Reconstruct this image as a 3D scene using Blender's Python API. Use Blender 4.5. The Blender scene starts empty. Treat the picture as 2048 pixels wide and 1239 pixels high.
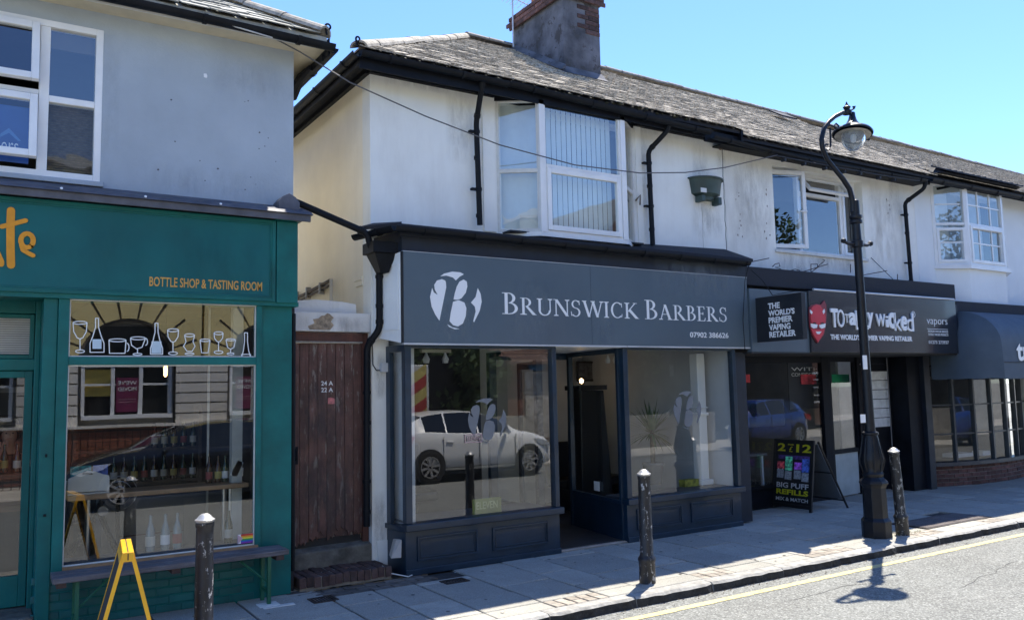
import bpy, bmesh, math, random
from mathutils import Vector, Matrix
from math import radians, sin, cos, pi, sqrt, atan2
random.seed(7)
S = bpy.context.scene
TR, TG = .66, .78
C = S.collection

# ---------------------------------------------------------------- camera, sky, sun, exposure
CR = (Vector((0.84428151, -0.53547243, -0.02140122)), Vector((-0.03307592, -0.09192673, 0.99521629)), Vector((0.53487823, 0.83953484, 0.09532328)))
CP = Vector((-3.7570149, -8.04797245, 1.9))
cam = bpy.data.cameras.new('camera')
cam.sensor_width = 36; cam.lens = 1659.347 / 2048 * 36; cam.clip_start = 0.05; cam.clip_end = 3000
co = bpy.data.objects.new('camera', cam); C.objects.link(co)
m = Matrix.Identity(4)
for i in range(3):
    m[i][0] = CR[0][i]; m[i][1] = CR[1][i]; m[i][2] = -CR[2][i]; m[i][3] = CP[i]
co.matrix_world = m
S.camera = co
SUN = Vector((0.415, 0.283, 1.0)).normalized()
W = bpy.data.worlds.new("World"); S.world = W; W.use_nodes = True
wn = W.node_tree.nodes; wl = W.node_tree.links
for n in list(wn): wn.remove(n)
sky = wn.new('ShaderNodeTexSky'); sky.sky_type = 'NISHITA'; sky.sun_disc = False
sky.sun_elevation = math.asin(SUN.z); sky.sun_rotation = atan2(SUN.x, SUN.y)
sky.air_density = 1.0; sky.dust_density = 0.0; sky.ozone_density = 3.5; sky.altitude = 400
bg = wn.new('ShaderNodeBackground'); bg.inputs['Strength'].default_value = 0.088
wo = wn.new('ShaderNodeOutputWorld'); tn = wn.new('ShaderNodeMix'); tn.data_type = 'RGBA'; tn.blend_type = 'MULTIPLY'; tn.inputs[0].default_value = 1; tn.inputs[7].default_value = (TR, TG, 1.0, 1); wl.new(sky.outputs[0], tn.inputs[6]); wl.new(tn.outputs[2], bg.inputs[0]); wl.new(bg.outputs[0], wo.inputs[0])
sl = bpy.data.lights.new('sun', 'SUN'); sl.energy = 2.8; sl.angle = radians(0.53); sl.color = (1.0, 0.93, 0.80)
so = bpy.data.objects.new('sun', sl); C.objects.link(so); so.rotation_euler = SUN.to_track_quat('Z', 'Y').to_euler()
S.view_settings.view_transform = 'Standard'; S.view_settings.look = 'None'
S.view_settings.gamma = 1; S.view_settings.use_curve_mapping = False
S.view_settings.exposure = 1.86

def at(u, v, Y):                      # point of the plane at depth Y seen at a picture coordinate
    d = CR[0] * ((u - 1024) / 1659.347) - CR[1] * ((v - 619.5) / 1659.347) + CR[2]
    t = (Y - CP.y) / d.y
    p = CP + d * t
    return p.x, p.z

# ---------------------------------------------------------------- materials
MATS = {}
def mat(name, col, rough=.6, metal=0., var=.12, vs=3., bump=0., bs=40., streak=0., scol=(.1, .09, .08), ss=2.5,
        chip=0., ccol=(.6, .6, .6), cs=9., rnd=0., coat=0., spec=.5, speck=0., pcol=(.5, .5, .5), ps=120., grain=0., gax='X', emit=None, es=1., blotch=0., bcol=(.3,.3,.3), bls=1.5, cstretch=(1,1,1)):
    if name in MATS: return MATS[name]
    M = bpy.data.materials.new(name); M.use_nodes = True; MATS[name] = M
    nt = M.node_tree; N = nt.nodes; L = nt.links
    P = N['Principled BSDF']
    P.inputs['Roughness'].default_value = rough; P.inputs['Metallic'].default_value = metal
    P.inputs['Specular IOR Level'].default_value = spec
    P.inputs['Coat Weight'].default_value = coat; P.inputs['Coat Roughness'].default_value = .04
    if emit:
        P.inputs['Emission Color'].default_value = (*emit, 1); P.inputs['Emission Strength'].default_value = es
    tc = N.new('ShaderNodeTexCoord'); oi = N.new('ShaderNodeObjectInfo')
    off = N.new('ShaderNodeVectorMath'); off.operation = 'SCALE'; off.inputs[0].default_value = (17., 31., 11.)
    L.new(oi.outputs['Random'], off.inputs['Scale'])
    ad = N.new('ShaderNodeVectorMath'); ad.operation = 'ADD'
    L.new(tc.outputs['Object'], ad.inputs[0]); L.new(off.outputs[0], ad.inputs[1])
    vec = ad.outputs[0]
    def noise(scale, detail=4, stretch=None, ro=.6):
        n = N.new('ShaderNodeTexNoise'); n.inputs['Scale'].default_value = scale; n.inputs['Detail'].default_value = detail; n.inputs['Roughness'].default_value = ro
        if stretch:
            mp = N.new('ShaderNodeMapping'); mp.inputs['Scale'].default_value = stretch; L.new(vec, mp.inputs[0]); L.new(mp.outputs[0], n.inputs[0])
        else: L.new(vec, n.inputs[0])
        return n.outputs['Fac']
    def ramp(f, a, b):
        r = N.new('ShaderNodeMapRange'); r.inputs['From Min'].default_value = a; r.inputs['From Max'].default_value = b; r.clamp = True
        L.new(f, r.inputs[0]); return r.outputs[0]
    def mix(fac, a, b, mode='MIX'):
        x = N.new('ShaderNodeMix'); x.data_type = 'RGBA'; x.blend_type = mode
        if hasattr(fac, 'links'): L.new(fac, x.inputs[0])
        else: x.inputs[0].default_value = fac
        for s, v in ((6, a), (7, b)):
            if hasattr(v, 'links'): L.new(v, x.inputs[s])
            else: x.inputs[s].default_value = (*v, 1)
        return x.outputs[2]
    def mul(f, k):
        x = N.new('ShaderNodeMath'); x.operation = 'MULTIPLY'; L.new(f, x.inputs[0]); x.inputs[1].default_value = k; return x.outputs[0]
    c = col
    if var > 0:
        d = tuple(max(0, x * (1 - var * 1.6)) for x in col); e = tuple(x * (1 + var) for x in col)
        c = mix(ramp(noise(vs, 6), .3, .7), d, e)
    if rnd > 0:
        hs = N.new('ShaderNodeHueSaturation')
        r = N.new('ShaderNodeMapRange'); r.inputs['To Min'].default_value = 1 - rnd; r.inputs['To Max'].default_value = 1 + rnd
        L.new(oi.outputs['Random'], r.inputs[0]); L.new(r.outputs[0], hs.inputs['Value'])
        if hasattr(c, 'links'): L.new(c, hs.inputs['Color'])
        else: hs.inputs['Color'].default_value = (*c, 1)
        c = hs.outputs[0]
    if blotch > 0: c = mix(mul(ramp(noise(bls, 8, None, .65), .48, .66), blotch), c, bcol)
    if speck > 0:
        v = N.new('ShaderNodeTexVoronoi'); v.inputs['Scale'].default_value = ps; L.new(vec, v.inputs[0])
        sp = N.new('ShaderNodeSeparateColor'); L.new(v.outputs['Color'], sp.inputs[0])
        c = mix(mul(ramp(sp.outputs[0], .45, .9), speck), c, pcol)
        c = mix(mul(ramp(sp.outputs[1], .6, .95), speck), c, tuple(x * .35 for x in col))
    if grain > 0:
        st = {'X': (1.5, 30, 30), 'Y': (30, 1.5, 30), 'Z': (30, 30, 1.5)}[gax]
        c = mix(mul(ramp(noise(2.5, 6, st), .35, .7), grain), c, tuple(x * .35 for x in col))
    if streak > 0: c = mix(mul(ramp(noise(ss, 7, (1, 1, .18), .7), .5, .75), streak), c, scol)
    if chip > 0: c = mix(ramp(noise(cs, 7, cstretch, .7), 1 - chip - .02, 1 - chip + .02), c, ccol)
    if hasattr(c, 'links'): L.new(c, P.inputs['Base Color'])
    else: P.inputs['Base Color'].default_value = (*c, 1)
    if bump > 0:
        b = N.new('ShaderNodeBump'); b.inputs['Strength'].default_value = min(1, bump); b.inputs['Distance'].default_value = .004 * max(1, bump)
        L.new(noise(bs, 5), b.inputs['Height']); L.new(b.outputs[0], P.inputs['Normal'])
    if rough > .12 and metal < .5:
        rr = N.new('ShaderNodeMapRange'); rr.inputs['To Min'].default_value = rough * .8; rr.inputs['To Max'].default_value = min(1, rough * 1.2)
        L.new(noise(6, 3), rr.inputs[0]); L.new(rr.outputs[0], P.inputs['Roughness'])
    return M

def glass(name, ior=1.9, tint=(.92, .95, .94), wav=0., ws=3., st=(1, 1, 1)):
    if name in MATS: return MATS[name]
    M = bpy.data.materials.new(name); M.use_nodes = True; MATS[name] = M
    nt = M.node_tree; N = nt.nodes; L = nt.links; N.remove(N['Principled BSDF'])
    o = N['Material Output']; t = N.new('ShaderNodeBsdfTransparent'); g = N.new('ShaderNodeBsdfGlossy'); f = N.new('ShaderNodeFresnel'); x = N.new('ShaderNodeMixShader')
    t.inputs[0].default_value = (*tint, 1); g.inputs['Roughness'].default_value = 0.0; f.inputs[0].default_value = ior
    # one pane stands for both faces of the glass: same Fresnel from either side
    geo = N.new('ShaderNodeNewGeometry'); mr = N.new('ShaderNodeMapRange'); mr.inputs['To Min'].default_value = ior; mr.inputs['To Max'].default_value = 1 / ior
    L.new(geo.outputs['Backfacing'], mr.inputs[0]); L.new(mr.outputs[0], f.inputs[0])
    if wav > 0:
        tc = N.new('ShaderNodeTexCoord'); n = N.new('ShaderNodeTexNoise'); n.inputs['Scale'].default_value = ws; n.inputs['Detail'].default_value = 2
        mp = N.new('ShaderNodeMapping'); mp.inputs['Scale'].default_value = st; L.new(tc.outputs['Object'], mp.inputs[0]); L.new(mp.outputs[0], n.inputs[0])
        b = N.new('ShaderNodeBump'); b.inputs['Strength'].default_value = 1; b.inputs['Distance'].default_value = wav; L.new(n.outputs[0], b.inputs['Height']); L.new(b.outputs[0], g.inputs['Normal'])
    L.new(f.outputs[0], x.inputs[0]); L.new(t.outputs[0], x.inputs[1]); L.new(g.outputs[0], x.inputs[2]); L.new(x.outputs[0], o.inputs[0])
    return M

# ---------------------------------------------------------------- mesh tools
class MB:
    def __init__(s): s.v = []; s.f = []; s.o = Vector((0, 0, 0)); s.a = 0.; s.sm = False
    def frame(s, o=(0, 0, 0), a=0.): s.o = Vector(o); s.a = a; return s
    def add(s, vs, fs):
        n = len(s.v); ca, sa = cos(s.a), sin(s.a)
        for p in vs:
            x, y, z = p; s.v.append((s.o.x + x * ca - y * sa, s.o.y + x * sa + y * ca, s.o.z + z))
        for f in fs: s.f.append(tuple(i + n for i in f))
        return s
    def box(s, x0, x1, y0, y1, z0, z1):
        return s.add([(x0, y0, z0), (x1, y0, z0), (x1, y1, z0), (x0, y1, z0), (x0, y0, z1), (x1, y0, z1), (x1, y1, z1), (x0, y1, z1)],
                     [(0, 3, 2, 1), (4, 5, 6, 7), (0, 1, 5, 4), (1, 2, 6, 5), (2, 3, 7, 6), (3, 0, 4, 7)])
    def quad(s, a, b, c, d): return s.add([a, b, c, d], [(0, 1, 2, 3)])
    def hexa(s, p8): return s.add(p8, [(0, 3, 2, 1), (4, 5, 6, 7), (0, 1, 5, 4), (1, 2, 6, 5), (2, 3, 7, 6), (3, 0, 4, 7)])
    def prism(s, pts, o, ex, ey, t0, t1):     # polygon in the plane (ex, ey), thickness along ex x ey
        o, ex, ey = Vector(o), Vector(ex), Vector(ey); n = ex.cross(ey)
        ar = sum(pts[i][0] * pts[(i + 1) % len(pts)][1] - pts[(i + 1) % len(pts)][0] * pts[i][1] for i in range(len(pts)))
        if ar < 0: pts = pts[::-1]
        k = len(pts)
        vs = [o + ex * p[0] + ey * p[1] + n * t0 for p in pts] + [o + ex * p[0] + ey * p[1] + n * t1 for p in pts]
        fs = [tuple(range(k))[::-1], tuple(range(k, 2 * k))] + [(i, (i + 1) % k, k + (i + 1) % k, k + i) for i in range(k)]
        return s.add(vs, fs)
    def tube(s, pts, r, seg=8, cap=True):
        pts = [Vector(p) for p in pts]; n = len(pts)
        rs = r if isinstance(r, (list, tuple)) else [r] * n
        up = None; rings = []
        for i, p in enumerate(pts):
            t = (pts[min(i + 1, n - 1)] - pts[max(i - 1, 0)]).normalized()
            if up is None: up = t.orthogonal().normalized()
            else:
                up = (up - t * up.dot(t)); up = up.normalized() if up.length > 1e-6 else t.orthogonal().normalized()
            b = t.cross(up)
            rings.append([p + (up * cos(2 * pi * k / seg) + b * sin(2 * pi * k / seg)) * rs[i] for k in range(seg)])
        vs = [q for r_ in rings for q in r_]; fs = []
        for i in range(n - 1):
            for k in range(seg):
                k2 = (k + 1) % seg; fs.append((i * seg + k, i * seg + k2, (i + 1) * seg + k2, (i + 1) * seg + k))
        if cap: fs.append(tuple(range(seg))[::-1]); fs.append(tuple((n - 1) * seg + k for k in range(seg)))
        return s.add(vs, fs)
    def lathe(s, prof, o=(0, 0, 0), seg=24, R=None):    # profile (r, z)
        o = Vector(o); vs = []; fs = []
        for r, z in prof:
            for k in range(seg):
                p = Vector((r * cos(2 * pi * k / seg), r * sin(2 * pi * k / seg), z))
                if R: p = R @ p
                vs.append(p + o)
        n = len(prof)
        for i in range(n - 1):
            for k in range(seg):
                k2 = (k + 1) % seg; fs.append((i * seg + k, i * seg + k2, (i + 1) * seg + k2, (i + 1) * seg + k))
        if prof[0][0] > 1e-4: fs.append(tuple(range(seg))[::-1])
        if prof[-1][0] > 1e-4: fs.append(tuple((n - 1) * seg + k for k in range(seg)))
        return s.add(vs, fs)
    def mesh(s, name='m', loc=(0, 0, 0), smooth=False):
        me = bpy.data.meshes.new(name); l = Vector(loc)
        me.from_pydata([(v[0] - l.x, v[1] - l.y, v[2] - l.z) for v in s.v], [], s.f); me.validate(); me.update()
        if smooth:
            me.polygons.foreach_set('use_smooth', [True] * len(me.polygons))
            try: me.set_sharp_from_angle(angle=radians(38))
            except Exception: pass
        return me

def thing(name, label, cat, group=None, loc=(0, 0, 0)):
    o = bpy.data.objects.new(name, None); C.objects.link(o); o.location = loc; o.empty_display_size = .2
    o['label'] = label; o['category'] = cat
    if group: o['group'] = group
    return o
def struct(name, mb=None, m=None, smooth=False):
    if mb is None: o = bpy.data.objects.new(name, None)
    else:
        o = bpy.data.objects.new(name, mb.mesh(name, smooth=smooth)); o.data.materials.append(m)
    C.objects.link(o); o['kind'] = 'structure'; return o
def root_loc(p):
    while p.parent: p = p.parent
    return Vector(p.location)
def clusters(mb, eps=.004):           # separate pieces of a mesh: loose shells whose boxes do not touch
    n = len(mb.v); pa = list(range(n))
    def fd(i):
        while pa[i] != i: pa[i] = pa[pa[i]]; i = pa[i]
        return i
    for f in mb.f:
        a = fd(f[0])
        for j in f[1:]: pa[fd(j)] = a
    bb_ = {}
    for i, v in enumerate(mb.v):
        b = bb_.setdefault(fd(i), [list(v), list(v)])
        for k in range(3): b[0][k] = min(b[0][k], v[k]); b[1][k] = max(b[1][k], v[k])
    ks = list(bb_)
    if len(ks) < 2 or len(ks) > 400: return None
    g = {k: k for k in ks}
    def fg(i):
        while g[i] != i: i = g[i]
        return i
    for i in range(len(ks)):
        for j in range(i):
            A, Bx = bb_[ks[i]], bb_[ks[j]]
            if all(A[0][k] <= Bx[1][k] + eps and Bx[0][k] <= A[1][k] + eps for k in range(3)): g[fg(ks[i])] = fg(ks[j])
    out = {}
    for f in mb.f: out.setdefault(fg(fd(f[0])), []).append(f)
    if len(out) < 2: return None
    res = []
    for fs in out.values():
        ids = sorted({i for f in fs for i in f}); mp = {i: k for k, i in enumerate(ids)}; q = MB(); q.v = [mb.v[i] for i in ids]; q.f = [tuple(mp[i] for i in f) for f in fs]; res.append(q)
    return res
def part(name, mb, m, parent, smooth=False, bev=0., label=None, kind=None):
    if kind is None and name not in ('body', 'window'):
        cl = clusters(mb)
        if cl and len(cl) <= 40:
            os_ = [part1(name, q, m, parent, smooth, bev, label, kind) for q in cl]; return os_[0]
        if cl: kind = 'stuff'
    return part1(name, mb, m, parent, smooth, bev, label, kind)
def part1(name, mb, m, parent, smooth=False, bev=0., label=None, kind=None):
    l = root_loc(parent); me = mb.mesh(name, l, smooth); me.materials.append(m)
    o = bpy.data.objects.new(name, me); C.objects.link(o); o.parent = parent
    if bev:
        b = o.modifiers.new('bevel', 'BEVEL'); b.width = bev; b.segments = 2; b.limit_method = 'ANGLE'; b.angle_limit = radians(40)
    if label: o['label'] = label
    if kind: o['kind'] = kind
    return o
def piece(name, me, parent, loc, rot=(0, 0, 0), scale=None):   # shares its mesh with the other pieces
    o = bpy.data.objects.new(name, me); C.objects.link(o); o.parent = parent
    o.location = Vector(loc) - root_loc(parent); o.rotation_euler = rot
    if scale: o.scale = scale
    return o
def single(name, mb, m, label, cat, group=None, smooth=False, bev=0., loc=None):
    if loc is None:
        loc = Vector([(min(v[i] for v in mb.v) + max(v[i] for v in mb.v)) / 2 for i in range(3)]); loc.z = min(v[2] for v in mb.v)
    me = mb.mesh(name, loc, smooth); me.materials.append(m)
    o = bpy.data.objects.new(name, me); C.objects.link(o); o.location = loc
    o['label'] = label; o['category'] = cat
    if group: o['group'] = group
    if bev:
        b = o.modifiers.new('bevel', 'BEVEL'); b.width = bev; b.segments = 2; b.limit_method = 'ANGLE'; b.angle_limit = radians(40)
    return o
FX = ((1, 0, 0), (0, 0, 1))          # faces the street
FL = ((0, -1, 0), (0, 0, 1))         # faces left along the street
def lettering(s, x0, x1, z0, z1, Y, m, parent, name='lettering', fr=FX, bold=0., depth=.006, label=None, shear=0., org=None, skew=0., font_space=1.):
    """one line of writing that fills x0..x1, z0..z1 of a plane"""
    cu = bpy.data.curves.new('t', 'FONT'); cu.body = s; cu.size = 1; cu.offset = bold; cu.shear = shear; cu.space_character = font_space; cu.resolution_u = 3
    cu.extrude = .01
    o = bpy.data.objects.new('t', cu); C.objects.link(o)
    dg = bpy.context.evaluated_depsgraph_get(); me = bpy.data.meshes.new_from_object(o.evaluated_get(dg))
    bpy.data.objects.remove(o)
    xs = [v.co.x for v in me.vertices]; ys = [v.co.y for v in me.vertices]
    if not xs: return None
    ax, bx, ay, by = min(xs), max(xs), min(ys), max(ys)
    ex, ey = Vector(fr[0]), Vector(fr[1]); n = ex.cross(ey)
    l = root_loc(parent); og = Vector(org) if org else Vector((0, Y, 0))
    for v in me.vertices:
        X = x0 + (v.co.x - ax) / (bx - ax) * (x1 - x0); Z = z0 + (v.co.y - ay) / (by - ay) * (z1 - z0) + skew * (X - x0)
        v.co = og + ex * X + ey * Z + n * (depth if v.co.z > 0 else 0) - l
    me.materials.clear(); me.materials.append(m)
    q = bpy.data.objects.new(name, me); C.objects.link(q); q.parent = parent
    if label: q['label'] = label
    return q
def stroke2d(mb, pts, w, o, ex, ey, t0=0., t1=.004, seg=6):    # rounded pen line in a plane
    k = 0
    for i in range(len(pts) - 1):
        a, b = Vector(pts[i]), Vector(pts[i + 1]); d = b - a
        if d.length < 1e-6: continue
        an = atan2(d.y, d.x); P = []
        for j in range(seg + 1): t = an + pi / 2 + pi * j / seg; P.append((a.x + cos(t) * w / 2, a.y + sin(t) * w / 2))
        for j in range(seg + 1): t = an - pi / 2 + pi * j / seg; P.append((b.x + cos(t) * w / 2, b.y + sin(t) * w / 2))
        mb.prism(P, o, ex, ey, t0, t1 + .0002 * (k % 7)); k += 1
def arc(cx, cy, rx, ry, a0, a1, n=10):
    return [(cx + rx * cos(radians(a0 + (a1 - a0) * i / n)), cy + ry * sin(radians(a0 + (a1 - a0) * i / n))) for i in range(n + 1)]

# ---------------------------------------------------------------- palette
stucco = mat('white_render', (.86, .87, .83), .9, var=.035, vs=1.2, bump=.4, bs=30, streak=.34, scol=(.50, .47, .43), ss=1.6, blotch=.13, bcol=(.52, .50, .47), bls=.8)
stucco_b = mat('worn_white_render', (.85, .85, .80), .9, var=.05, vs=1.4, bump=.5, bs=30, streak=.40, scol=(.42, .38, .33), ss=2.0, blotch=.22, bcol=(.50, .47, .41), bls=1.1, chip=.26, ccol=(.30, .27, .24), cs=14)
stucco_c = mat('pale_blue_white_render', (.80, .83, .83), .9, var=.03, vs=1.4, bump=.3, bs=30, streak=.15, scol=(.5, .5, .48), ss=1.6)
cream = mat('cream_render', (.76, .66, .46), .9, var=.07, vs=1.5, bump=.4, bs=30, streak=.3, scol=(.5, .42, .3), ss=1.5)
greyw = mat('blue_grey_render', (.38, .435, .49), .85, var=.07, vs=1.3, bump=.8, bs=35, streak=.3, scol=(.33, .36, .42), ss=1.2)
upvc = mat('white_window_plastic', (.80, .81, .81), .35, var=.04, vs=4, streak=.15, scol=(.45, .44, .4))
oldwhite = mat('old_white_paint', (.66, .66, .63), .6, var=.08, vs=8, streak=.35, scol=(.35, .33, .3), chip=.3, ccol=(.3, .27, .22), cs=25)
black_pl = mat('black_gutter_plastic', (.004, .006, .010), .55, var=.3, vs=8, streak=.2, scol=(.03, .034, .042), bump=.15, spec=.22)
blackwood = mat('black_painted_timber', (.004, .006, .011), .6, var=.35, vs=6, bump=.6, bs=25, streak=.25, scol=(.02, .021, .026), spec=.22)
felt = mat('roofing_felt', (.014, .017, .026), .8, var=.25, vs=6, bump=.8, bs=50)
slate = mat('weathered_slate', (.42, .37, .30), .85, var=.35, vs=20, bump=1.5, bs=35, rnd=.26, blotch=.3, bcol=(.50, .45, .37), bls=14, speck=.7, pcol=(.66, .60, .50), ps=38)
slate_g = mat('grey_slate', (.33, .33, .30), .8, var=.25, vs=10, bump=1, bs=35, rnd=.25, blotch=.5, bcol=(.5, .47, .36), bls=6)
ridge_m = mat('mortared_ridge_tile', (.27, .24, .20), .9, var=.3, vs=12, bump=1.5, bs=30, rnd=.2)
ridge_w = mat('lichen_hip_tile', (.34, .31, .26), .9, var=.3, vs=14, bump=1.5, bs=30, rnd=.2)
brick_r = mat('red_brick', (.24, .085, .055), .9, var=.3, vs=14, bump=1.2, bs=45, rnd=.35)
brick_d = mat('dark_step_brick', (.095, .052, .042), .88, var=.35, vs=14, bump=1.2, bs=45, rnd=.4, blotch=.35, bcol=(.05, .05, .05), bls=7)
mortar = mat('mortar', (.26, .24, .21), .95, var=.2, vs=12, bump=1, bs=60)
chim_r = mat('blackened_chimney_render', (.125, .125, .14), .9, var=.4, vs=3, bump=1.6, bs=18, streak=.95, scol=(.04, .04, .045), ss=2.2, chip=.42, ccol=(.055, .05, .05), cs=4)
navy = mat('navy_black_paint', (.009, .027, .050), .34, var=.2, vs=5, bump=.12, bs=30, streak=.12, scol=(.05, .055, .065), coat=.15)
navy_d = mat('dark_navy_fascia', (.006, .011, .022), .55, var=.25, vs=5, bump=.2)
signgrey = mat('slate_grey_sign_panel', (.085, .120, .150), .34, var=.08, vs=.8, streak=.25, scol=(.12, .14, .165), ss=3, coat=.25)
white_l = mat('white_vinyl', (.80, .82, .84), .4, var=0)
trimw = mat('pale_metal_trim', (.55, .57, .6), .3, var=.1, metal=.2)
panelw = mat('white_sign_return', (.80, .83, .84), .4, var=.06, vs=2, streak=.15, scol=(.4, .42, .45))
teal = mat('teal_green_paint', (.002, .125, .118), .45, var=.2, vs=2.5, bump=.3, bs=20, coat=.0, spec=.3, streak=.12, scol=(.02, .06, .075))
teal_f = mat('teal_fascia_paint', (.002, .112, .118), .5, var=.16, vs=1.2, coat=.0, spec=.3, bump=.2, bs=14, streak=.25, scol=(.012, .065, .085), ss=.8)
orange = mat('orange_paint', (.72, .29, .012), .5, var=.08, vs=14)
goldt = mat('gold_paint', (.62, .33, .07), .5, var=.05)
lead = mat('lead_flashing', (.085, .09, .115), .6, var=.25, vs=5, bump=.5, bs=18, streak=.4, scol=(.05, .05, .06))
door_m = mat('flaking_red_brown_paint', (.135, .062, .050), .6, var=.35, vs=5, bump=1.2, bs=22, rnd=.2, grain=.6, gax='Z', chip=.41, ccol=(.20, .165, .14), cs=5, cstretch=(5, 5, .9))
wood_old = mat('weathered_grey_timber', (.16, .145, .15), .8, var=.25, vs=5, bump=1.5, bs=25, grain=.75, gax='X', blotch=.3, bcol=(.09, .05, .04), bls=4)
wood_w = mat('warm_timber', (.36, .22, .12), .5, var=.2, vs=6, grain=.5, gax='X')
conc = mat('weathered_concrete', (.14, .135, .115), .92, var=.35, vs=8, bump=2, bs=22, blotch=.6, bcol=(.07, .065, .055), bls=6)
slabm = mat('paving_slab_stone', (.335, .325, .29), .9, var=.10, vs=3, bump=.7, bs=60, rnd=.22, speck=.35, pcol=(.54, .53, .48), ps=160, blotch=.55, bcol=(.26, .25, .225), bls=4.5, chip=.31, ccol=(.16, .15, .14), cs=16)
setts = mat('brown_paver', (.36, .32, .27), .9, var=.2, vs=10, bump=1, bs=60, rnd=.25)
kerbm = mat('granite_kerb', (.38, .37, .345), .85, var=.22, vs=14, bump=2, bs=16, rnd=.12, blotch=.4, bcol=(.10, .10, .10), bls=8)
asph = mat('worn_asphalt', (.185, .19, .18), .92, var=.16, vs=.8, bump=2.2, bs=95, speck=.65, pcol=(.40, .41, .385), ps=75, blotch=.4, bcol=(.12, .118, .11), bls=.9, chip=.30, ccol=(.07, .07, .068), cs=5)
yel = mat('yellow_line_paint', (.62, .53, .26), .8, var=.15, vs=14, bump=1.5, bs=90, chip=.35, ccol=(.2, .19, .16), cs=40)
iron = mat('black_cast_iron_paint', (.006, .008, .013), .4, var=.2, vs=8, bump=.5, bs=30, coat=.0, spec=.35, chip=.30, ccol=(.20, .20, .21), cs=22)
iron_c = mat('chipped_bollard_paint', (.014, .014, .018), .45, var=.3, vs=8, bump=1.5, bs=28, chip=.395, ccol=(.36, .36, .37), cs=28, cstretch=(1, 1, .5))
silver = mat('silver_bollard_cap', (.55, .55, .56), .38, metal=.55, var=.15, vs=10, bump=.5)
G1 = glass('shop_glass', 2.0, wav=.0007, ws=.9, st=(1, 1, .35))
G0 = glass('bottle_shop_glass', 2.35, wav=.0010, ws=1.1, st=(1, 1, .4))
G2 = glass('upper_window_glass', 2.9, wav=.0012, ws=1.6)
G3 = glass('old_glass', 2.1, wav=.004, ws=2.2)
lining = mat('dark_reveal', (.02, .022, .026), .7, var=.2)
dark_room = mat('dark_interior', (.035, .033, .032), .9, var=.2)

def grime(parent, m, x0, x1, z0, z1, Y, k=.6, col=(.16, .14, .12), seed=0.):
    # thin film of dirt: noise shaped, fading out at its rim
    key = 'grime_%.2f_%.2f_%.2f' % (k, col[0], col[2])
    if key not in MATS:
        M = bpy.data.materials.new(key); M.use_nodes = True; MATS[key] = M; nt = M.node_tree; N = nt.nodes; L = nt.links
        P = N['Principled BSDF']; P.inputs['Base Color'].default_value = (*col, 1); P.inputs['Roughness'].default_value = .95; P.inputs['Specular IOR Level'].default_value = .1
        tc = N.new('ShaderNodeTexCoord'); sp = N.new('ShaderNodeSeparateXYZ'); L.new(tc.outputs['Generated'], sp.inputs[0])
        def edge(o):      # 4 t (1 - t)
            a = N.new('ShaderNodeMath'); a.operation = 'SUBTRACT'; a.inputs[0].default_value = 1; L.new(o, a.inputs[1])
            b = N.new('ShaderNodeMath'); b.operation = 'MULTIPLY'; L.new(o, b.inputs[0]); L.new(a.outputs[0], b.inputs[1])
            c = N.new('ShaderNodeMath'); c.operation = 'MULTIPLY'; c.inputs[1].default_value = 4; L.new(b.outputs[0], c.inputs[0]); return c.outputs[0]
        e = N.new('ShaderNodeMath'); e.operation = 'MULTIPLY'; L.new(edge(sp.outputs[0]), e.inputs[0]); L.new(edge(sp.outputs[2]), e.inputs[1])
        ob = N.new('ShaderNodeMapping'); ob.inputs['Scale'].default_value = (1, 1, .3); ad = N.new('ShaderNodeVectorMath'); ad.operation = 'ADD'; oi = N.new('ShaderNodeObjectInfo'); sc = N.new('ShaderNodeVectorMath'); sc.operation = 'SCALE'; sc.inputs[0].default_value = (13, 7, 29); L.new(oi.outputs['Random'], sc.inputs['Scale'])
        L.new(tc.outputs['Object'], ad.inputs[0]); L.new(sc.outputs[0], ad.inputs[1]); L.new(ad.outputs[0], ob.inputs[0])
        n = N.new('ShaderNodeTexNoise'); n.inputs['Scale'].default_value = 6; n.inputs['Detail'].default_value = 8; n.inputs['Roughness'].default_value = .7; L.new(ob.outputs[0], n.inputs[0])
        r = N.new('ShaderNodeMapRange'); r.inputs['From Min'].default_value = .38; r.inputs['From Max'].default_value = .72; L.new(n.outputs['Fac'], r.inputs[0])
        f = N.new('ShaderNodeMath'); f.operation = 'MULTIPLY'; L.new(r.outputs[0], f.inputs[0]); L.new(e.outputs[0], f.inputs[1]); g = N.new('ShaderNodeMath'); g.operation = 'MULTIPLY'; g.inputs[1].default_value = k; L.new(f.outputs[0], g.inputs[0]); L.new(g.outputs[0], P.inputs['Alpha'])
    return part1('dirt_stain', MB().box(x0, x1, Y - .0012, Y - .0006, z0, z1), MATS[key], parent)
def stain(parent, u0, u1, v0, v1, Y, k=.6, col=(.16, .14, .12)):
    a, b = at((u0 + u1) / 2, v1, Y), at((u0 + u1) / 2, v0, Y); x0, x1 = at(u0, (v0 + v1) / 2, Y)[0], at(u1, (v0 + v1) / 2, Y)[0]
    return grime(parent, None, x0, x1, a[1], b[1], Y - .0015, k, col)

def room(parent, x0, x1, y0, y1, z0, z1, mw, mf, mc=None, name='interior', left=True, right=True):
    t = .06
    mb = MB(); mb.box(x0, x1, y1, y1 + t, z0, z1)
    if left: mb.box(x0 - t, x0, y0, y1 + t, z0, z1)
    if right: mb.box(x1, x1 + t, y0, y1 + t, z0, z1)
    part(name + '_wall', mb, mw, parent)
    part(name + '_floor', MB().box(x0, x1, y0, y1, z0 - .05, z0), mf, parent)
    part(name + '_ceiling', MB().box(x0, x1, y0, y1, z1, z1 + .05), mc or mw, parent)

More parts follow.
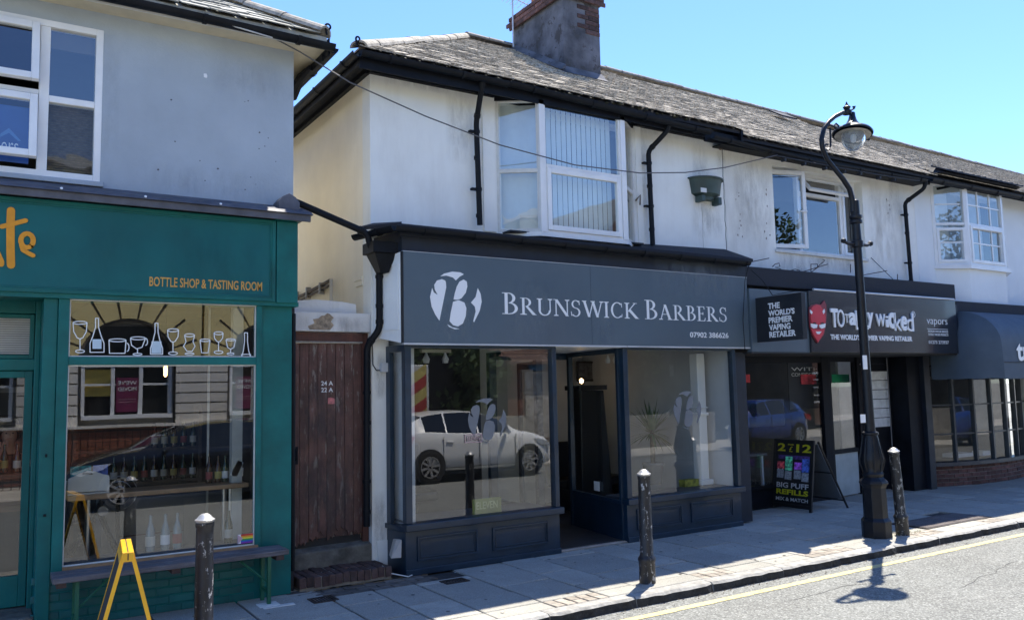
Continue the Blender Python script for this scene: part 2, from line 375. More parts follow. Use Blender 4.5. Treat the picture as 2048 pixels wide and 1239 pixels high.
def frame_mb(mb, x0, x1, z0, z1, y0, y1, w, wb=None, wt=None):
    wb = wb or w; wt = wt or w
    mb.box(x0, x0 + w, y0, y1, z0, z1); mb.box(x1 - w, x1, y0, y1, z0, z1)
    mb.box(x0 + w, x1 - w, y0, y1, z0, z0 + wb); mb.box(x0 + w, x1 - w, y0, y1, z1 - wt, z1)
def pane(parent, x0, x1, z0, z1, y, g, o=(0, 0, 0), a=0.):
    return part('pane', MB().frame(o, a).quad((x0, y, z0), (x1, y, z0), (x1, y, z1), (x0, y, z1)), g, parent)
def wall_holes(mb, x0, x1, z0, z1, y0, y1, holes):
    xs = sorted({x0, x1, *[h[0] for h in holes], *[h[1] for h in holes]}); zs = sorted({z0, z1, *[h[2] for h in holes], *[h[3] for h in holes]})
    ins = lambda a, b: any(h[0] <= a < h[1] and h[2] <= b < h[3] for h in holes)
    for i in range(len(xs) - 1):
        for j in range(len(zs) - 1):
            a, b, c, d = xs[i], xs[i + 1], zs[j], zs[j + 1]
            if ins((a + b) / 2, (c + d) / 2): continue
            mb.quad((a, y0, c), (b, y0, c), (b, y0, d), (a, y0, d))
            mb.quad((b, y1, c), (a, y1, c), (a, y1, d), (b, y1, d))
    for a, b, c, d in holes + [(x0, x1, z0, z1)]:
        mb.quad((a, y0, c), (a, y1, c), (a, y1, d), (a, y0, d)); mb.quad((b, y1, c), (b, y0, c), (b, y0, d), (b, y1, d))
        mb.quad((a, y0, c), (b, y0, c), (b, y1, c), (a, y1, c)); mb.quad((a, y1, d), (b, y1, d), (b, y0, d), (a, y0, d))

# ================================================================ THE SETTING
RZ = -.09
gm = mat('distant_ground', (.34, .33, .29), .95, var=.2, vs=.5)
struct('ground', MB().quad((-400, -400, -.16), (400, -400, -.16), (400, 400, -.16), (-400, 400, -.16)), gm)
road = struct('road', MB().box(-30, 45, -9.75, -1.95, -.15, RZ), asph)
yl = MB(); random.seed(3)
x = -8.
while x < 30:
    yl.quad((x, -2.40, RZ + .004), (x + .5, -2.41, RZ + .004), (x + .5, -2.315 + random.uniform(-.003, .003), RZ + .004), (x, -2.315, RZ + .004)); x += .5
part('yellow_line', yl, yel, road)
gr = MB()          # grit and broken mortar along the channel
for i in range(900):
    x = random.uniform(-1, 12); y = -2.06 - abs(random.gauss(0, .07)); s = random.uniform(.003, .011)
    gr.add([(x - s, y, RZ), (x + s, y - s * .4, RZ), (x, y + s, RZ), (x, y, RZ + s * 1.2)], [(0, 2, 1), (0, 1, 3), (1, 2, 3), (2, 0, 3)])
part('channel_grit', gr, mat('grit', (.24, .18, .13), .95, rnd=.2), road, kind='stuff')

pav = struct('pavement', MB().box(-14, 30, -1.93, 1.2, -.15, -.020), mat('joint_sand', (.045, .040, .036), .95, var=.3, vs=20))
def rbox(w, d, h, b=.006):           # slab or brick with softened upper edges, origin at its top centre
    mb = MB(); x, y = w / 2, d / 2
    vs = [(-x, -y, -h), (x, -y, -h), (x, y, -h), (-x, y, -h), (-x, -y, -b), (x, -y, -b), (x, y, -b), (-x, y, -b), (-x + b, -y + b, 0), (x - b, -y + b, 0), (x - b, y - b, 0), (-x + b, y - b, 0)]
    fs = [(0, 1, 5, 4), (1, 2, 6, 5), (2, 3, 7, 6), (3, 0, 4, 7), (4, 5, 9, 8), (5, 6, 10, 9), (6, 7, 11, 10), (7, 4, 8, 11), (8, 9, 10, 11)]
    return mb.add(vs, fs)
def rmesh(name, m, *a, **k):
    me = rbox(*a, **k).mesh(name); me.materials.append(m); return me
random.seed(11)
cols = []; x = -3.66
while x < 13.4:
    w = random.choice((.60, .60, .62, .75, .45)); cols.append((x, w)); x += w
nslab = 0
meshes = {}
for ci, (x, w) in enumerate(cols):
    yb = .40 if x < 5.1 else 1.15
    if x > 10.3: yb = .72
    y = -1.70; first = True
    brickend = (-1.55 < x < .1)
    top = yb if not brickend else -.34
    if x < -3.3: top = -.02
    offs = (.0, .38, .2, .55)[ci % 4]
    while y < top - .02:
        d = (.62 + .14 * ((ci * 7 + nslab) % 3)) if not first else .34 + offs * .7
        first = False; d = min(d, top - y)
        if d < .12: d = top - y
        key = (round(w, 2), round(d, 2))
        if key not in meshes: meshes[key] = rmesh('paving_slab', slabm, w - .021, d - .019, .05)
        cx, cy = x + w / 2, y + d / 2
        if not (6.55 < cx < 7.9 and -1.72 < cy < -1.2):
            piece('paving_slab', meshes[key], pav, (cx, cy, random.uniform(-.003, .003)), (random.gauss(0, .003), random.gauss(0, .003), random.gauss(0, .003)))
        nslab += 1; y += d
    # strip next to the kerb: slab, or a patch of small pavers
    if ci % 3 == 1:
        k = 'p'
        if k not in meshes: meshes[k] = rmesh('small_paver', setts, .098, .105, .05, b=.004)
        n = int(w / .105)
        for i in range(n):
            for j in range(2):
                piece('small_paver', meshes[k], pav, (x + (i + .5) * w / n, -1.865 + j * .113, random.uniform(-.004, .002)), (0, 0, random.gauss(0, .02)))
    else:
        k = ('e', round(w, 2))
        if k not in meshes: meshes[k] = rmesh('paving_slab', slabm, w - .010, .222, .05)
        piece('paving_slab', meshes[k], pav, (x + w / 2, -1.81, random.uniform(-.003, .002)))
# old brick paving in front of the passage step and at the foot of the shop fronts
bpm = mat('grey_brick_paving', (.13, .115, .10), .92, var=.3, vs=10, bump=1.4, bs=40, rnd=.3)
bpme = rmesh('paving_brick', bpm, .205, .098, .05, b=.005)
for j in range(4):
    y = -.285 + j * .107
    x = -1.56 + (j % 2) * .1
    while x < .1:
        if y > -.01 and -1.2 < x < -.05: x += .215; continue
        piece('paving_brick', bpme, pav, (x + .1, y, random.uniform(-.006, 0)), (random.gauss(0, .01), 0, random.gauss(0, .02))); x += .215
# kerb stones
kerbf = mat('grimy_kerb_face', (.028, .028, .028), .9, var=.4, vs=18, bump=3, bs=30)  # shade of the road side of the kerb painted in as near black
random.seed(5); x = -4.2
while x < 14.5:
    L_ = random.uniform(.75, 1.05); mb = MB(); n = 9; vs = []; fs = []
    for i in range(n + 1):
        xx = x + .004 + (L_ - .008) * i / n; e = random.uniform(-.014, .010) + (.02 if i in (0, n) else 0); b = random.uniform(-.012, .008)
        vs += [(xx, -1.935, -.15), (xx, -1.935, 0), (xx, -2.07 + e, random.uniform(-.002, .002)), (xx, -2.095 + e, -.018 + b * .5), (xx, -2.10 + b, -.15)]
        if i:
            o = (i - 1) * 5
            for k in range(4): fs.append((o + k, o + k + 5, o + k + 6, o + k + 1))
    fs += [(0, 1, 2, 3, 4), tuple(n * 5 + k for k in (4, 3, 2, 1, 0))]
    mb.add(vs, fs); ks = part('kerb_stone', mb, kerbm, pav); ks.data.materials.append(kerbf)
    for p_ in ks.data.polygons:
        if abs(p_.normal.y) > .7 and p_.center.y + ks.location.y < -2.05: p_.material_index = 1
    x += L_
# iron covers set in the pavement
covm = mat('rusty_cover_iron', (.06, .045, .04), .6, metal=.4, var=.3, vs=12, bump=1)
for (cx, cy, w, d, lab) in ((-1.03, -.40, .24, .2, 'small square iron drain grate in front of the brick step'), (.30, -.50, .26, .17, 'small iron grate by the left corner of the barbers stallriser')):
    mb = MB(); frame_xy = [(cx - w / 2, cx + w / 2, cy - d / 2, cy - d / 2 + .02), (cx - w / 2, cx + w / 2, cy + d / 2 - .02, cy + d / 2), (cx - w / 2, cx - w / 2 + .02, cy - d / 2 + .02, cy + d / 2 - .02), (cx + w / 2 - .02, cx + w / 2, cy - d / 2 + .02, cy + d / 2 - .02)]
    for a in frame_xy: mb.box(*a, -.01, .008)
    for i in range(7):
        xx = cx - w / 2 + .035 + i * (w - .07) / 6; mb.box(xx - .006, xx + .006, cy - d / 2 + .02, cy + d / 2 - .02, -.01, .0075)
    single('drain_grate', mb, covm, lab, 'drain grate', loc=(cx, cy, 0))
mb = MB().box(6.6, 8.1, -1.68, -1.16, -.01, .004)
mc = thing('access_cover', 'wide dark infilled access cover half in sunlight beyond the leaning bollard', 'access cover', loc=(7.3, -1.4, 0))
part('cover_frame', MB().box(6.59, 8.11, -1.69, -1.15, -.01, .003), mat('cover_edge', (.05, .045, .05), .6, metal=.5), mc)
part('cover_plate', MB().box(6.63, 7.34, -1.65, -1.19, 0, .007).box(7.36, 8.07, -1.65, -1.19, 0, .007), mat('cover_infill', (.12, .10, .10), .9, var=.3, bump=2, bs=60, speck=.5, pcol=(.2, .18, .17), ps=90), mc)

# far pavement, behind the photographer
fp = struct('far_pavement', MB().box(-30, 45, -12.6, -9.78, -.15, -.01), mat('far_paving', (.52, .50, .45), .9, var=.15, vs=1.5, bump=.6))

# ================================================================ roofs
slate_me = {}
def slates(parent, m, x0, x1, ey, ez, ry, rz, w=.175, e=.112, hipl=0., hipr=0., maxn=300, sd=1, xa=None):
    random.seed(sd)
    run = ry - ey; rise = rz - ez; sl_ = sqrt(run * run + rise * rise); an = atan2(rise, run); nc = int(sl_ / e)
    key = (m.name, w, e)
    if key not in slate_me:
        L_ = []
        for v in range(5):
            mb = MB(); r = lambda: random.uniform(-.012, .012); W2 = w / 2 - random.uniform(.004, .010)
            p = [(-W2, -.02 + r(), 0), (W2, -.02 + r(), 0), (W2, e * 1.15, .0), (-W2, e * 1.15, .0)]
            t = random.uniform(.009, .015); mb.hexa([(q[0], q[1], q[2] + (.020 if i < 2 else .004)) for i, q in enumerate(p)] + [(q[0], q[1], q[2] + (.020 if i < 2 else .004) + t) for i, q in enumerate(p)])
            me = mb.mesh('slate'); me.materials.append(m); L_.append(me)
        slate_me[key] = L_
    items = []
    for c in range(nc):
        t = (c * e) / sl_; a = x0 + hipl * t; b = x1 - hipr * t
        x = x0 - (w / 2 if c % 2 else 0) + w / 2
        while x < x1 + w / 2:
            if a - w * .25 < x < b + (w * .25 if not hipr else -w * .35) and x0 + .0 < x < x1 + .06:
                items.append((x, ey + run * t, ez + rise * t))
            x += w
    items.sort(key=lambda p: (Vector(p) - CP).length)
    n = 0; rest = MB()
    if xa: vis = [p for p in items if p[0] > xa]; hid = [p for p in items if p[0] <= xa]; items = vis + hid
    for k, p in enumerate(items):
        me = random.choice(slate_me[key]); rx = an + random.gauss(0, .016); ry_ = random.gauss(0, .022); rzz = random.gauss(0, .016)
        if k < maxn and not (xa and p[0] <= xa):
            piece('slate', me, parent, (p[0] + random.gauss(0, .004), p[1], p[2]), (rx, ry_, rzz))
        else:
            M_ = Matrix.Translation(p) @ Matrix.Rotation(rx, 4, 'X') @ Matrix.Rotation(rzz, 4, 'Z')
            rest.add([M_ @ v.co for v in me.vertices], [tuple(q.vertices) for q in me.polygons])
    if rest.v: part('slates', rest, m, parent, kind='stuff')
def row_tiles(parent, name, m, P0, P1, n, r=.11, sd=2):
    random.seed(sd); P0, P1 = Vector(P0), Vector(P1); d = (P1 - P0) / n; L_ = d.length
    mb = MB(); vs = []; fs = []; sg = 8
    for j, xx in enumerate((0, L_ * .985)):
        for k in range(sg + 1): a = pi * k / sg; vs.append((xx, cos(a) * r * (1.0 if j else 1.04), sin(a) * r * .75 * (1. if j else 1.05)))
        for k in range(sg + 1): a = pi * k / sg; vs.append((xx, cos(a) * (r - .018), sin(a) * (r * .75 - .018)))
    q = sg + 1
    for k in range(sg): fs += [(k, 2 * q + k, 2 * q + k + 1, k + 1), (q + k, q + k + 1, 3 * q + k + 1, 3 * q + k), (k, k + 1, q + k + 1, q + k), (2 * q + k, 3 * q + k, 3 * q + k + 1, 2 * q + k + 1)]
    mb.add(vs, fs); me = mb.mesh(name); me.materials.append(m)
    rot = d.to_track_quat('X', 'Z').to_euler()
    for i in range(n):
        p = P0 + d * i; p.z += random.uniform(-.006, .008)
        piece(name, me, parent, p, (rot.x + random.gauss(0, .02), rot.y + random.gauss(0, .008), rot.z + random.gauss(0, .01)))
def gutter(parent, pts, r=.058, name='gutter', brackets=.9, m=None):
    """half round gutter along pts with brackets and joints"""
    m = m or black_pl; mb = MB(); pts = [Vector(p) for p in pts]
    for i in range(len(pts) - 1):
        a, b = pts[i], pts[i + 1]; d = (b - a).normalized(); s = Vector((0, 0, 1)).cross(d).normalized(); U = d.cross(s); ring = []
        for rr in (r, r - .006):
            ring += [s * cos(t) * rr - U * sin(t) * rr for t in [pi * k / 8 for k in range(9)]]
        vs = [a + q for q in ring] + [b + q for q in ring]; n = 18; fs = []
        for k in range(8): fs += [(k, k + 1, n + k + 1, n + k), (9 + k, n + 9 + k, n + 10 + k, 10 + k)]
        fs += [(0, n, n + 9, 9), (8, 17, n + 17, n + 8), tuple(range(9)) + tuple(range(17, 8, -1))]
        mb.add(vs, fs)
        if i == len(pts) - 2: mb.add([b + q for q in ring[:9]], [tuple(range(9))])
    g = part(name, mb, m, parent, smooth=True)
    bm_ = MB(); run = 0
    for i in range(len(pts) - 1):
        a, b = pts[i], pts[i + 1]; L_ = (b - a).length; d = (b - a) / L_; s = Vector((0, 0, 1)).cross(d).normalized(); U = d.cross(s); k = .35
        while k < L_:
            c = a + d * k; q = [c + s * cos(t) * (r + .004) - U * sin(t) * (r + .004) for t in [pi * j / 8 for j in range(9)]]
            for j in range(8):
                e1 = (q[j] - c).normalized() * .007; e2 = (q[j + 1] - c).normalized() * .007; w_ = d * .018
                bm_.hexa([q[j] - w_, q[j] + w_, q[j + 1] + w_, q[j + 1] - w_, q[j] - w_ + e1, q[j] + w_ + e1, q[j + 1] + w_ + e2, q[j + 1] - w_ + e2])
            k += brackets
    part(name + '_bracket', bm_, m, g)
    return g
def pipe(parent, pts, r=.034, name='downpipe', br=(), side=(-.09, 0), m=None):
    P = []
    pts = [Vector(p) for p in pts]
    for i, p in enumerate(pts):                     # round the bends
        if 0 < i < len(pts) - 1:
            a = (pts[i - 1] - p).normalized() * .05; b = (pts[i + 1] - p).normalized() * .05
            P += [p + a, p + a * .3 + b * .3, p + b]
        else: P.append(p)
    o = part(name, MB().tube(P, r, 12), m or black_pl, parent, smooth=True)
    mb = MB()
    for i in range(1, len(P) - 1, 3): mb.tube([P[i] + (P[i - 1] - P[i]).normalized() * .05, P[i] + (P[i - 1] - P[i]).normalized() * .005], r + .007, 12)
    for z in br:
        j = max([k for k in range(len(P) - 1) if P[k].z >= z], default=0); a, b = P[j], P[j + 1]; t = (a.z - z) / max(1e-4, a.z - b.z); c = a.lerp(b, min(1, max(0, t)))
        mb.tube([c + Vector((0, 0, .017)), c - Vector((0, 0, .017))], r + .008, 12); mb.box(c.x + side[0], c.x, c.y - .006, c.y + .05, c.z - .012, c.z + .012)
        mb.tube([c + Vector((0, 0, -.30)), c + Vector((0, 0, -.34))], r + .006, 12)
    if mb.v: part('pipe_clip', mb, m or black_pl, o)
    return o

# ================================================================ THE BARBERS BUILDING
YW = .42
bb = thing('barber_shop_building', 'two storey white rendered building with bay window above the grey BRUNSWICK BARBERS sign', 'building', loc=(0, 0, 0))
mb = MB(); wall_holes(mb, -.195, 5.42, 2.62, 5.62, YW, YW + .22, [(1.52, 3.60, 3.86, 5.43)])
mb.box(-.195, 0.01, YW, YW + .22, .06, 2.62)
part('front_wall', mb, stucco, bb)
part('pilaster_strip', MB().box(1.26, 1.43, YW - .018, YW - .002, 3.80, 5.5), stucco, bb)
part('pilaster_strip', MB().box(3.70, 3.80, YW - .012, YW - .002, 3.80, 5.5), stucco, bb)
part('pier_base', MB().hexa([(-.12, .40, .0), (-.02, .40, .0), (-.02, .419, .0), (-.12, .419, .0), (-.15, .40, .32), (-.02, .40, .32), (-.02, .419, .32), (-.15, .419, .32)]), stucco, bb)
side = mat('cream_side_render', (.88, .83, .70), .9, var=.05, vs=1.5, bump=.4, bs=30, streak=.22, scol=(.5, .42, .3), ss=1.5)
part('side_wall', MB().box(-.194, -.05, YW + .222, 4.1, 0, 5.62), side, bb)
part('corner_moulding', MB().box(-.23, -.195, .62, .84, 3.16, 3.20).box(-.215, -.195, .62, .83, 3.10, 3.16), side, bb)
# vertical crack between the houses
ck = MB(); random.seed(9); pts = [(5.40 + random.uniform(-.008, .008), YW - .001, 3.87 + i * .11) for i in range(15)]; ck.tube(pts, .0055, 4); part('render_crack', ck, lining, bb)
ck = MB(); pts = [(4.93 + random.uniform(-.006, .006), YW - .0005, 3.87 + i * .08) for i in range(9)]; ck.tube(pts, .0025, 4); part('render_crack', ck, mat('hair_crack', (.3, .29, .27), .9), bb)
# eaves
EY, EZ, RY, RZ_ = .06, 5.57, 3.15, 7.52
EV = 5.48
part('roof_deck', MB().hexa([(-.47, EY, EZ - .05), (5.42, EY, EZ - .05), (5.42, RY, RZ_ - .05), (2.6, RY, RZ_ - .05), (-.47, EY, EZ), (5.42, EY, EZ), (5.42, RY, RZ_), (2.6, RY, RZ_)])
     .add([(-.47, EY, EZ), (2.6, RY, RZ_), (-.47, 4.5, EZ)], [(0, 2, 1)]).add([(2.6, RY, RZ_), (5.42, RY, RZ_), (5.42, 6.2, EZ), (-.47, 4.5, EZ)], [(0, 3, 2, 1)]), felt, bb)
part('roof_side_slope', MB().hexa([(-.47, EY, EZ), (2.6, RY, RZ_), (2.6, RY, RZ_), (-.47, 4.5, EZ), (-.47, EY, EZ + .02), (2.6, RY, RZ_ + .02), (2.6, RY, RZ_ + .02), (-.47, 4.5, EZ + .02)]), slate, bb)
slates(bb, slate, -.47, 5.44, EY - .03, EZ + .005, RY, RZ_ + .005, hipl=3.07, sd=3)
row_tiles(bb, 'hip_tile', ridge_w, (-.47, EY, EZ + .01), (2.6, RY, RZ_ + .01), 11, r=.10)
row_tiles(bb, 'ridge_tile', ridge_m, (2.6, RY, RZ_ + .02), (5.42, RY, RZ_ + .01), 7)
part('soffit', MB().box(-.44, 5.2, .10, YW, 5.53, 5.55).box(-.44, -.195, YW, 4.4, 5.53, 5.55), blackwood, bb)
part('fascia_board', MB().box(-.45, 4.72, .085, .105, 5.38, 5.575).box(-.455, -.435, .106, 4.4, 5.42, 5.575), blackwood, bb)
part('bed_moulding', MB().box(-.21, 1.42, YW - .06, YW - .001, 5.47, 5.53).box(3.68, 5.4, YW - .06, YW - .001, 5.47, 5.53).box(-.25, -.196, YW, 4.1, 5.47, 5.53), blackwood, bb)
gutter(bb, [(-.47, .02, 5.535), (1.4, .02, 5.53), (1.41, .02, 5.545), (3.2, .02, 5.49), (4.74, .02, 5.45)])
gutter(bb, [(-.49, .04, 5.535), (-.49, 4.5, 5.52)])
# clutter on the gutter: moss and slipped felt
random.seed(21); mb = MB()
for i in range(60):
    x = random.uniform(-.3, 4.7); s = random.uniform(.01, .035); mb.lathe([(0, -s * .5), (s, 0), (s * .6, s * .5), (0, s * .6)], (x, .05 + random.uniform(-.03, .03), 5.56 + random.uniform(-.02, .02)), 6)
part('gutter_moss', mb, mat('moss', (.06, .06, .035), .95, var=.4, vs=20), bb, kind='stuff')
# chimney
chim = part('chimney', MB().box(3.50, 4.20, 1.72, 3.10, 6.3, 7.86), chim_r, bb)
me = rmesh('brick', mat('sooty_brick', (.09, .048, .042), .92, var=.35, vs=14, bump=1.5, bs=40, rnd=.4), .205, .03, .062, b=.004)
# bricks face outward: build a mesh lying against a wall (width along x, height z)
def wallbrick(name, m, w=.208, h=.062, d=.03, b=.004):
    mb = MB(); x, z = w / 2, h / 2
    vs = [(-x, d, -z), (x, d, -z), (x, d, z), (-x, d, z), (-x, b, -z), (x, b, -z), (x, b, z), (-x, b, z), (-x + b, 0, -z + b), (x - b, 0, -z + b), (x - b, 0, z - b), (-x + b, 0, z - b)]
    fs = [(0, 4, 5, 1), (1, 5, 6, 2), (2, 6, 7, 3), (3, 7, 4, 0), (4, 8, 9, 5), (5, 9, 10, 6), (6, 10, 11, 7), (7, 11, 8, 4), (8, 11, 10, 9)]
    fs = [f[::-1] for f in fs]
    mb.add(vs, fs); me = mb.mesh(name); me.materials.append(m); return me
sooty = MATS['sooty_brick']
wb_s = wallbrick('brick', sooty); wb_sh = wallbrick('brick', sooty, w=.098)
wb_r = wallbrick('brick', mat('chimney_band_brick', (.115, .055, .045), .92, var=.35, vs=14, bump=1.5, bs=40, rnd=.45))
random.seed(4)
for j in range(6):                         # exposed brick on the front right of the stack
    z = 7.38 + j * .075
    for i in range(2 if j % 2 else 1):
        piece('brick', wb_s, chim, (4.09 - i * .215 - (0 if j % 2 else .06), 1.705, z), (0, 0, 0))
    if not j % 2: piece('brick', wb_sh, chim, (4.15, 1.706, z))
part('oversailing_course', MB().box(3.44, 4.26, 1.66, 3.16, 7.862, 7.95), sooty, chim)
for j in range(3):                         # oversailing band of red brick, left face and front
    z = 7.82 + j * .075 + .04
    for i in range(7): piece('brick', wb_r, chim, (3.435 - .004 * j, 1.75 + i * .215 + (j % 2) * .09, z), (0, 0, -pi / 2))
    for i in range(4): piece('brick', wb_s, chim, (3.54 + i * .215 - (j % 2) * .03, 1.655 - .004 * j, z))
for y, h in ((2.15, 0), (2.62, .0)):
    part('chimney_pot', MB().lathe([(.13, 7.95), (.13, 8.02), (.105, 8.05), (.10, 8.45), (.12, 8.48), (.12, 8.55), (.09, 8.55), (.09, 8.3)], (3.66, y, 0), 16), mat('terracotta', (.42, .17, .08), .85, var=.2, vs=10), chim, smooth=True)
part('lead_flashing', MB().hexa([(3.44, 1.60, 6.60), (4.26, 1.60, 6.60), (4.26, 1.72, 6.66), (3.44, 1.72, 6.66), (3.47, 1.64, 6.64), (4.24, 1.64, 6.64), (4.22, 1.715, 6.75), (3.48, 1.715, 6.75)])
     .hexa([(3.40, 1.68, 6.66), (3.5, 1.68, 6.7), (3.5, 3.1, 7.55), (3.40, 3.1, 7.5), (3.46, 1.68, 6.72), (3.497, 1.68, 6.76), (3.497, 3.1, 7.60), (3.46, 3.1, 7.56)]), chim_r, chim)
ae = thing('television_aerial', 'thin roof aerial with short rods on the brick chimney', 'aerial', loc=(3.42, 3.0, 7.9))
part('mast', MB().tube([(3.42, 3.0, 7.5), (3.42, 3.0, 9.2)], .015, 6), trimw, ae); mb = MB().tube([(3.0, 2.9, 8.35), (3.8, 3.1, 8.35)], .01, 6)
for i in range(9): mb.tube([(3.02 + i * .09, 2.9 + i * .022 - .15, 8.35), (3.02 + i * .09, 2.9 + i * .022 + .15, 8.30)], .005, 5)
part('rod', mb, trimw, ae)
def finial(parent, p, s=1, d=1):
    pts = [(p[0], p[1], p[2])] + [(p[0] + d * (.02 + .045 * cos(t)) * s, p[1], p[2] + (.15 + .045 * sin(t)) * s) for t in [radians(a) for a in range(180, -120, -25)]]
    part('hip_iron', MB().tube(pts, .011, 6), blackwood, parent, smooth=True)
finial(bb, (-.50, .04, 5.58), s=.6, d=.8)
# bay window on the first floor
bay = part('bay_window', MB().hexa([(1.44, YW, 3.74), (3.66, YW, 3.74), (3.25, .09, 3.74), (1.88, .09, 3.74), (1.44, YW, 3.79), (3.66, YW, 3.79), (3.25, .09, 3.79), (1.88, .09, 3.79)])
           , upvc, bb)
part('bay_head', MB().hexa([(1.42, YW, 5.44), (3.68, YW, 5.44), (3.25, .12, 5.44), (1.88, .12, 5.44), (1.42, YW, 5.525), (3.68, YW, 5.525), (3.25, .12, 5.525), (1.88, .12, 5.525)]), blackwood, bay)
A1, B1, B2, A2 = Vector((1.46, YW, 0)), Vector((1.90, .12, 0)), Vector((3.23, .12, 0)), Vector((3.64, YW, 0))
d = B1 - A1; aL = atan2(d.y, d.x); LL = d.length
d = A2 - B2; aR = atan2(d.y, d.x); LR = d.length
mb = MB(); frame_mb(mb, .02, LL - .0, 3.80, 5.41, 0, .06, .035, .05, .05) if False else None
mb.frame(A1, aL); frame_mb(mb, .0, LL, 3.79, 5.44, -.005, .055, .032, .05, .02); mb.box(.032, LL - .032, -.003, .05, 4.535, 4.585)
part('side_light_frame', mb, oldwhite, bay, bev=.004)
pane(bay, .032, LL - .032, 4.585, 5.42, .02, G2, A1, aL); pane(bay, .032, LL - .032, 3.84, 4.535, .02, G3, A1, aL)
part('corner_post', MB().box(1.875, 1.955, .085, .165, 3.79, 5.44), upvc, bay, bev=.006)
part('corner_post', MB().box(3.165, 3.245, .085, .165, 3.79, 5.44), upvc, bay, bev=.006)
mb = MB(); frame_mb(mb, 1.955, 3.165, 3.79, 5.44, .10, .16, .025, .03, .02)
part('front_frame', mb, upvc, bay, bev=.004)
mb = MB(); frame_mb(mb, 1.98, 3.14, 3.82, 4.60, .08, .145, .06, .065, .065)
part('opening_light', mb, upvc, bay, bev=.006)
part('transom', MB().box(1.98, 3.14, .095, .155, 4.602, 4.64), upvc, bay)
pane(bay, 1.98, 3.14, 4.64, 5.42, .125, G2); pane(bay, 2.04, 3.08, 3.885, 4.535, .11, G2)
mb = MB(); mb.frame(B2, aR); frame_mb(mb, 0.02, LR, 3.79, 5.44, -.005, .055, .035, .05, .02); mb.box(.055, LR - .035, -.003, .05, 4.50, 4.55)
part('side_light_frame', mb, oldwhite, bay, bev=.004)
pane(bay, .05, LR - .035, 4.55, 5.37, .02, G2, B2, aR); pane(bay, .05, LR - .035, 3.84, 4.50, .02, G2, B2, aR)
part('brown_latch', MB().tube([(3.66, .40, 4.42), (3.72, .37, 4.50), (3.70, .36, 4.36)], .012, 6), mat('dead_stem', (.12, .09, .06), .9), bay)
blind_m = mat('blind_fabric', (.76, .84, .83), .8, var=.03)
bs_ = MB().box(-.0365, .0365, 0, .002, 3.83, 5.43); bme = bs_.mesh('blind_slat'); bme.materials.append(blind_m)
random.seed(8)
for i in range(15):
    piece('blind_slat', bme, bay, (2.0 + i * .08, .30 + .0, 0), (0, 0, radians(4 + random.uniform(-3, 3))))
part('net_curtain', MB().frame((1.5, .47, 0), aL).box(.03, .5, .1, .102, 3.84, 5.43), mat('net_fabric', (.72, .78, .80), .9, var=.06, streak=.2, scol=(.3, .33, .36)), bay)
part('bay_floor', MB().box(1.5, 3.6, .2, 3.0, 3.78, 3.80), lining, bay)
part('folded_card', MB().frame((1.5, .43, 0), aL).box(.24, .46, .04, .045, 3.85, 4.02), mat('card', (.75, .77, .76), .8), bay)
room(bb, 1.0, 3.9, YW + .23, 3.0, 3.8, 5.5, mat('upper_room_wall', (.25, .26, .26), .9), dark_room, name='upper_room')
# downpipes on the front wall
pipe(bb, [(1.06, .03, 5.55), (1.07, .10, 5.40), (1.13, .33, 5.10), (1.155, .33, 3.85)], name='downpipe', br=(4.98, 4.28))
pipe(bb, [(3.99, .03, 5.50), (3.99, .07, 5.36), (3.86, .33, 5.12), (3.875, .33, 3.82)], name='downpipe', br=(4.95, 4.35))
# --- lean-to roof and sign
part('shop_roof', MB().hexa([(-.16, YW, 3.70), (5.36, YW, 3.84), (5.36, -.10, 3.62), (-.12, -.10, 3.64), (-.16, YW, 3.74), (5.36, YW, 3.88), (5.36, -.10, 3.66), (-.12, -.10, 3.68)]), felt, bb)
part('shop_roof_edge', MB().hexa([(-.36, .36, 3.66), (-.16, YW, 3.72), (-.06, -.10, 3.66), (-.12, -.12, 3.64), (-.36, .36, 3.70), (-.16, YW, 3.77), (-.06, -.10, 3.70), (-.12, -.12, 3.68)]), felt, bb)
gutter(bb, [(-.40, .38, 3.60), (-.16, -.14, 3.635)], r=.055, name='shop_gutter', brackets=.3)
gutter(bb, [(-.16, -.14, 3.635), (5.22, -.14, 3.60)], r=.055, name='shop_gutter', brackets=.62)
part('sign_cornice', MB().box(-.02, 5.28, -.02, .10, 3.395, 3.62).box(-.06, 5.28, -.05, -.0205, 3.56, 3.615), navy_d, bb)
part('cornice_return', MB().hexa([(-.16, YW - .005, 3.35), (-.03, -.02, 3.395), (.2, .1, 3.395), (.1, YW - .005, 3.35), (-.16, YW - .005, 3.60), (-.03, -.02, 3.62), (.2, .1, 3.62), (.1, YW - .005, 3.60)]), navy_d, bb)
sg = part('shop_sign', MB().box(-.03, 5.245, -.065, -.0, 2.415, 3.39), signgrey, bb)
part('trim_strip', MB().box(-.035, 5.25, -.072, -.01, 2.395, 2.414), trimw, sg)
part('trim_strip', MB().box(-.035, 5.25, -.070, -.022, 3.391, 3.397), trimw, sg)
part('corner_trim', MB().box(-.040, -.0305, -.070, -.0, 2.414, 3.39), lining, sg)
part('panel_joint', MB().box(2.475, 2.480, -.0665, -.0652, 2.42, 3.385), mat('joint_shade', (.045, .06, .08), .5), sg)
ret = part('sign_return', MB().hexa([(-.175, .395, 2.50), (-.035, -.03, 2.415), (-.03, .0, 2.415), (-.17, YW - .002, 2.50), (-.175, .395, 3.33), (-.035, -.03, 3.392), (-.03, .0, 3.392), (-.17, YW - .002, 3.33)]), panelw, bb)
mb = MB(); q0 = Vector((-.175, .395, 0)); q1 = Vector((-.035, -.03, 0)); an = atan2(q1.y - q0.y, q1.x - q0.x); Lq = (q1 - q0).length
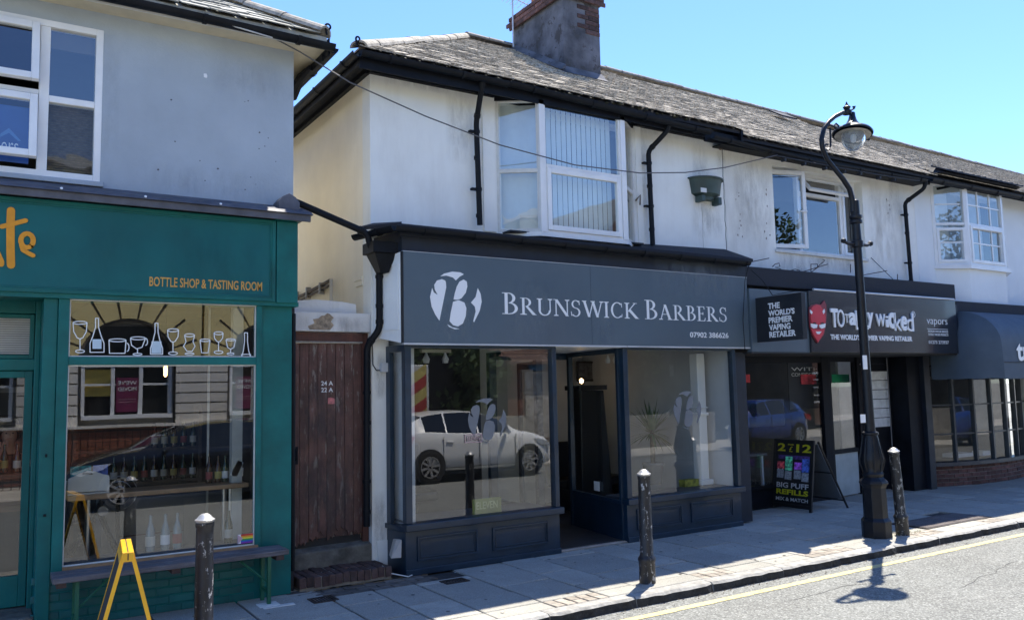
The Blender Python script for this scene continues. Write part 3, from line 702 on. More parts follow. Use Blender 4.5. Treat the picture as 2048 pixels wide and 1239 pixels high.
mb.frame(q0, an); frame_mb(mb, .03, Lq - .04, 2.56, 3.27, -.012, .0, .018); part('moulding', mb, panelw, ret)
# sign writing
def O_(x, z): return (x, z)
class Glyph:
    def __init__(s, o, sx, sz, mb): s.o = o; s.sx = sx; s.sz = sz; s.mb = mb; s.k = 0
    def poly(s, P):
        s.mb.prism([(s.o[0] + x * s.sx, s.o[1] + z * s.sz) for x, z in P], (0, -.065, 0), FX[0], FX[1], 0, .004 + .00025 * (s.k % 9)); s.k += 1
    def rect(s, a, b, c, d): s.poly([(a, c), (b, c), (b, d), (a, d)])
    def ser(s, cx, z, w=.17, up=True):
        h = .035; k = .05 if up else -.05
        s.poly([(cx - w, z), (cx + w, z), (cx + w, z + (h if up else -h)), (cx + .07, z + k + (h if up else -h) * .6), (cx - .07, z + k + (h if up else -h) * .6), (cx - w, z + (h if up else -h))])
    def ring(s, cx, cz, rx, rz, tx, tz, a0, a1, n=16):
        for i in range(n):
            A, B = radians(a0 + (a1 - a0) * i / n), radians(a0 + (a1 - a0) * (i + 1) / n)
            s.poly([(cx + rx * cos(A), cz + rz * sin(A)), (cx + rx * cos(B), cz + rz * sin(B)), (cx + (rx - tx) * cos(B), cz + (rz - tz) * sin(B)), (cx + (rx - tx) * cos(A), cz + (rz - tz) * sin(A))]); s.k -= 1
        s.k += 1
    def line(s, a, b, w):    # slanted stem with level ends
        s.poly([(a[0] - w / 2, a[1]), (a[0] + w / 2, a[1]), (b[0] + w / 2, b[1]), (b[0] - w / 2, b[1])])
def gl(ch, g):
    st = .115
    if ch == 'B':
        g.rect(.10, .10 + st, 0, 1); g.rect(.0, .3, 0, .035); g.rect(.0, .3, .965, 1); g.ring(.26, .755, .26, .245, st, .04, -90, 90); g.ring(.28, .275, .33, .275, st, .045, -90, 90); return .66
    if ch == 'R':
        g.rect(.10, .10 + st, 0, 1); g.ser(.158, 0); g.rect(.0, .3, .965, 1); g.ring(.27, .74, .28, .26, st, .045, -90, 90); g.poly([(.26, .5), (.40, .5), (.78, .03), (.84, 0), (.62, 0)]); return .80
    if ch == 'U':
        g.rect(.08, .08 + st, .3, 1); g.ser(.137, 1, .14, False); g.rect(.66, .71, .3, 1); g.ser(.685, 1, .12, False); g.ring(.395, .31, .315, .325, .1, .06, 180, 360); return .82
    if ch == 'N':
        g.rect(.10, .15, 0, 1); g.ser(.125, 0, .12); g.line((.13, 1), (.72, 0), .15); g.rect(.70, .75, 0, 1); g.ser(.725, 1, .12, False); g.rect(-.01, .2, .965, 1); return .85
    if ch == 'S':
        g.ring(.29, .755, .23, .255, .085, .05, 35, 270); g.ring(.28, .265, .25, .275, .09, .05, -145, 90); g.poly([(.44, .98), (.48, .98), (.50, .72), (.47, .72)]); g.poly([(.04, .04), (.08, .04), (.05, .30), (.02, .30)]); return .60
    if ch == 'W':
        g.line((.10, 1), (.37, 0), .13); g.line((.60, 1), (.37, 0), .05); g.line((.58, 1), (.84, 0), .13); g.line((1.08, 1), (.84, 0), .05)
        for c in (.10, .58, 1.08): g.ser(c, 1, .12, False)
        return 1.14
    if ch == 'I': g.rect(.10, .10 + st, 0, 1); g.ser(.158, 0, .14); g.ser(.158, 1, .14, False); return .34
    if ch == 'C': g.ring(.40, .5, .37, .51, .11, .055, 48, 312); g.poly([(.62, .95), (.66, .95), (.68, .68), (.65, .68)]); g.poly([(.66, .05), (.63, .05), (.66, .26), (.69, .26)]); return .76
    if ch == 'K': g.rect(.10, .10 + st, 0, 1); g.ser(.158, 0, .15); g.ser(.158, 1, .15, False); g.poly([(.20, .46), (.24, .43), (.66, .97), (.60, .97)]); g.poly([(.24, .50), (.36, .60), (.82, .03), (.90, 0), (.66, 0)]); g.rect(.52, .76, .965, 1); return .84
    if ch == 'A': g.line((.37, 1), (.10, 0), .05); g.line((.37, 1), (.68, 0), .14); g.rect(.20, .55, .34, .38); g.ser(.10, 0, .12); g.ser(.68, 0, .15); return .84
    if ch == 'E':
        g.rect(.10, .10 + st, 0, 1); g.rect(.0, .52, 0, .045); g.rect(.0, .50, .955, 1); g.rect(.2, .42, .49, .535); g.rect(.385, .42, .42, .60); g.poly([(.46, .955), (.50, .955), (.51, .80), (.48, .80)]); g.poly([(.48, .045), (.53, .0), (.57, .22), (.54, .22)]); return .60
mb = MB()
words = ['BRUNSWICK', 'BARBERS']; x = 0; adv = []
for w_ in words:
    for i, ch in enumerate(w_): s_ = 1.25 if i == 0 else 1.0; adv.append((ch, x, s_)); g = Glyph((0, 0), 1, 1, MB()); x += (gl(ch, g) * s_ * .93) + .05 * s_
    x += .32
tot = x - .32; k = (4.845 - 1.197) / tot
for ch, xx, s_ in adv: mb = MB(); gl(ch, Glyph((1.197 + xx * k, 2.757), k * s_ * .93, .197 * s_, mb)); part('letter', mb, white_l, sg)
lettering('07902 386626', 4.11, 4.83, 2.535, 2.607, -.0655, white_l, sg, 'telephone_number', bold=.012, depth=.004)
LOGO = [[(125, 162), (150, 145), (200, 133), (250, 138), (272, 150), (245, 165), (222, 188), (205, 170), (165, 158)],
        [(160, 200), (162, 230), (120, 437), (95, 400), (72, 350), (62, 290), (75, 235), (85, 262), (110, 278), (92, 245), (88, 215), (105, 188), (135, 180), (155, 188)],
        [(228, 225), (245, 195), (270, 182), (290, 195), (293, 225), (283, 265), (255, 300), (230, 308), (208, 305), (215, 270)],
        [(205, 320), (240, 310), (275, 325), (287, 360), (283, 410), (265, 455), (235, 473), (205, 465), (183, 440), (190, 390)],
        [(358, 235), (375, 270), (382, 320), (370, 375), (335, 447), (330, 440), (345, 380), (340, 350), (316, 325), (345, 290)],
        [(170, 460), (200, 478), (245, 488), (215, 490), (180, 475)]]
LG = [[at(840 + a / 3.103, 500 + b / 3.103, -.066) for a, b in P] for P in LOGO]
cx_ = sum(p[0] for P in LG for p in P) / sum(len(P) for P in LG); cz_ = sum(p[1] for P in LG for p in P) / sum(len(P) for P in LG)
LN = [[(p[0] - cx_, p[1] - cz_) for p in P] for P in LG]
def logo(mb, cx, cz, Y, s=1., t=.004):
    for P in LN: mb.prism([(cx + p[0] * s, cz + p[1] * s) for p in P], (0, Y, 0), FX[0], FX[1], 0, t)
    return mb
part('shop_logo', logo(MB(), cx_, cz_, -.0652), white_l, sg, label='white round emblem with a swirling letter B')
# --- ground floor front
def panel_mould(parent, x0, x1, z0, z1, y, o=(0, 0, 0), a=0., m=navy):
    mb = MB().frame(o, a); frame_mb(mb, x0, x1, z0, z1, y - .018, y, .022); frame_mb(mb, x0 + .03, x1 - .03, z0 + .03, z1 - .03, y - .009, y, .014)
    part('panel_moulding', mb, m, parent, bev=.003)
def shop_window(parent, x0, x1, panels, g):
    w = part('shop_window', MB().box(x0, x0 + .075, -.02, .07, .53, 2.393).box(x1 - .06, x1, -.02, .07, .53, 2.393).box(x0 + .075, x1 - .06, -.018, .07, 2.365, 2.393), navy, parent, bev=.006)
    part('sill', MB().box(x0 - .02, x1 + .03, -.065, .07, .455, .529), navy, w, bev=.008)
    part('stallriser', MB().box(x0, x1, .0, .07, .0, .453), navy, w)
    part('plinth', MB().box(x0 - .005, x1 + .005, -.022, -.001, .0, .062), navy, w, bev=.005)
    for a, b in panels: panel_mould(w, a, b, .135, .385, -.001)
    pane(w, x0 + .075, x1 - .06, .529, 2.365, .03, g)
    return w
w1 = shop_window(bb, 0, 1.965, [(.13, .86), (1.05, 1.80)], G0)
w2 = shop_window(bb, 2.99, 5.0, [(3.14, 3.90), (4.06, 4.84)], G1)
part('window_logo', logo(MB(), 1.02, 1.58, .024, .78, .002), mat('etched_vinyl', (.17, .18, .195), .6), w1)
part('window_logo', logo(MB(), 4.09, 1.60, .024, .78, .002), MATS['etched_vinyl'], w2)
mb = MB(); c0 = at(947, 876, .02); frame_mb(mb.frame((c0[0], .018, c0[1]), 0), -.11, .11, -.045, .045, 0, .002, .008)
st_ = part('sticker', mb, mat('pink_sticker', (.45, .28, .30), .6), w1); lettering('ELEVEN', c0[0] - .08, c0[0] + .08, c0[1] - .025, c0[1] + .025, .018, MATS['pink_sticker'], st_, depth=.002)
# splayed left return
q0 = Vector((-.028, .41, 0)); q1 = Vector((0, 0, 0)); an = atan2(q1.y - q0.y, q1.x - q0.x); Lq = (q1 - q0).length
mb = MB().frame(q0, an); mb.box(0, .085, 0, .05, .50, 2.40).box(.085, Lq, .0, .05, 2.33, 2.40)
rt = part('return_window', mb, navy, bb); mb = MB().frame(q0, an).box(-.01, Lq + .0, -.02, .07, .45, .50); part('sill', mb, navy, rt)
part('stallriser', MB().frame(q0, an).box(0, Lq, 0, .07, 0, .44), navy, rt)
part('pane', MB().frame(q0, an).quad((.07, .03, .50), (Lq, .03, .50), (Lq, .03, 2.33), (.07, .03, 2.33)), G1, rt)
# lobby: side walls of the shop front running back to the recessed door
for (A, Bq, nm) in ((Vector((2.99, .07, 0)), Vector((3.22, 1.45, 0)), 'lobby_window'), (Vector((1.965, .07, 0)), Vector((1.90, 1.45, 0)), 'lobby_window')):
    d = Bq - A; an = atan2(d.y, d.x); Lq = d.length; sgn = 1
    mb = MB().frame(A, an); mb.box(0, .05, -.025, .025, .50, 2.39).box(Lq - .07, Lq, -.03, .03, 0, 2.39).box(.05, Lq - .07, -.02, .02, 2.33, 2.39)
    lw = part(nm, mb, navy, bb); part('sill', MB().frame(A, an).box(0, Lq - .07, -.03, .03, .455, .50), navy, lw, bev=.004)
    part('stallriser', MB().frame(A, an).box(0.0, Lq - .07, -.022, .022, 0.012, .455), navy, lw)
    mb = MB().frame(A, an).quad((.05, 0, .50), (Lq - .07, 0, .50), (Lq - .07, 0, 2.33), (.05, 0, 2.33)); part('pane', mb, G1, lw)
    if A.x > 2.5: part('notice', MB().frame(A, an).box(.55, .70, .024, .027, .56, .68), mat('paper', (.7, .7, .68), .8), lw)
dr = part('shop_door', MB().box(1.93, 2.02, 1.44, 1.52, .02, 2.39).box(2.66, 2.76, 1.44, 1.52, .02, 2.39).box(2.02, 2.66, 1.44, 1.52, 2.30, 2.39).box(2.76, 3.2, 1.45, 1.50, 2.30, 2.39), navy, bb)
part('open_door_leaf', MB().frame((2.74, 1.52, 0), radians(80)).box(0, .08, -.02, .02, .03, 2.28).box(.6, .70, -.02, .02, .03, 2.28).box(.08, .6, -.02, .02, .03, .3).box(.08, .6, -.02, .02, 2.18, 2.28), navy, dr)
part('lobby_ceiling', MB().box(1.9, 3.25, .0, 1.5, 2.392, 2.41), panelw, bb)
tile_m = mat('lobby_tile', (.52, .42, .34), .5, var=.2, vs=6, rnd=.15, bump=.3)
tme = rmesh('floor_tile', tile_m, .292, .292, .02, b=.003); lf = part('lobby_floor', MB().box(1.965, 3.2, .01, 1.5, 0.0, .012), mortar, bb)
for i in range(4):
    for j in range(5): piece('floor_tile', tme, lf, (2.125 + i * .30, .17 + j * .30, .018))
vent = part('letter_vent', MB().hexa([(-.16, .02, .20), (-.06, -.02, .20), (-.06, .09, .20), (-.10, .2, .20), (-.06, .10, .37), (-.02, .05, .37), (-.03, .12, .37), (-.07, .16, .37)]), mat('bent_white_plastic', (.42, .38, .33), .5, var=.15), bb, bev=.004)
part('stray_cable', MB().tube([(-.24, .06, .13), (-.16, .02, .05), (.0, -.06, .01), (.06, -.02, .012)], .006, 6), oldwhite, bb)
part('junction_box', MB().box(-.10, -.02, .36, YW, 2.12, 2.22), trimw, bb, bev=.005)
part('box_cable', MB().tube([(-.19, YW - .01, 2.5), (-.18, YW - .01, 2.2), (-.14, YW - .01, 2.14), (-.1, YW - .01, 2.14)], .006, 6), lining, bb)
# interior of the barbers
bw = mat('barber_wall_paint', (.60, .61, .62), .9, var=.05); bf = mat('barber_floor', (.05, .045, .045), .5, var=.15)
room(bb, .16, 5.0, .09, 4.6, .02, 2.62, bw, bf, name='shop')
part('shop_partition', MB().box(.17, 2.85, 3.3, 3.36, .03, 2.6), mat('dark_wall_paint', (.035, .036, .042), .8), bb)
part('window_bed', MB().box(.1, 1.9, .1, .62, .50, .525), mat('display_shelf', (.07, .07, .08), .6), bb)
part('window_bed', MB().box(3.06, 4.96, .1, .5, .50, .525), MATS['display_shelf'], bb)
col_ = thing('display_column', 'white moulded column behind the right barbers window', 'column', loc=(4.78, .50, .53))
part('shaft', MB().box(4.70, 4.85, .42, .57, .60, 2.35), mat('white_gloss', (.80, .80, .80), .35, var=0), col_, bev=.01)
part('plinth', MB().box(4.66, 4.89, .38, .61, .527, .60).box(4.68, 4.87, .40, .59, 1.48, 1.52).box(4.68, 4.87, .40, .59, 1.58, 1.60), MATS['white_gloss'], col_, bev=.008)
part('gold_base', MB().box(4.36, 4.62, .40, .52, .527, .62), mat('yellow_green_trim', (.38, .36, .06), .6, var=.4, vs=20), col_)
frame_m = mat('dark_frame', (.018, .016, .016), .4)
def picture(x0, x1, z0, z1, y, lab, inner, words=None, rotz=0):
    t = thing('wall_picture', lab, 'picture', loc=(x0, y, z0)); mb = MB(); frame_mb(mb, x0, x1, z0, z1, y - .03, y, .035); part('frame', mb, frame_m, t)
    p = part('print', MB().box(x0 + .03, x1 - .03, y - .012, y - .008, z0 + .03, z1 - .03), inner, t)
    if words: lettering(words, x0 + .07, x1 - .07, z1 - .18, z1 - .09, y - .012, white_l, t, depth=.002)
    return t
grey_p = mat('grey_print', (.13, .13, .14), .5, var=.5, vs=14)
t_ = picture(*(lambda a, b: (a[0], b[0], b[1], a[1]))(at(1350, 735, 1.5), at(1384, 797, 1.5)), 1.5, 'poster of a bearded figure with a headline in the right barbers window', grey_p, 'BARBERS')
part('print_figure', MB().lathe([(0, 0), (.11, .03), (.13, .12), (.09, .20), (0, .24)], (at(1366, 770, 1.5)[0], 1.5, at(1366, 785, 1.5)[1]), 14, Matrix.Scale(.15, 3, (0, 1, 0))), mat('pale_print', (.4, .4, .4), .6), t_)
a, b = at(1152, 722, 3.2), at(1188, 762, 3.2); picture(a[0], b[0], b[1], a[1], 3.2, 'square dark framed picture high on the back wall seen past the lobby', grey_p)
mr_ = thing('wall_mirror', 'large dark framed barber mirror on the white back wall', 'mirror', loc=(4.6, 3.4, 1.2)); a, b = at(1217, 747, 3.4), at(1302, 850, 3.4)
mb = MB(); frame_mb(mb, a[0], b[0], b[1], a[1], 3.36, 3.40, .09, .07, .26); part('frame', mb, frame_m, mr_); part('mirror_glass', MB().box(a[0] + .08, b[0] - .08, 3.39, 3.395, b[1] + .06, a[1] - .2), mat('mirror', (.8, .8, .8), .03, metal=1, var=0), mr_)
part('back_wall_panel', MB().box(2.9, 4.99, 3.45, 3.5, .03, 2.6), bw, bb)
cb = thing('coat_stand_cupboard', 'tall black cupboard tapering outward inside the barbers doorway', 'cupboard', loc=(3.6, 2.1, .02))
a = [at(u, v, 2.0) for u, v in ((1150, 780), (1195, 780), (1215, 1003), (1152, 1003))]
part('carcass', MB().prism(a, (0, 2.2, 0), FX[0], FX[1], 0, .35), mat('black_lacquer', (.010, .010, .012), .4), cb, bev=.01); part('top', MB().box(a[0][0] - .03, a[1][0] + .05, 1.83, 2.22, a[0][1], a[0][1] + .07), MATS['black_lacquer'], cb)
bn = thing('waiting_bench', 'low black padded waiting bench beneath the mirror', 'bench', loc=(4.3, 2.6, .02)); part('seat', MB().box(3.85, 5.1, 2.4, 2.9, .35, .5), MATS['black_lacquer'], bn, bev=.03); part('backrest', MB().box(3.85, 5.1, 2.9, 3.0, .35, 1.05), MATS['black_lacquer'], bn, bev=.02)
for x in (3.95, 5.0): part('leg', MB().box(x, x + .05, 2.5, 2.8, .02, .35), MATS['black_lacquer'], bn)
ch_ = thing('barber_chair', 'dark padded barber chair on a round chrome base in the left window', 'barber chair', loc=(1.0, 1.9, .02))
part('seat', MB().box(.75, 1.25, 1.65, 2.15, .5, .62), MATS['black_lacquer'], ch_, bev=.03); part('backrest', MB().box(.78, 1.22, 2.12, 2.22, .62, 1.2), MATS['black_lacquer'], ch_, bev=.03); part('armrest', MB().box(.70, .76, 1.7, 2.1, .75, .8), MATS['black_lacquer'], ch_, bev=.01); part('armrest', MB().box(1.24, 1.30, 1.7, 2.1, .75, .8), MATS['black_lacquer'], ch_, bev=.01)
part('base', MB().lathe([(.3, .02), (.3, .05), (.06, .08), (.05, .5)], (1, 1.9, 0), 20), mat('chrome', (.6, .6, .6), .15, metal=1, var=0), ch_, smooth=True)
# warm lamps and spot rails
glow = mat('warm_bulb', (1, .7, .35), .5, var=0, emit=(1, .62, .28), es=7)
for (u, v, y, lab) in ((1163, 762, 2.6, 'small warm wall light beneath the dark square picture'), (1445, 757, 1.6, 'small warm wall light at the right end of the barbers')):
    p = at(u, v, y); t = thing('wall_light', lab, 'lamp', loc=(p[0], y, p[1])); part('bulb', MB().lathe([(0, -.04), (.03, -.01), (.03, .02), (0, .05)], (p[0], y, p[1]), 10), glow, t, smooth=True); part('bracket', MB().box(p[0] - .02, p[0] + .02, y + .03, y + .08, p[1] + .02, p[1] + .06), frame_m, t)
for (u0, u1, v, y, lab) in ((842, 900, 703, 1.2, 'spotlight rail with two lamps on the ceiling in the left barbers window'), (1208, 1237, 708, 2.2, 'spotlight rail with two lamps on the ceiling over the mirror')):
    a, b = at(u0, v, y), at(u1, v, y); t = thing('spotlight_rail', lab, 'light fitting', loc=(a[0], y, a[1])); part('rail', MB().box(a[0], b[0], y - .03, y + .03, a[1] - .01, a[1] + .03), mat('brass_white', (.6, .55, .45), .4), t)
    for q in (a[0] + .07, b[0] - .07): part('spot', MB().lathe([(0, -.05), (.035, -.05), (.045, 0), (.02, .05), (.01, .09)], (q, y, a[1] - .09), 12), white_l, t, smooth=True)
# spiky plant in the window
pl = thing('spiky_palm_plant', 'green spiky leaved palm behind the right barbers window', 'plant', loc=(3.75, .95, .53)); random.seed(31); c = at(1304, 868, .95)
mb = MB(); lm = mat('palm_leaf', (.09, .16, .07), .5, var=.3)
for i in range(90):
    a = random.uniform(0, 2 * pi); e = random.uniform(-.45, 1.35); L_ = random.uniform(.34, .58); dr_ = Vector((cos(a) * cos(e), sin(a) * cos(e) * .6, sin(e))); s_ = dr_.cross(Vector((0, 0, 1))).normalized() * .014; o = Vector((c[0], .95, c[1] + .02)); vs = []
    for j, (tt, ww) in enumerate(((0, .6), (.35, 1.), (.7, .7), (1, .05))):
        p = o + dr_ * L_ * tt + Vector((0, 0, -.16 * tt * tt * L_ * (1.4 - e))); vs += [p - s_ * ww, p + s_ * ww]
    mb.add(vs, [(0, 1, 3, 2), (2, 3, 5, 4), (4, 5, 7, 6)])
part('leaves', mb, lm, pl); part('stem', MB().tube([(c[0], .95, .54), (c[0], .95, c[1] + .06)], [.04, .03], 8), mat('palm_stem', (.09, .07, .05), .9), pl)
part('pot', MB().lathe([(.11, .53), (.15, .80), (.16, .80), (.15, .83), (.13, .80)], (c[0], .95, 0), 16), mat('grey_pot', (.22, .20, .18), .8), pl, smooth=True)
cd = thing('standing_sign_card', 'small yellow and green ELEVEN card standing in the left barbers window', 'sign card'); a, b = at(945, 1000, .12), at(1003, 1028, .12); cd.location = (a[0], .12, .525)
part('card', MB().box(a[0], b[0], .12, .128, .526, a[1] + .01), mat('olive_card', (.20, .22, .05), .7, var=.2), cd); lettering('ELEVEN', a[0] + .05, b[0] - .05, .58, .66, .12, mat('card_letter', (.5, .5, .25), .6), cd, depth=.002)

for q in ((890, 950, 175, 330), (1255, 1300, 240, 480), (745, 930, 140, 180), (1380, 1450, 400, 480), (1150, 1400, 225, 265), (1385, 1420, 270, 500), (955, 985, 200, 470)): stain(bb, *q, YW, .22, (.38, .35, .30))
for q in ((1020, 1110, 560, 690), (1180, 1230, 630, 695), (870, 960, 600, 690), (1300, 1480, 520, 600)): stain(sg, *q, -.066, .28, (.25, .30, .34))
for q in ((745, 775, 980, 1120), (747, 772, 700, 800)): stain(bb, *q, YW, .4, (.36, .32, .26))

part('verge_infill', MB().hexa([(5.40, EY - .02, 5.36), (5.445, EY - .02, 5.36), (5.445, RY, RZ_ - .2), (5.40, RY, RZ_ - .2), (5.40, EY - .02, EZ + .005), (5.445, EY - .02, EZ + .005), (5.445, RY, RZ_ + .005), (5.40, RY, RZ_ + .005)]), blackwood, bb)
# chewing gum and tar spots on the slabs, hairline cracks in the road
random.seed(77)
for nm, col, n_ in (('pale_gum_spot', (.45, .43, .38), 70), ('dark_gum_spot', (.09, .085, .08), 110)):
    mb = MB()
    for i in range(n_):
        x = random.uniform(-2.5, 10); y = random.uniform(-1.9, -.05); r_ = random.uniform(.008, .022); z = .0035
        mb.add([(x + r_ * cos(k * 1.05) * random.uniform(.8, 1.2), y + r_ * sin(k * 1.05) * random.uniform(.8, 1.2), z) for k in range(6)], [tuple(range(6))])
    part(nm, mb, mat(nm, col, .8, var=.2), pav, kind='stuff')
crm = mat('road_crack', (.06, .06, .058), .95)
for (x0, y0, dx, dy, n_) in ((1.5, -4.0, .11, -.05, 16), (4.2, -3.4, .14, .015, 14), (6.5, -4.6, .10, .06, 18), (2.6, -2.75, .12, -.01, 12)):
    mb = MB(); p = [(x0, y0, RZ + .002)]
    for i in range(n_): x0 += dx * random.uniform(.5, 1.3); y0 += dy + random.uniform(-.04, .04); p.append((x0, y0, RZ + .002))
    for a, b in zip(p, p[1:]):
        w_ = random.uniform(.002, .005); mb.quad((a[0], a[1] - w_, a[2]), (b[0], b[1] - w_, b[2]), (b[0], b[1] + w_, b[2]), (a[0], a[1] + w_, a[2]))
    part('road_crack', mb, crm, road)

# ================================================================ PASSAGE DOORWAY 24A / 22A
pd = thing('passage_doorway', 'old red brown plank door marked 24 A and 22 A between the green and the barbers fronts', 'doorway', loc=(-.67, .4, 0))
door = part('door', MB().box(-1.06, -.27, .515, .54, .40, 2.43), door_m, pd)
random.seed(6); xs = [-1.065 + i * .0985 for i in range(9)]
low = [.37, .36, .40, .46, .40, .47, .43, .42]
for i in range(8):
    a, b = xs[i] + .002, xs[i + 1] - .002; n = 5; zb = [low[i] + random.uniform(-.035, .035) for _ in range(n + 1)]
    P = [(a + (b - a) * k / n, zb[k]) for k in range(n + 1)] + [(b, 2.435), (a, 2.435)]
    part('plank', MB().prism(P, (0, .515, 0), FX[0], FX[1], 0, .02 + random.uniform(0, .004)), door_m, door, bev=.003)
part('door_handle', MB().box(-1.03, -.985, .478, .488, 1.18, 1.36).tube([(-1.01, .478, 1.22), (-1.01, .45, 1.24), (-1.01, .45, 1.31), (-1.01, .478, 1.33)], .008, 6), blackwood, door)
for s, z in (('24 A', 2.008), ('22 A', 1.938)): lettering(s, -.735, -.605, z - .022, z + .024, .492, white_l, door, 'painted_number', bold=.01, depth=.003)
a = at(656, 794, .49); b = at(669, 807, .49); part('sticker', MB().prism([(a[0], b[1]), (b[0], b[1]), (b[0], a[1] - .012), (a[0] + .03, a[1]), (a[0], a[1] - .01)], (0, .492, 0), FX[0], FX[1], 0, .003), mat('pink_poster', (.6, .2, .2), .7, var=.4, vs=90), door)
fr = mat('brown_door_frame', (.10, .035, .025), .6, var=.3, vs=6, bump=.6, grain=.4, gax='Z', chip=.3, ccol=(.2, .17, .14), cs=9)
part('door_frame', MB().box(-1.13, -1.068, .47, .56, .30, 2.55).box(-.27, -.20, .50, .56, .30, 2.55).box(-1.068, -.27, .47, .56, 2.455, 2.55), fr, pd, bev=.004)
part('weather_strip', MB().box(-1.06, -.28, .455, .469, 2.437, 2.453), mat('grey_strip', (.26, .24, .22), .7, var=.2, vs=20), pd)
part('weather_strip', MB().box(-1.085, -1.068, .46, .469, 1.42, 1.82), MATS['grey_strip'], pd)
lint_m = mat('peeling_white_paint', (.70, .70, .69), .9, var=.06, vs=2, bump=1, bs=30, streak=.45, scol=(.3, .29, .28), ss=4, chip=.33, ccol=(.45, .35, .24), cs=3.2)
lin = part('lintel', MB().box(-1.14, -.197, .42, .62, 2.555, 2.76), lint_m, pd, bev=.008)
random.seed(14); P = [(-.92, 2.57), (-.80, 2.565), (-.70, 2.575), (-.665, 2.62), (-.69, 2.66), (-.66, 2.70), (-.70, 2.745), (-.74, 2.752), (-.76, 2.72), (-.80, 2.725), (-.83, 2.69), (-.885, 2.68), (-.87, 2.64), (-.94, 2.61)]
part('bare_patch', MB().prism([(x + .04 + random.uniform(-.008, .008), z + random.uniform(-.006, .006)) for x, z in P], (0, .4198, 0), FX[0], FX[1], 0, .0015), mat('bare_sandy_render', (.40, .31, .21), .95, var=.35, vs=25, bump=2.5, bs=70), lin)
P = [(-1.10, 2.765), (-.33, 2.765), (-.335, 2.865), (-.5, 2.89), (-.8, 2.90), (-1.10, 2.872)]
part('upper_lintel', MB().prism(P, (0, .50, 0), FX[0], FX[1], -.12, 0), lint_m, pd, bev=.008)
part('concrete_step', MB().hexa([(-1.125, .42, .0), (-.20, .42, .0), (-.20, .62, .0), (-1.125, .62, .0), (-1.125, .43, .275), (-.20, .425, .30), (-.20, .60, .345), (-1.125, .60, .34)]), conc, pd, bev=.012)
part('threshold_board', MB().box(-1.06, -.28, .54, .62, .30, .46), lining, pd)
bs0 = part('brick_step', MB().box(-1.11, -.155, .03, .42, 0, .115), mortar, pd)
bme_ = rmesh('brick', brick_d, .066, .205, .10, b=.006); random.seed(12)
for i in range(13):
    for j in range(2):
        piece('brick', bme_, bs0, (-1.085 + i * .0745, .118 + j * .215, .128 + random.uniform(-.008, .004)), (random.gauss(0, .02), random.gauss(0, .03), random.gauss(0, .03)))
# low white pipe and sloping conduit on the side wall, seen over the lintel
side_p = thing('sloping_conduit', 'sloping dark conduit and short white pipe on the cream side wall above the passage', 'conduit', loc=(-.24, 1.6, 3.0))
part('conduit', MB().tube([(-.23, 3.6, 3.20), (-.23, 2.6, 3.20), (-.23, 1.60, 3.27)], .022, 8).tube([(-.23, 3.6, 3.14), (-.23, 2.6, 3.15), (-.23, 1.63, 3.21)], .014, 8), mat('rusty_conduit', (.10, .085, .07), .8, var=.3), side_p, smooth=True)
part('white_pipe', MB().tube([(-.235, 1.55, 2.6), (-.235, 1.55, 3.28)], .022, 8), oldwhite, side_p, smooth=True)
for y in (1.9, 2.4, 2.9): part('clip', MB().box(-.26, -.196, y, y + .03, 3.14, 3.28), mat('clip_steel', (.35, .33, .3), .5), side_p)

# ================================================================ THE BOTTLE SHOP BUILDING
gb = thing('bottle_shop_building', 'blue grey rendered building over a teal green BOTTLE SHOP and TASTING ROOM front', 'building', loc=(-2.5, .1, 0))
YG = .17
mb = MB(); wall_holes(mb, -7.5, -1.145, 3.5, 5.47, YG, YG + .22, [(-4.26, -2.925, 3.845, 5.275)]); part('front_wall', mb, greyw, gb)
gside = mat('cream_gap_render', (.90, .80, .60), .9, var=.05, bump=.4)
part('side_wall', MB().box(-1.30, -1.145, YG + .222, 4.3, 0, 5.47), gside, gb)
sp = MB(); random.seed(17)
for i in range(16):
    u, v = random.uniform(300, 560), random.uniform(120, 390); p = at(u, v, YG); r_ = random.uniform(.004, .011)
    sp.prism([(p[0] + cos(k * 1.05) * r_, p[1] + sin(k * 1.05) * r_ * random.uniform(.6, 1.3)) for k in range(6)], (0, YG, 0), FX[0], FX[1], 0, .002)
part('wall_scar', sp, mat('dark_scar', (.10, .10, .11), .9), gb)
p = at(411, 152, YG); part('filler_patch', MB().prism([(p[0] + a, p[1] + b) for a, b in ((-.018, .02), (.008, .025), (.018, .0), (.01, -.02), (-.015, -.015))], (0, YG, 0), FX[0], FX[1], 0, .002), white_l, gb)
# window with two open top hung lights
uw = part('upper_window', MB().box(-4.26, -4.20, YG + .04, YG + .11, 3.845, 5.275).box(-2.985, -2.925, YG - .01, YG + .09, 3.845, 5.275).box(-4.20, -2.985, YG - .01, YG + .09, 3.845, 3.905).box(-4.20, -2.985, YG - .01, YG + .09, 5.215, 5.275)
          .box(-3.43, -3.35, YG, YG + .09, 3.905, 5.215).box(-3.35, -2.985, YG, YG + .09, 4.53, 4.59).box(-4.20, -3.43, YG + .01, YG + .09, 4.585, 4.63).box(-3.84, -3.78, YG + .01, YG + .09, 3.905, 4.585), upvc, gb, bev=.005)
part('window_sill', MB().box(-4.3, -2.90, YG - .05, YG + .0, 3.80, 3.843), greyw, gb, bev=.005)
pane(uw, -3.35, -2.985, 4.59, 5.215, YG + .03, G2)
blm = mat('bamboo_blind', (.12, .10, .085), .8, var=.25, vs=20)
pane(uw, -3.35, -2.985, 3.905, 4.53, YG + .03, glass('lower_light_glass', 1.7, wav=.002))
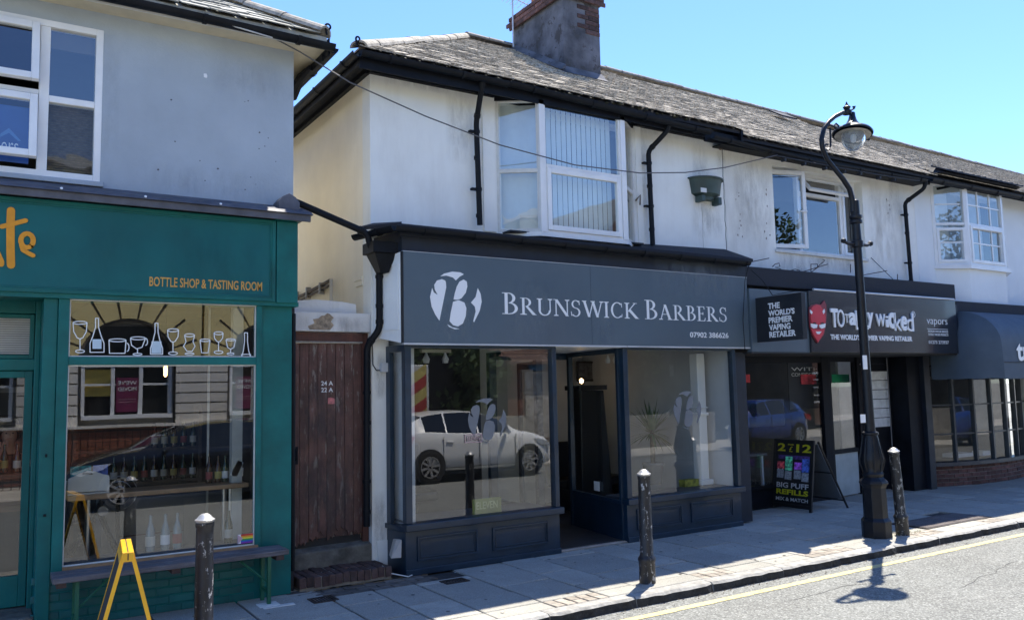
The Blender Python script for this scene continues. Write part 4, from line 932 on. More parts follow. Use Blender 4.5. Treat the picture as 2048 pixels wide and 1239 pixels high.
def sash(x0, x1, z0, z1, tilt):
    M_ = Matrix.Translation((0, YG, z1)) @ Matrix.Rotation(tilt, 4, 'X')
    def mk(fn):
        m_ = MB(); fn(m_); m_.v = [tuple(M_ @ Vector(v)) for v in m_.v]; return m_
    f = part('open_sash', mk(lambda m_: frame_mb(m_, x0, x1, z0 - z1, 0, -.05, .01, .062)), upvc, uw, bev=.006)
    part('pane', mk(lambda m_: m_.quad((x0 + .06, -.03, z0 - z1 + .06), (x1 - .06, -.03, z0 - z1 + .06), (x1 - .06, -.03, -.06), (x0 + .06, -.03, -.06))), G2, uw)
sash(-4.20, -3.435, 4.66, 5.215, -radians(9)); sash(-4.20, -3.435, 3.97, 4.56, -radians(9))
sl_me = MB().box(-3.36, -2.98, 0, .004, 0, .016).mesh('blind_slat', (0, 0, 0)); 
mb = MB()
for i in range(30): mb.box(-3.36, -2.975, YG + .12, YG + .124 + (i % 2) * .003, 3.905 + i * .0212, 3.905 + i * .0212 + .014)
part('bamboo_blind', mb, blm, uw)
part('rolled_blind', MB().box(-3.36, -2.975, YG + .10, YG + .13, 5.06, 5.215), mat('rolled_blind', (.09, .08, .07), .8), uw)
ad = part('window_poster', MB().box(-4.15, -3.49, YG + .02, YG + .024, 3.95, 4.45), mat('blue_poster', (.02, .09, .33), .5, var=.1), uw)
a, b = at(-60, 312, YG - .08), at(36, 290, YG - .08); lettering('ers', at(2, 300, YG)[0], at(36, 300, YG)[0], at(20, 312, YG)[1], at(20, 290, YG)[1], YG - .075, white_l, uw, bold=-.01, depth=.002)
part('poster_arrow', MB().prism([at(u, v, YG - .07) for u, v in ((0, 268), (18, 256), (42, 282), (36, 282), (18, 266), (0, 274))], (0, YG - .07, 0), FX[0], FX[1], 0, .002), mat('mid_blue_print', (.08, .22, .5), .5), uw)
room(gb, -4.4, -2.7, YG + .24, 2.6, 3.7, 5.4, mat('dim_upstairs_wall', (.10, .10, .10), .9), dark_room, name='upper_room')
# eaves and hipped roof
GE, GZ, GR, GRZ = -.14, 5.53, 3.2, 7.6
part('roof_deck', MB().hexa([(-8, GE, GZ - .05), (-.90, GE, GZ - .05), (-3.95, GR, GRZ - .05), (-8, GR, GRZ - .05), (-8, GE, GZ), (-.90, GE, GZ), (-3.95, GR, GRZ), (-8, GR, GRZ)])
     .hexa([(-.90, GE, GZ - .05), (-.90, 4.5, GZ - .05), (-3.95, GR, GRZ - .05), (-3.96, GR, GRZ - .05), (-.90, GE, GZ), (-.90, 4.5, GZ), (-3.95, GR, GRZ), (-3.96, GR, GRZ)]), slate_g, gb)
slates(gb, slate_g, -8, -.90, GE - .02, GZ + .004, GR, GRZ + .004, w=.27, e=.19, hipr=3.05, sd=5, maxn=160, xa=-4.0)
row_tiles(gb, 'hip_tile', ridge_w, (-.92, GE, GZ + .03), (-3.95, GR, GRZ + .03), 10, r=.11, sd=4)
gutter(gb, [(-8, -.19, 5.46), (-2.46, -.19, 5.46), (-.84, -.19, 5.435)], r=.06)
gutter(gb, [(-.83, 4.5, 5.40), (-.83, -.14, 5.435)], r=.058)
part('soffit', MB().box(-8, -.88, -.12, YG, 5.44, 5.455).box(-1.144, -.88, YG, 4.4, 5.44, 5.455), mat('cream_soffit', (.62, .55, .40), .8), gb)
part('fascia_board', MB().box(-8, -1.02, -.135, -.121, 5.40, 5.53), oldwhite, gb)
part('fascia_board', MB().box(-.88, -.86, -.12, 4.4, 5.35, 5.53).box(-.90, -.88, -.0, 4.4, 5.33, 5.40), blackwood, gb)
part('eaves_clutter', MB().tube([(-.95, 1.2, 5.33), (-.93, .9, 5.25), (-.95, .55, 5.32), (-.92, .3, 5.36)], [.05, .07, .05, .03], 8), blackwood, gb)
finial(gb, (-.90, -.14, 5.56), s=.6, d=1)
part('pale_reveal', MB().box(-1.66, -1.56, .45, .55, .02, 2.85), mat('pale_reveal_paint', (.5, .5, .46), .6), gb)  # added pale bars imitating the vertical streaks reflected in the shop glass
part('pale_reveal', MB().box(-1.80, -1.78, .9, .92, .02, 2.85), MATS['pale_reveal_paint'], gb)
# the shop front
fa = part('fascia', MB().box(-5.2, -1.38, -.03, .10, 2.80, 3.60), teal_f, gb)
mb = MB(); frame_mb(mb, -5.2, -1.385, 2.80, 3.60, -.048, -.031, .035); frame_mb(mb, -5.165, -1.42, 2.835, 3.565, -.040, -.031, .016); part('fascia_moulding', mb, teal, fa, bev=.003)
part('fascia_soffit', MB().box(-5.2, -1.15, -.03, .30, 2.76, 2.799), teal, gb)
part('cornice', MB().box(-5.2, -1.10, -.10, YG, 3.625, 3.665).hexa([(-5.2, -.16, 3.665), (-1.04, -.16, 3.665), (-1.04, YG, 3.665), (-5.2, YG, 3.665), (-5.2, -.13, 3.70), (-1.06, -.13, 3.70), (-1.06, YG, 3.80), (-5.2, YG, 3.80)]).box(-5.2, -1.06, -.13, -.101, 3.60, 3.664), lead, gb, bev=.004)
mb = MB()
for u in (122, 290, 440): p = at(u, 385 + u * .075, -.13); mb.lathe([(.0, 0), (.012, 0), (.012, .006), (0, .008)], (p[0], -.155, 3.685), 8, Matrix.Rotation(radians(60), 3, 'X'))
part('lead_clip', mb, white_l, gb)
part('pilaster', MB().box(-1.375, -1.165, -.05, .12, 2.79, 3.60).box(-1.395, -1.150, -.07, .12, 3.605, 3.624), teal, gb, bev=.006)
part('pilaster_cap', MB().prism([(-1.36, 3.70), (-1.15, 3.70), (-1.15, 3.80), (-1.19, 3.85), (-1.255, 3.885), (-1.32, 3.85), (-1.36, 3.80)], (0, -.06, 0), FX[0], FX[1], -.20, 0), lead, gb, bev=.006)
part('pilaster_block', MB().box(-1.355, -1.155, -.058, .14, 3.62, 3.70), teal, gb)
part('lower_pilaster', MB().box(-1.50, -1.20, .02, .30, .0, 2.79), teal, gb, bev=.006)
part('return_board', MB().box(-1.198, -1.142, .12, .45, .0, 2.76), lining, gb)
part('black_pipe', MB().tube([(-1.165, .08, .2), (-1.165, .08, 2.70)], .022, 8), black_pl, gb, smooth=True)
tstk = [0]
for P, w_ in (([(0, 500), (5, 528)], 13), ([(24, 425), (23, 470), (26, 528)], 15), ([(6, 452), (30, 446), (51, 440)], 9), ([(44, 487), (50, 468), (60, 465), (68, 478), (64, 492), (52, 498), (44, 493), (40, 482), (41, 470), (50, 461), (62, 460), (70, 470), (71, 485), (64, 497), (50, 502), (40, 494), (37, 480)], 9), ([(45, 500), (56, 505), (66, 511)], 9)):
    pass
tm = MB()
def S2(P, w_):
    tm = MB(); tstk[0] += 1; stroke2d(tm, [at(u, v, -.031) for u, v in P], w_, (0, -.031, 0), FX[0], FX[1], 0, .004 + .0015 * tstk[0]); part('letter_stroke', tm, orange, fa)
S2([(22, 421), (21, 450), (21, 500), (22, 530)], .060)
S2([(4, 453), (28, 447), (51, 441)], .038)
S2([(-6, 505), (2, 523), (2, 528)], .045)
S2([(54 + 12.5 * cos(radians(a)), 481 + 14 * sin(radians(a))) for a in range(50, 411, 24)], .038)
S2([(43, 490), (46, 500), (56, 506), (66, 511)], .036)
lettering('BOTTLE SHOP & TASTING ROOM', -2.523, -1.512, 2.898, 2.985, -.031, goldt, fa, bold=.012, depth=.003)
# window
gw = part('shop_window', MB().box(-3.235, -3.150, -.01, .09, .44, 2.76).box(-1.555, -1.502, -.01, .09, .44, 2.76).box(-3.15, -1.555, -.005, .08, 2.19, 2.262).box(-3.15, -1.555, 0, .08, .44, .50), teal, gb, bev=.005)
pane(gw, -3.15, -1.555, 2.262, 2.76, .03, G0); pane(gw, -3.15, -1.555, .50, 2.19, .03, G0)
mb = MB(); frame_mb(mb, -3.15, -1.555, .50, 2.19, .015, .029, .010); frame_mb(mb, -3.15, -1.555, 2.262, 2.76, .015, .029, .010); part('glazing_bead', mb, oldwhite, gw)
part('timber_cill', MB().box(-3.15, -1.53, -.03, .0, .475, .502), wood_w, gw)
wc = part('wall_core', MB().box(-3.26, -1.50, .036, .3, -.02, .44), teal, gb)
tb = wallbrick('brick', mat('teal_painted_brick', (.004, .105, .105), .4, var=.15, vs=5, bump=.6, rnd=.1), d=.010)
for j in range(6):
    for i in range(9):
        x = -3.16 + i * .215 - (j % 2) * .107
        if x < -1.55: piece('brick', tb, wc, (x, .030, .035 + j * .074))
part('pier', MB().box(-3.345, -3.237, .01, .40, .0, 2.76), teal, gb, bev=.006)
part('bolt', MB().box(-3.30, -3.285, .0, .01, 1.42, 1.445).box(-3.30, -3.28, 0, .01, .93, .95), blackwood, gb)
# glass doodles
DM = [MB()]; wm_ = mat('chalk_pen', (.75, .78, .78), .6, var=0, emit=None)
YD = .024
def DD(P, w_=.008): stroke2d(DM[0], [at(u, v, YD) for u, v in P], w_, (0, YD, 0), FX[0], FX[1], 0, .0015, seg=2)
def EL(cx, cy, rx, ry, a0=0, a1=360, n=12): return arc(cx, cy, rx, ry, a0, a1, n)
def glass_d(x, top, bot, w, h): DD([(x - w, top), (x - w * .9, top + h * .6), (x - w * .4, top + h), (x, top + h * 1.08), (x + w * .4, top + h), (x + w * .9, top + h * .6), (x + w, top)]); DD(EL(x, top, w, 3)); DD([(x, top + h * 1.08), (x, bot - 2)]); DD(EL(x, bot, 9, 3))
def bottle_d(x, top, bot, w): DD([(x - 3, top), (x - 3, top + 18), (x - w * .6, top + 36), (x - w, top + 50), (x - w, bot), (x + w, bot), (x + w, top + 50), (x + w * .6, top + 36), (x + 3, top + 18), (x + 3, top), (x - 3, top)])
def FLU(): part('chalk_drawing', DM[0], wm_, gw); DM[0] = MB()
glass_d(160, 645, 702, 14, 30); FLU(); bottle_d(194, 636, 704, 14); FLU(); DD(EL(235, 680, 17, 3)); DD([(218, 680), (219, 706), (250, 706), (252, 680)]); DD(EL(254, 694, 4, 8, -90, 90)); FLU()
DD(EL(276, 676, 15, 3)); DD([(261, 676), (263, 690), (273, 697), (284, 694), (291, 676)]); DD([(275, 697), (275, 706)]); DD(EL(275, 708, 9, 2)); DD(EL(291, 683, 4, 7, -90, 90)); FLU(); bottle_d(313, 646, 708, 12); FLU()
glass_d(346, 660, 706, 11, 22); FLU(); DD(EL(379, 670, 10, 3)); DD([(369, 670), (372, 683), (367, 692), (374, 702), (384, 702), (390, 692), (386, 683), (389, 670)]); DD(EL(379, 707, 9, 2)); FLU(); DD([(400, 680), (403, 705), (416, 705), (420, 681)]); DD(EL(410, 680, 10, 2.5)); FLU(); glass_d(437, 666, 704, 9, 16); FLU()
DD([(452, 680), (455, 694), (461, 698), (468, 694), (471, 679)]); DD(EL(461, 679, 9, 2)); DD([(461, 698), (461, 706)]); DD(EL(461, 707, 7, 2)); FLU(); bottle_d(492, 665, 708, 9); FLU()
lb = MB()
for x, y0, y1, w_ in ((194, 678, 697, 9), (313, 682, 706, 10)): P = [at(u, v, YD) for u, v in ((x - w_, y1), (x + w_, y1), (x + w_, y0), (x - w_, y0))]; lb.prism(P, (0, YD, 0), FX[0], FX[1], 0, .0012)
part('chalk_label', lb, mat('pale_blue_chalk', (.50, .62, .70), .6), gw)
# progress flag sticker
a, b = at(475, 1087, .024), at(506, 1063, .024); fl = part('flag_sticker', MB().box(a[0], b[0], .022, .024, a[1], b[1] - .01), white_l, gw)
for i, c in enumerate(((.6, .03, .03), (.8, .3, .03), (.8, .7, .05), (.03, .35, .08), (.03, .12, .5), (.25, .04, .35))):
    h = (b[1] - .01 - a[1]) / 6; part('stripe', MB().box(a[0] + .03, b[0], .020, .0218, b[1] - .01 - (i + 1) * h, b[1] - .01 - i * h), mat('flag_%s' % ('red', 'orange', 'yellow', 'green', 'blue', 'violet')[i], c, .5, var=0), fl)
part('chevron', MB().prism([(a[0], a[1]), (a[0] + .05, (a[1] + b[1]) / 2), (a[0], b[1] - .01)], (0, .0198, 0), FX[0], FX[1], 0, .0012), mat('pale_pink_print', (.6, .4, .45), .5), fl)
# left entrance door (recessed)
ed = part('entrance_door', MB().box(-3.70, -3.345, .42, .50, 2.16, 2.26).box(-3.385, -3.345, .36, .50, .0, 2.79).box(-5.0, -3.385, .42, .5, 2.66, 2.79), teal, gb, bev=.006)
mb = MB(); frame_mb(mb, -4.35, -3.39, .14, 2.155, .44, .50, .06, .26); part('door_leaf', mb, teal, ed, bev=.005); pane(ed, -4.29, -3.45, .40, 2.095, .47, G1)
mb = MB(); frame_mb(mb, -4.35, -3.39, 2.262, 2.655, .44, .49, .035); part('transom_light', mb, teal, ed, bev=.004)
mb = MB()
for i in range(16): mb.box(-4.31, -3.42, .475, .48, 2.305 + i * .020, 2.305 + i * .020 + .016)
part('venetian_blind', mb, mat('blind_metal', (.42, .41, .39), .5), ed)
part('doorstep', MB().box(-4.6, -3.35, .0, .6, -.01, .13), conc, gb, bev=.008)
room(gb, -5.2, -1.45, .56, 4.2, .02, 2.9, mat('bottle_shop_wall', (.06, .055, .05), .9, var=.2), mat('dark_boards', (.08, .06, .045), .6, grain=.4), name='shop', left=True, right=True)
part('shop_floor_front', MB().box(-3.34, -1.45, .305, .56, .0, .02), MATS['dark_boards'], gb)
# things in the green window
tk = thing('window_bar_table', 'long rough edged timber bar table on steel legs behind the green window', 'table', loc=(-2.35, .55, .02))
ztop = 1.0
part('tabletop', MB().box(-3.10, -1.52, .35, .75, ztop, ztop + .045), wood_w, tk, bev=.006)
for x in (-2.92, -1.72, -1.66): part('leg', MB().tube([(x, .5, .02), (x, .5, ztop)], .024, 10), mat('brushed_steel', (.45, .45, .45), .3, metal=.9, var=.1), tk, smooth=True)
tr = thing('white_tray', 'white wooden crate with a cut out handle on the left end of the window table', 'tray', loc=(-2.93, .42, 1.046))
a = [at(u, v, .40) for u, v in ((135, 985), (219, 980), (219, 950), (208, 948), (190, 942), (175, 941), (160, 946), (148, 952), (136, 957))]
part('side', MB().prism(a, (0, .40, 0), FX[0], FX[1], -.015, 0), mat('cream_tray_paint', (.55, .54, .50), .6, var=.05), tr, bev=.003)
h = [at(u, v, .384) for u, v in ((166, 945), (184, 944), (186, 948), (165, 949))]; part('handle_hole', MB().prism(h, (0, .3985, 0), FX[0], FX[1], 0, .001), lining, tr)
part('base', MB().box(a[0][0], a[1][0], .40, .62, 1.047, 1.06), MATS['cream_tray_paint'], tr); part('back', MB().box(a[0][0], a[1][0], .61, .62, 1.06, 1.16), MATS['cream_tray_paint'], tr)
for (u0, u1, v0, v1, c, lab, nm) in ((140, 182, 930, 962, (.02, .30, .30), 'teal leaflet standing in the white tray', 'leaflet'), (186, 216, 928, 958, (.06, .12, .42), 'blue leaflet standing in the white tray', 'leaflet')):
    a, b = at(u0, v1, .5), at(u1, v0, .5); single('leaflet', MB().box(a[0], b[0], .50, .505, 1.062, b[1]), mat('leaflet_' + ('teal' if c[1] > .2 else 'blue'), c, .5, var=.5, vs=20), lab, 'leaflet', 'leaflets in the tray')
# bottles
bg_ = [mat('green_bottle_glass', (.015, .035, .018), .08, var=0, coat=.3), mat('brown_bottle_glass', (.04, .016, .006), .08, var=0, coat=.3), mat('clear_bottle_glass', (.16, .20, .21), .08, var=0, coat=.3)]
lab_m = [mat('cream_label', (.5, .48, .42), .7), mat('white_label', (.6, .6, .6), .7), mat('red_label', (.25, .05, .05), .7), mat('yellow_label', (.4, .33, .10), .7)]
def bottle(x, y, z, h, g, l, lab, group, tall=1.0, parts=True):
    r = .038 * (h / .30); t = thing('bottle', lab, 'bottle', group, loc=(x, y, z))
    part('glass_body', MB().lathe([(0, z), (r, z), (r, z + h * .55), (r * .75, z + h * .66), (r * .36, z + h * .80), (r * .34, z + h * .97), (r * .40, z + h * .975), (r * .38, z + h)], (x, y, 0), 12), bg_[g], t, smooth=True)
    part('label', MB().lathe([(r + .001, z + h * .15), (r + .001, z + h * .42)], (x, y, 0), 12), lab_m[l], t)
    return t
for (u, v, g, l, lab) in ((300, 1104, 2, 0, 'clear wine bottle nearest the yellow board on the green window sill'), (330, 1098, 2, 1, 'middle of the three clear wine bottles on the sill'), (354, 1094, 2, 2, 'clear wine bottle of the sill trio nearest the bollard'), (457, 1068, 0, 0, 'lone dark wine bottle at the right of the green window sill')):
    p = at(u, v, .28); bottle(p[0], .28, .505, .32 if g == 2 else .30, g, l, lab, 'bottles on the window sill')
part('display_sill', MB().box(-3.14, -1.56, .10, .42, .485, .504), mat('sill_board', (.10, .095, .09), .6), gb)
sh = thing('bottle_shelves', 'tall dark shelving with rows of wine bottles on the back wall', 'shelves', loc=(-1.9, 2.6, .02))
mb = MB().box(-2.9, -2.86, 2.5, 2.8, .02, 1.8).box(-1.55, -1.51, 2.5, 2.8, .02, 1.8)
part('upright', mb, mat('shelf_wood', (.07, .05, .035), .7), sh)
random.seed(19); bi = 0
for z in (.5, .9, 1.28): part('shelf', MB().box(-2.86, -1.55, 2.5, 2.8, z, z + .03), MATS['shelf_wood'], sh)
for z, i0 in ((.93, 3), (1.31, 7)):
    for i in range(i0, 12):
        bottle(-2.78 + i * .108, 2.60, z, .29, (0, 0, 1, 0, 1)[i % 5], (0, 3, 2, 1)[i % 4], 'wine bottle, number %s from the left in the %s row of the dark back shelving' % (('one two three four five six seven eight nine'.split())[i - i0], 'lower' if z < 1 else 'upper'), 'bottles on the back shelves')
for i, (u, v, g, l, lab) in enumerate(((418, 955, 1, 2, 'dark red labelled bottle standing on the right half of the window table'), (436, 953, 1, 3, 'brown bottle with a yellow label on the window table'), (450, 952, 0, 1, 'green bottle left of the leaning white cards on the table'))):
    p = at(u, v, .6); bottle(p[0], .6, 1.046, .26, g, l, lab, 'bottles on the window table')
cdm = single('leaning_menu_card', MB().prism([at(u, v, .45) for u, v in ((460, 950), (474, 952), (487, 924), (476, 920))], (0, .45, 0), FX[0], FX[1], -.006, 0), mat('paper', (.7, .7, .68), .8), 'white menu card leaning on the right end of the window table', 'card', 'cards on the table')
cdm = single('leaning_menu_card', MB().prism([at(u, v, .47) for u, v in ((474, 951), (486, 951), (487, 935), (480, 931))], (0, .47, 0), FX[0], FX[1], -.006, 0), MATS['paper'], 'small white card behind the leaning menu card on the table', 'card', 'cards on the table')
fan = thing('round_wire_fan', 'round wire fan guard under the window table', 'fan', loc=(-2.55, .7, .9)); mb = MB(); c = at(238, 985, .8)
for r in (.16, .11, .06): mb.tube([(c[0] + r * cos(t), .8, c[1] - .0 + r * sin(t)) for t in [2 * pi * i / 20 for i in range(21)]], .004, 5)
part('guard', mb, MATS['brushed_steel'], fan); part('hub', MB().tube([(c[0], .78, c[1]), (c[0], .86, c[1])], .04, 12), blackwood, fan); part('stand', MB().tube([(c[0], .85, .02), (c[0], .85, c[1])], .02, 8), blackwood, fan)
ez = thing('folding_easel', 'dark crossed legs of a folding stand with a grey disc inside the green window', 'stand', loc=(-2.75, .62, .02))
for (a, b) in (((205, 1000), (140, 1110)), ((198, 1020), (238, 1115))):
    pa, pb = at(a[0], a[1], .62), at(b[0], b[1], .62); part('leg', MB().tube([(pa[0], .62, pa[1]), (pb[0], .64, pb[1])], .026, 6), blackwood, ez)
c = at(206, 1021, .55); part('disc', MB().tube([(c[0], .55, c[1]), (c[0], .56, c[1])], .045, 16), mat('grey_disc', (.25, .25, .27), .5), ez)
fz = thing('grey_counter', 'pale grey cabinet panels standing low inside the green window', 'cabinet', loc=(-2.1, 1.1, .02))
part('carcass', MB().box(-2.75, -1.60, 1.0, 1.5, .02, .92), mat('cabinet_grey', (.18, .175, .17), .6), fz, bev=.01); part('drawer_line', MB().box(-2.6, -1.7, .995, .9995, .55, .56), brick_d, fz); part('door', MB().box(-2.0, -1.62, .985, .999, .06, .88), MATS['cabinet_grey'], fz, bev=.004)
pb_ = thing('pendant_bulb', 'lit filament bulb hanging in the green window', 'lamp', loc=(-2.3, .9, 2.1)); c = at(331, 742, .9)
part('flex', MB().tube([(c[0], .9, c[1] + .1), (c[0], .9, 2.9)], .004, 5), lining, pb_); part('bulb', MB().lathe([(0, -.06), (.016, -.04), (.018, .03), (.012, .06)], (c[0], .9, c[1]), 10), mat('filament', (1, .6, .2), .4, var=0, emit=(1, .5, .15), es=5), pb_, smooth=True)
ct = thing('tasting_counter', 'dark timber tasting counter behind the green entrance door', 'counter', loc=(-3.9, 1.8, .02)); part('front', MB().box(-5.1, -3.15, 1.75, 2.3, .02, 1.12), mat('counter_black', (.02, .02, .022), .5), ct); part('worktop', MB().box(-5.12, -3.12, 1.7, 2.32, 1.12, 1.17), mat('counter_top', (.12, .06, .035), .5, grain=.5), ct, bev=.006)
part('drawer_front', MB().box(-3.9, -3.2, 1.72, 1.745, .80, 1.05), mat('counter_drawer', (.10, .05, .03), .6, grain=.4), ct)
random.seed(23)
for i in range(6): bottle(-3.88 + i * .11, 1.95 + (i % 2) * .1, 1.17, .28, i % 3, i % 4, ('dark green', 'brown', 'clear')[i % 3] + ' bottle on the ' + ('front', 'back')[i % 2] + ' edge of the tasting counter, ' + ('left end', 'left of centre', 'centre', 'right of centre', 'towards the right', 'right end')[i], 'bottles on the tasting counter')
fdg = thing('display_fridge', 'silver framed display fridge with white sketched lines in the dim shop', 'fridge', loc=(-3.3, 3.2, .02)); mb = MB(); frame_mb(mb, -3.7, -2.95, 1.0, 2.05, 3.1, 3.2, .06); part('door_frame', mb, MATS['cabinet_grey'], fdg); part('carcass', MB().box(-3.7, -2.95, 3.2, 3.7, .02, 2.05), MATS['counter_black'], fdg)
# seated customer, dim behind the glass
pe = thing('person', 'dark haired woman in a dark top, chin on hand, behind the entrance glass', 'person', loc=(-3.52, 2.6, .02))
def skin_body(name, verts, edges, radii, m, parent, sub=2):
    me = bpy.data.meshes.new(name); l = root_loc(parent); me.from_pydata([tuple(Vector(v) - l) for v in verts], edges, []); o = bpy.data.objects.new(name, me); C.objects.link(o)
    s = o.modifiers.new('skin', 'SKIN'); sv = me.skin_vertices[0].data
    for i, r in enumerate(radii): sv[i].radius = (r, r) if not isinstance(r, tuple) else r
    sv[0].use_root = True
    u_ = o.modifiers.new('sub', 'SUBSURF'); u_.levels = sub; u_.render_levels = sub
    dg = bpy.context.evaluated_depsgraph_get(); m2 = bpy.data.meshes.new_from_object(o.evaluated_get(dg)); bpy.data.objects.remove(o)
    m2.materials.clear(); m2.materials.append(m); m2.polygons.foreach_set('use_smooth', [True] * len(m2.polygons)); o = bpy.data.objects.new(name, m2); C.objects.link(o); o.parent = parent; return o
X0, Y0 = -3.50, 2.65; skinm = mat('skin', (.50, .30, .22), .5, var=.05)
V_ = [(X0, Y0, .80), (X0, Y0, 1.0), (X0, Y0, 1.22), (X0, Y0, 1.33), (X0, Y0 - .01, 1.42), (X0, Y0 - .02, 1.50), (X0, Y0 - .02, 1.60), (X0 - .17, Y0, 1.27), (X0 - .24, Y0 - .1, 1.05), (X0 - .14, Y0 - .36, 1.20), (X0 - .05, Y0 - .16, 1.40), (X0 + .17, Y0, 1.27), (X0 + .24, Y0 - .1, 1.04), (X0 + .1, Y0 - .36, 1.18),
      (X0 - .1, Y0, .72), (X0 - .12, Y0 - .42, .70), (X0 - .12, Y0 - .40, .25), (X0 - .12, Y0 - .52, .08), (X0 + .1, Y0, .72), (X0 + .12, Y0 - .42, .70), (X0 + .12, Y0 - .40, .25), (X0 + .12, Y0 - .52, .08)]
E_ = [(0, 1), (1, 2), (2, 3), (3, 4), (4, 5), (5, 6), (2, 7), (7, 8), (8, 9), (9, 10), (2, 11), (11, 12), (12, 13), (0, 14), (14, 15), (15, 16), (16, 17), (0, 18), (18, 19), (19, 20), (20, 21)]
R_ = [.13, .12, .13, .07, .05, .085, .075, .06, .045, .035, .03, .06, .045, .035, .09, .07, .05, .035, .09, .07, .05, .035]
skin_body('body', V_, E_, R_, skinm, pe)
skin_body('dark_top', [(X0, Y0, .78), (X0, Y0, 1.0), (X0, Y0, 1.24), (X0, Y0, 1.30), (X0 - .18, Y0, 1.26), (X0 - .25, Y0 - .09, 1.06), (X0 + .18, Y0, 1.26), (X0 + .25, Y0 - .09, 1.06)], [(0, 1), (1, 2), (2, 3), (2, 4), (4, 5), (2, 6), (6, 7)], [.16, .14, .15, .09, .075, .06, .075, .06], mat('dark_cloth', (.015, .015, .018), .9), pe)
hm = mat('dark_hair', (.02, .013, .01), .6, var=.3, vs=60)
skin_body('hair', [(X0, Y0 + .03, 1.60), (X0, Y0 + .06, 1.53), (X0 - .07, Y0 + .04, 1.46), (X0 + .07, Y0 + .04, 1.46), (X0, Y0, 1.65)], [(0, 1), (1, 2), (1, 3), (0, 4)], [.10, .10, .06, .06, .085], hm, pe)
f_ = MB(); yy = Y0 - .10
for s in (-1, 1): f_.lathe([(0, -.008), (.012, 0), (0, .008)], (X0 + s * .032, yy - .0, 1.545), 8)
part('eyes', f_, blackwood, pe); part('nose', MB().add([(X0 - .012, yy, 1.515), (X0 + .012, yy, 1.515), (X0, yy - .022, 1.518), (X0, yy, 1.555)], [(0, 1, 2), (0, 2, 3), (1, 3, 2)]), skinm, pe); part('mouth', MB().box(X0 - .022, X0 + .022, yy - .004, yy + .01, 1.485, 1.492), mat('lips', (.35, .10, .09), .5), pe)
for k in range(4): part('finger', MB().tube([(X0 - .06 + k * .014, Y0 - .15, 1.40), (X0 - .055 + k * .014, Y0 - .14, 1.45 - abs(k - 1.5) * .006), (X0 - .045 + k * .012, Y0 - .12, 1.475 - abs(k - 1.5) * .006)], [.010, .009, .007], 6), skinm, pe, smooth=True)
part('thumb', MB().tube([(X0 - .07, Y0 - .15, 1.40), (X0 - .085, Y0 - .14, 1.43), (X0 - .08, Y0 - .12, 1.455)], [.011, .010, .008], 6), skinm, pe, smooth=True)
stl = thing('bar_stool', 'dark bar stool under the seated woman', 'stool', loc=(X0, Y0, .02)); part('seat', MB().lathe([(.17, .60), (.18, .63), (.17, .66)], (X0, Y0 + .02, 0), 16), MATS['counter_black'], stl)
for s in ((-1, -1), (1, -1), (-1, 1), (1, 1)): part('leg', MB().tube([(X0 + s[0] * .1, Y0 + s[1] * .1, .60), (X0 + s[0] * .17, Y0 + s[1] * .17, .02)], .014, 6), MATS['counter_black'], stl)
# pipe from the green building to the hopper, hopper and passage downpipe
pipe(gb, [(-1.13, .17, 3.86), (-.34, .17, 3.60), (-.30, .17, 3.44)], r=.036, name='cross_pipe')
hp = part('hopper', MB().hexa([(-.21, .12, 3.18), (-.11, .12, 3.18), (-.11, .25, 3.18), (-.21, .25, 3.18), (-.30, .06, 3.38), (-.05, .06, 3.38), (-.05, .30, 3.38), (-.30, .30, 3.38)]).box(-.33, -.03, .03, .33, 3.38, 3.50), black_pl, bb, bev=.006)
pipe(bb, [(-.165, .26, 3.2), (-.165, .26, 2.58), (-.262, .38, 2.40), (-.275, .38, .49)], r=.036, name='downpipe', br=(3.15, 1.90, .96), side=(0, 0))

# ================================================================ THE VAPE SHOP BUILDING
vb = thing('vape_shop_building', 'stained white rendered building with an open window above the black vaping shop sign', 'building', loc=(8, 0, 0))
X1, X2 = 5.424, 10.25
W0 = 6.49; W1_ = 8.74; WZ0, WZ1 = 3.965, 5.29
mb = MB(); wall_holes(mb, X1, X2, 3.2, 5.62, YW, YW + .25, [(W0, W1_, WZ0, WZ1)]); part('front_wall', mb, stucco_b, vb)
YF = .56
def U(u, v, Y=YF): return at(u, v, Y)
xm1, xm2, xr = U(1600, 450)[0], U(1684, 450)[0], W1_
vw = part('upper_window', MB().box(W0, W0 + .05, YF, YF + .07, WZ0, WZ1).box(xr - .065, xr, YF, YF + .07, WZ0, WZ1).box(W0 + .05, xr - .065, YF, YF + .07, WZ0, WZ0 + .06).box(W0 + .05, xr - .065, YF, YF + .07, WZ1 - .07, WZ1)
          .box(xm1 - .035, xm1 + .035, YF, YF + .07, WZ0 + .06, WZ1 - .07).box(xm2 - .04, xm2 + .04, YF, YF + .07, WZ0 + .06, WZ1 - .07).box(xm1 + .035, xm2 - .04, YF, YF + .07, 4.93, 4.99), upvc, vb, bev=.004)
pane(vw, xm1 + .035, xm2 - .04, WZ0 + .06, 4.93, YF + .03, G2); pane(vw, xm2 + .04, xr - .065, WZ0 + .06, WZ1 - .07, YF + .03, G2)
mb = MB(); frame_mb(mb, xm2 + .03, xr - .055, WZ0 + .05, WZ1 - .06, YF - .02, YF + .0, .05); part('casement', mb, upvc, vw, bev=.004)
a_ = radians(-17); o_ = (W0 + .02, YF - .01, 0); cw = 0.66
mb = MB().frame(o_, a_); frame_mb(mb, 0, cw, WZ0 + .04, WZ1 - .05, -.05, .01, .062); part('open_casement', mb, upvc, vw, bev=.005); pane(vw, .06, cw - .06, WZ0 + .1, WZ1 - .11, -.02, G2, o_, a_)
part('casement_handle', MB().frame(o_, a_).box(cw - .12, cw - .01, -.075, -.055, 4.58, 4.60), upvc, vw)
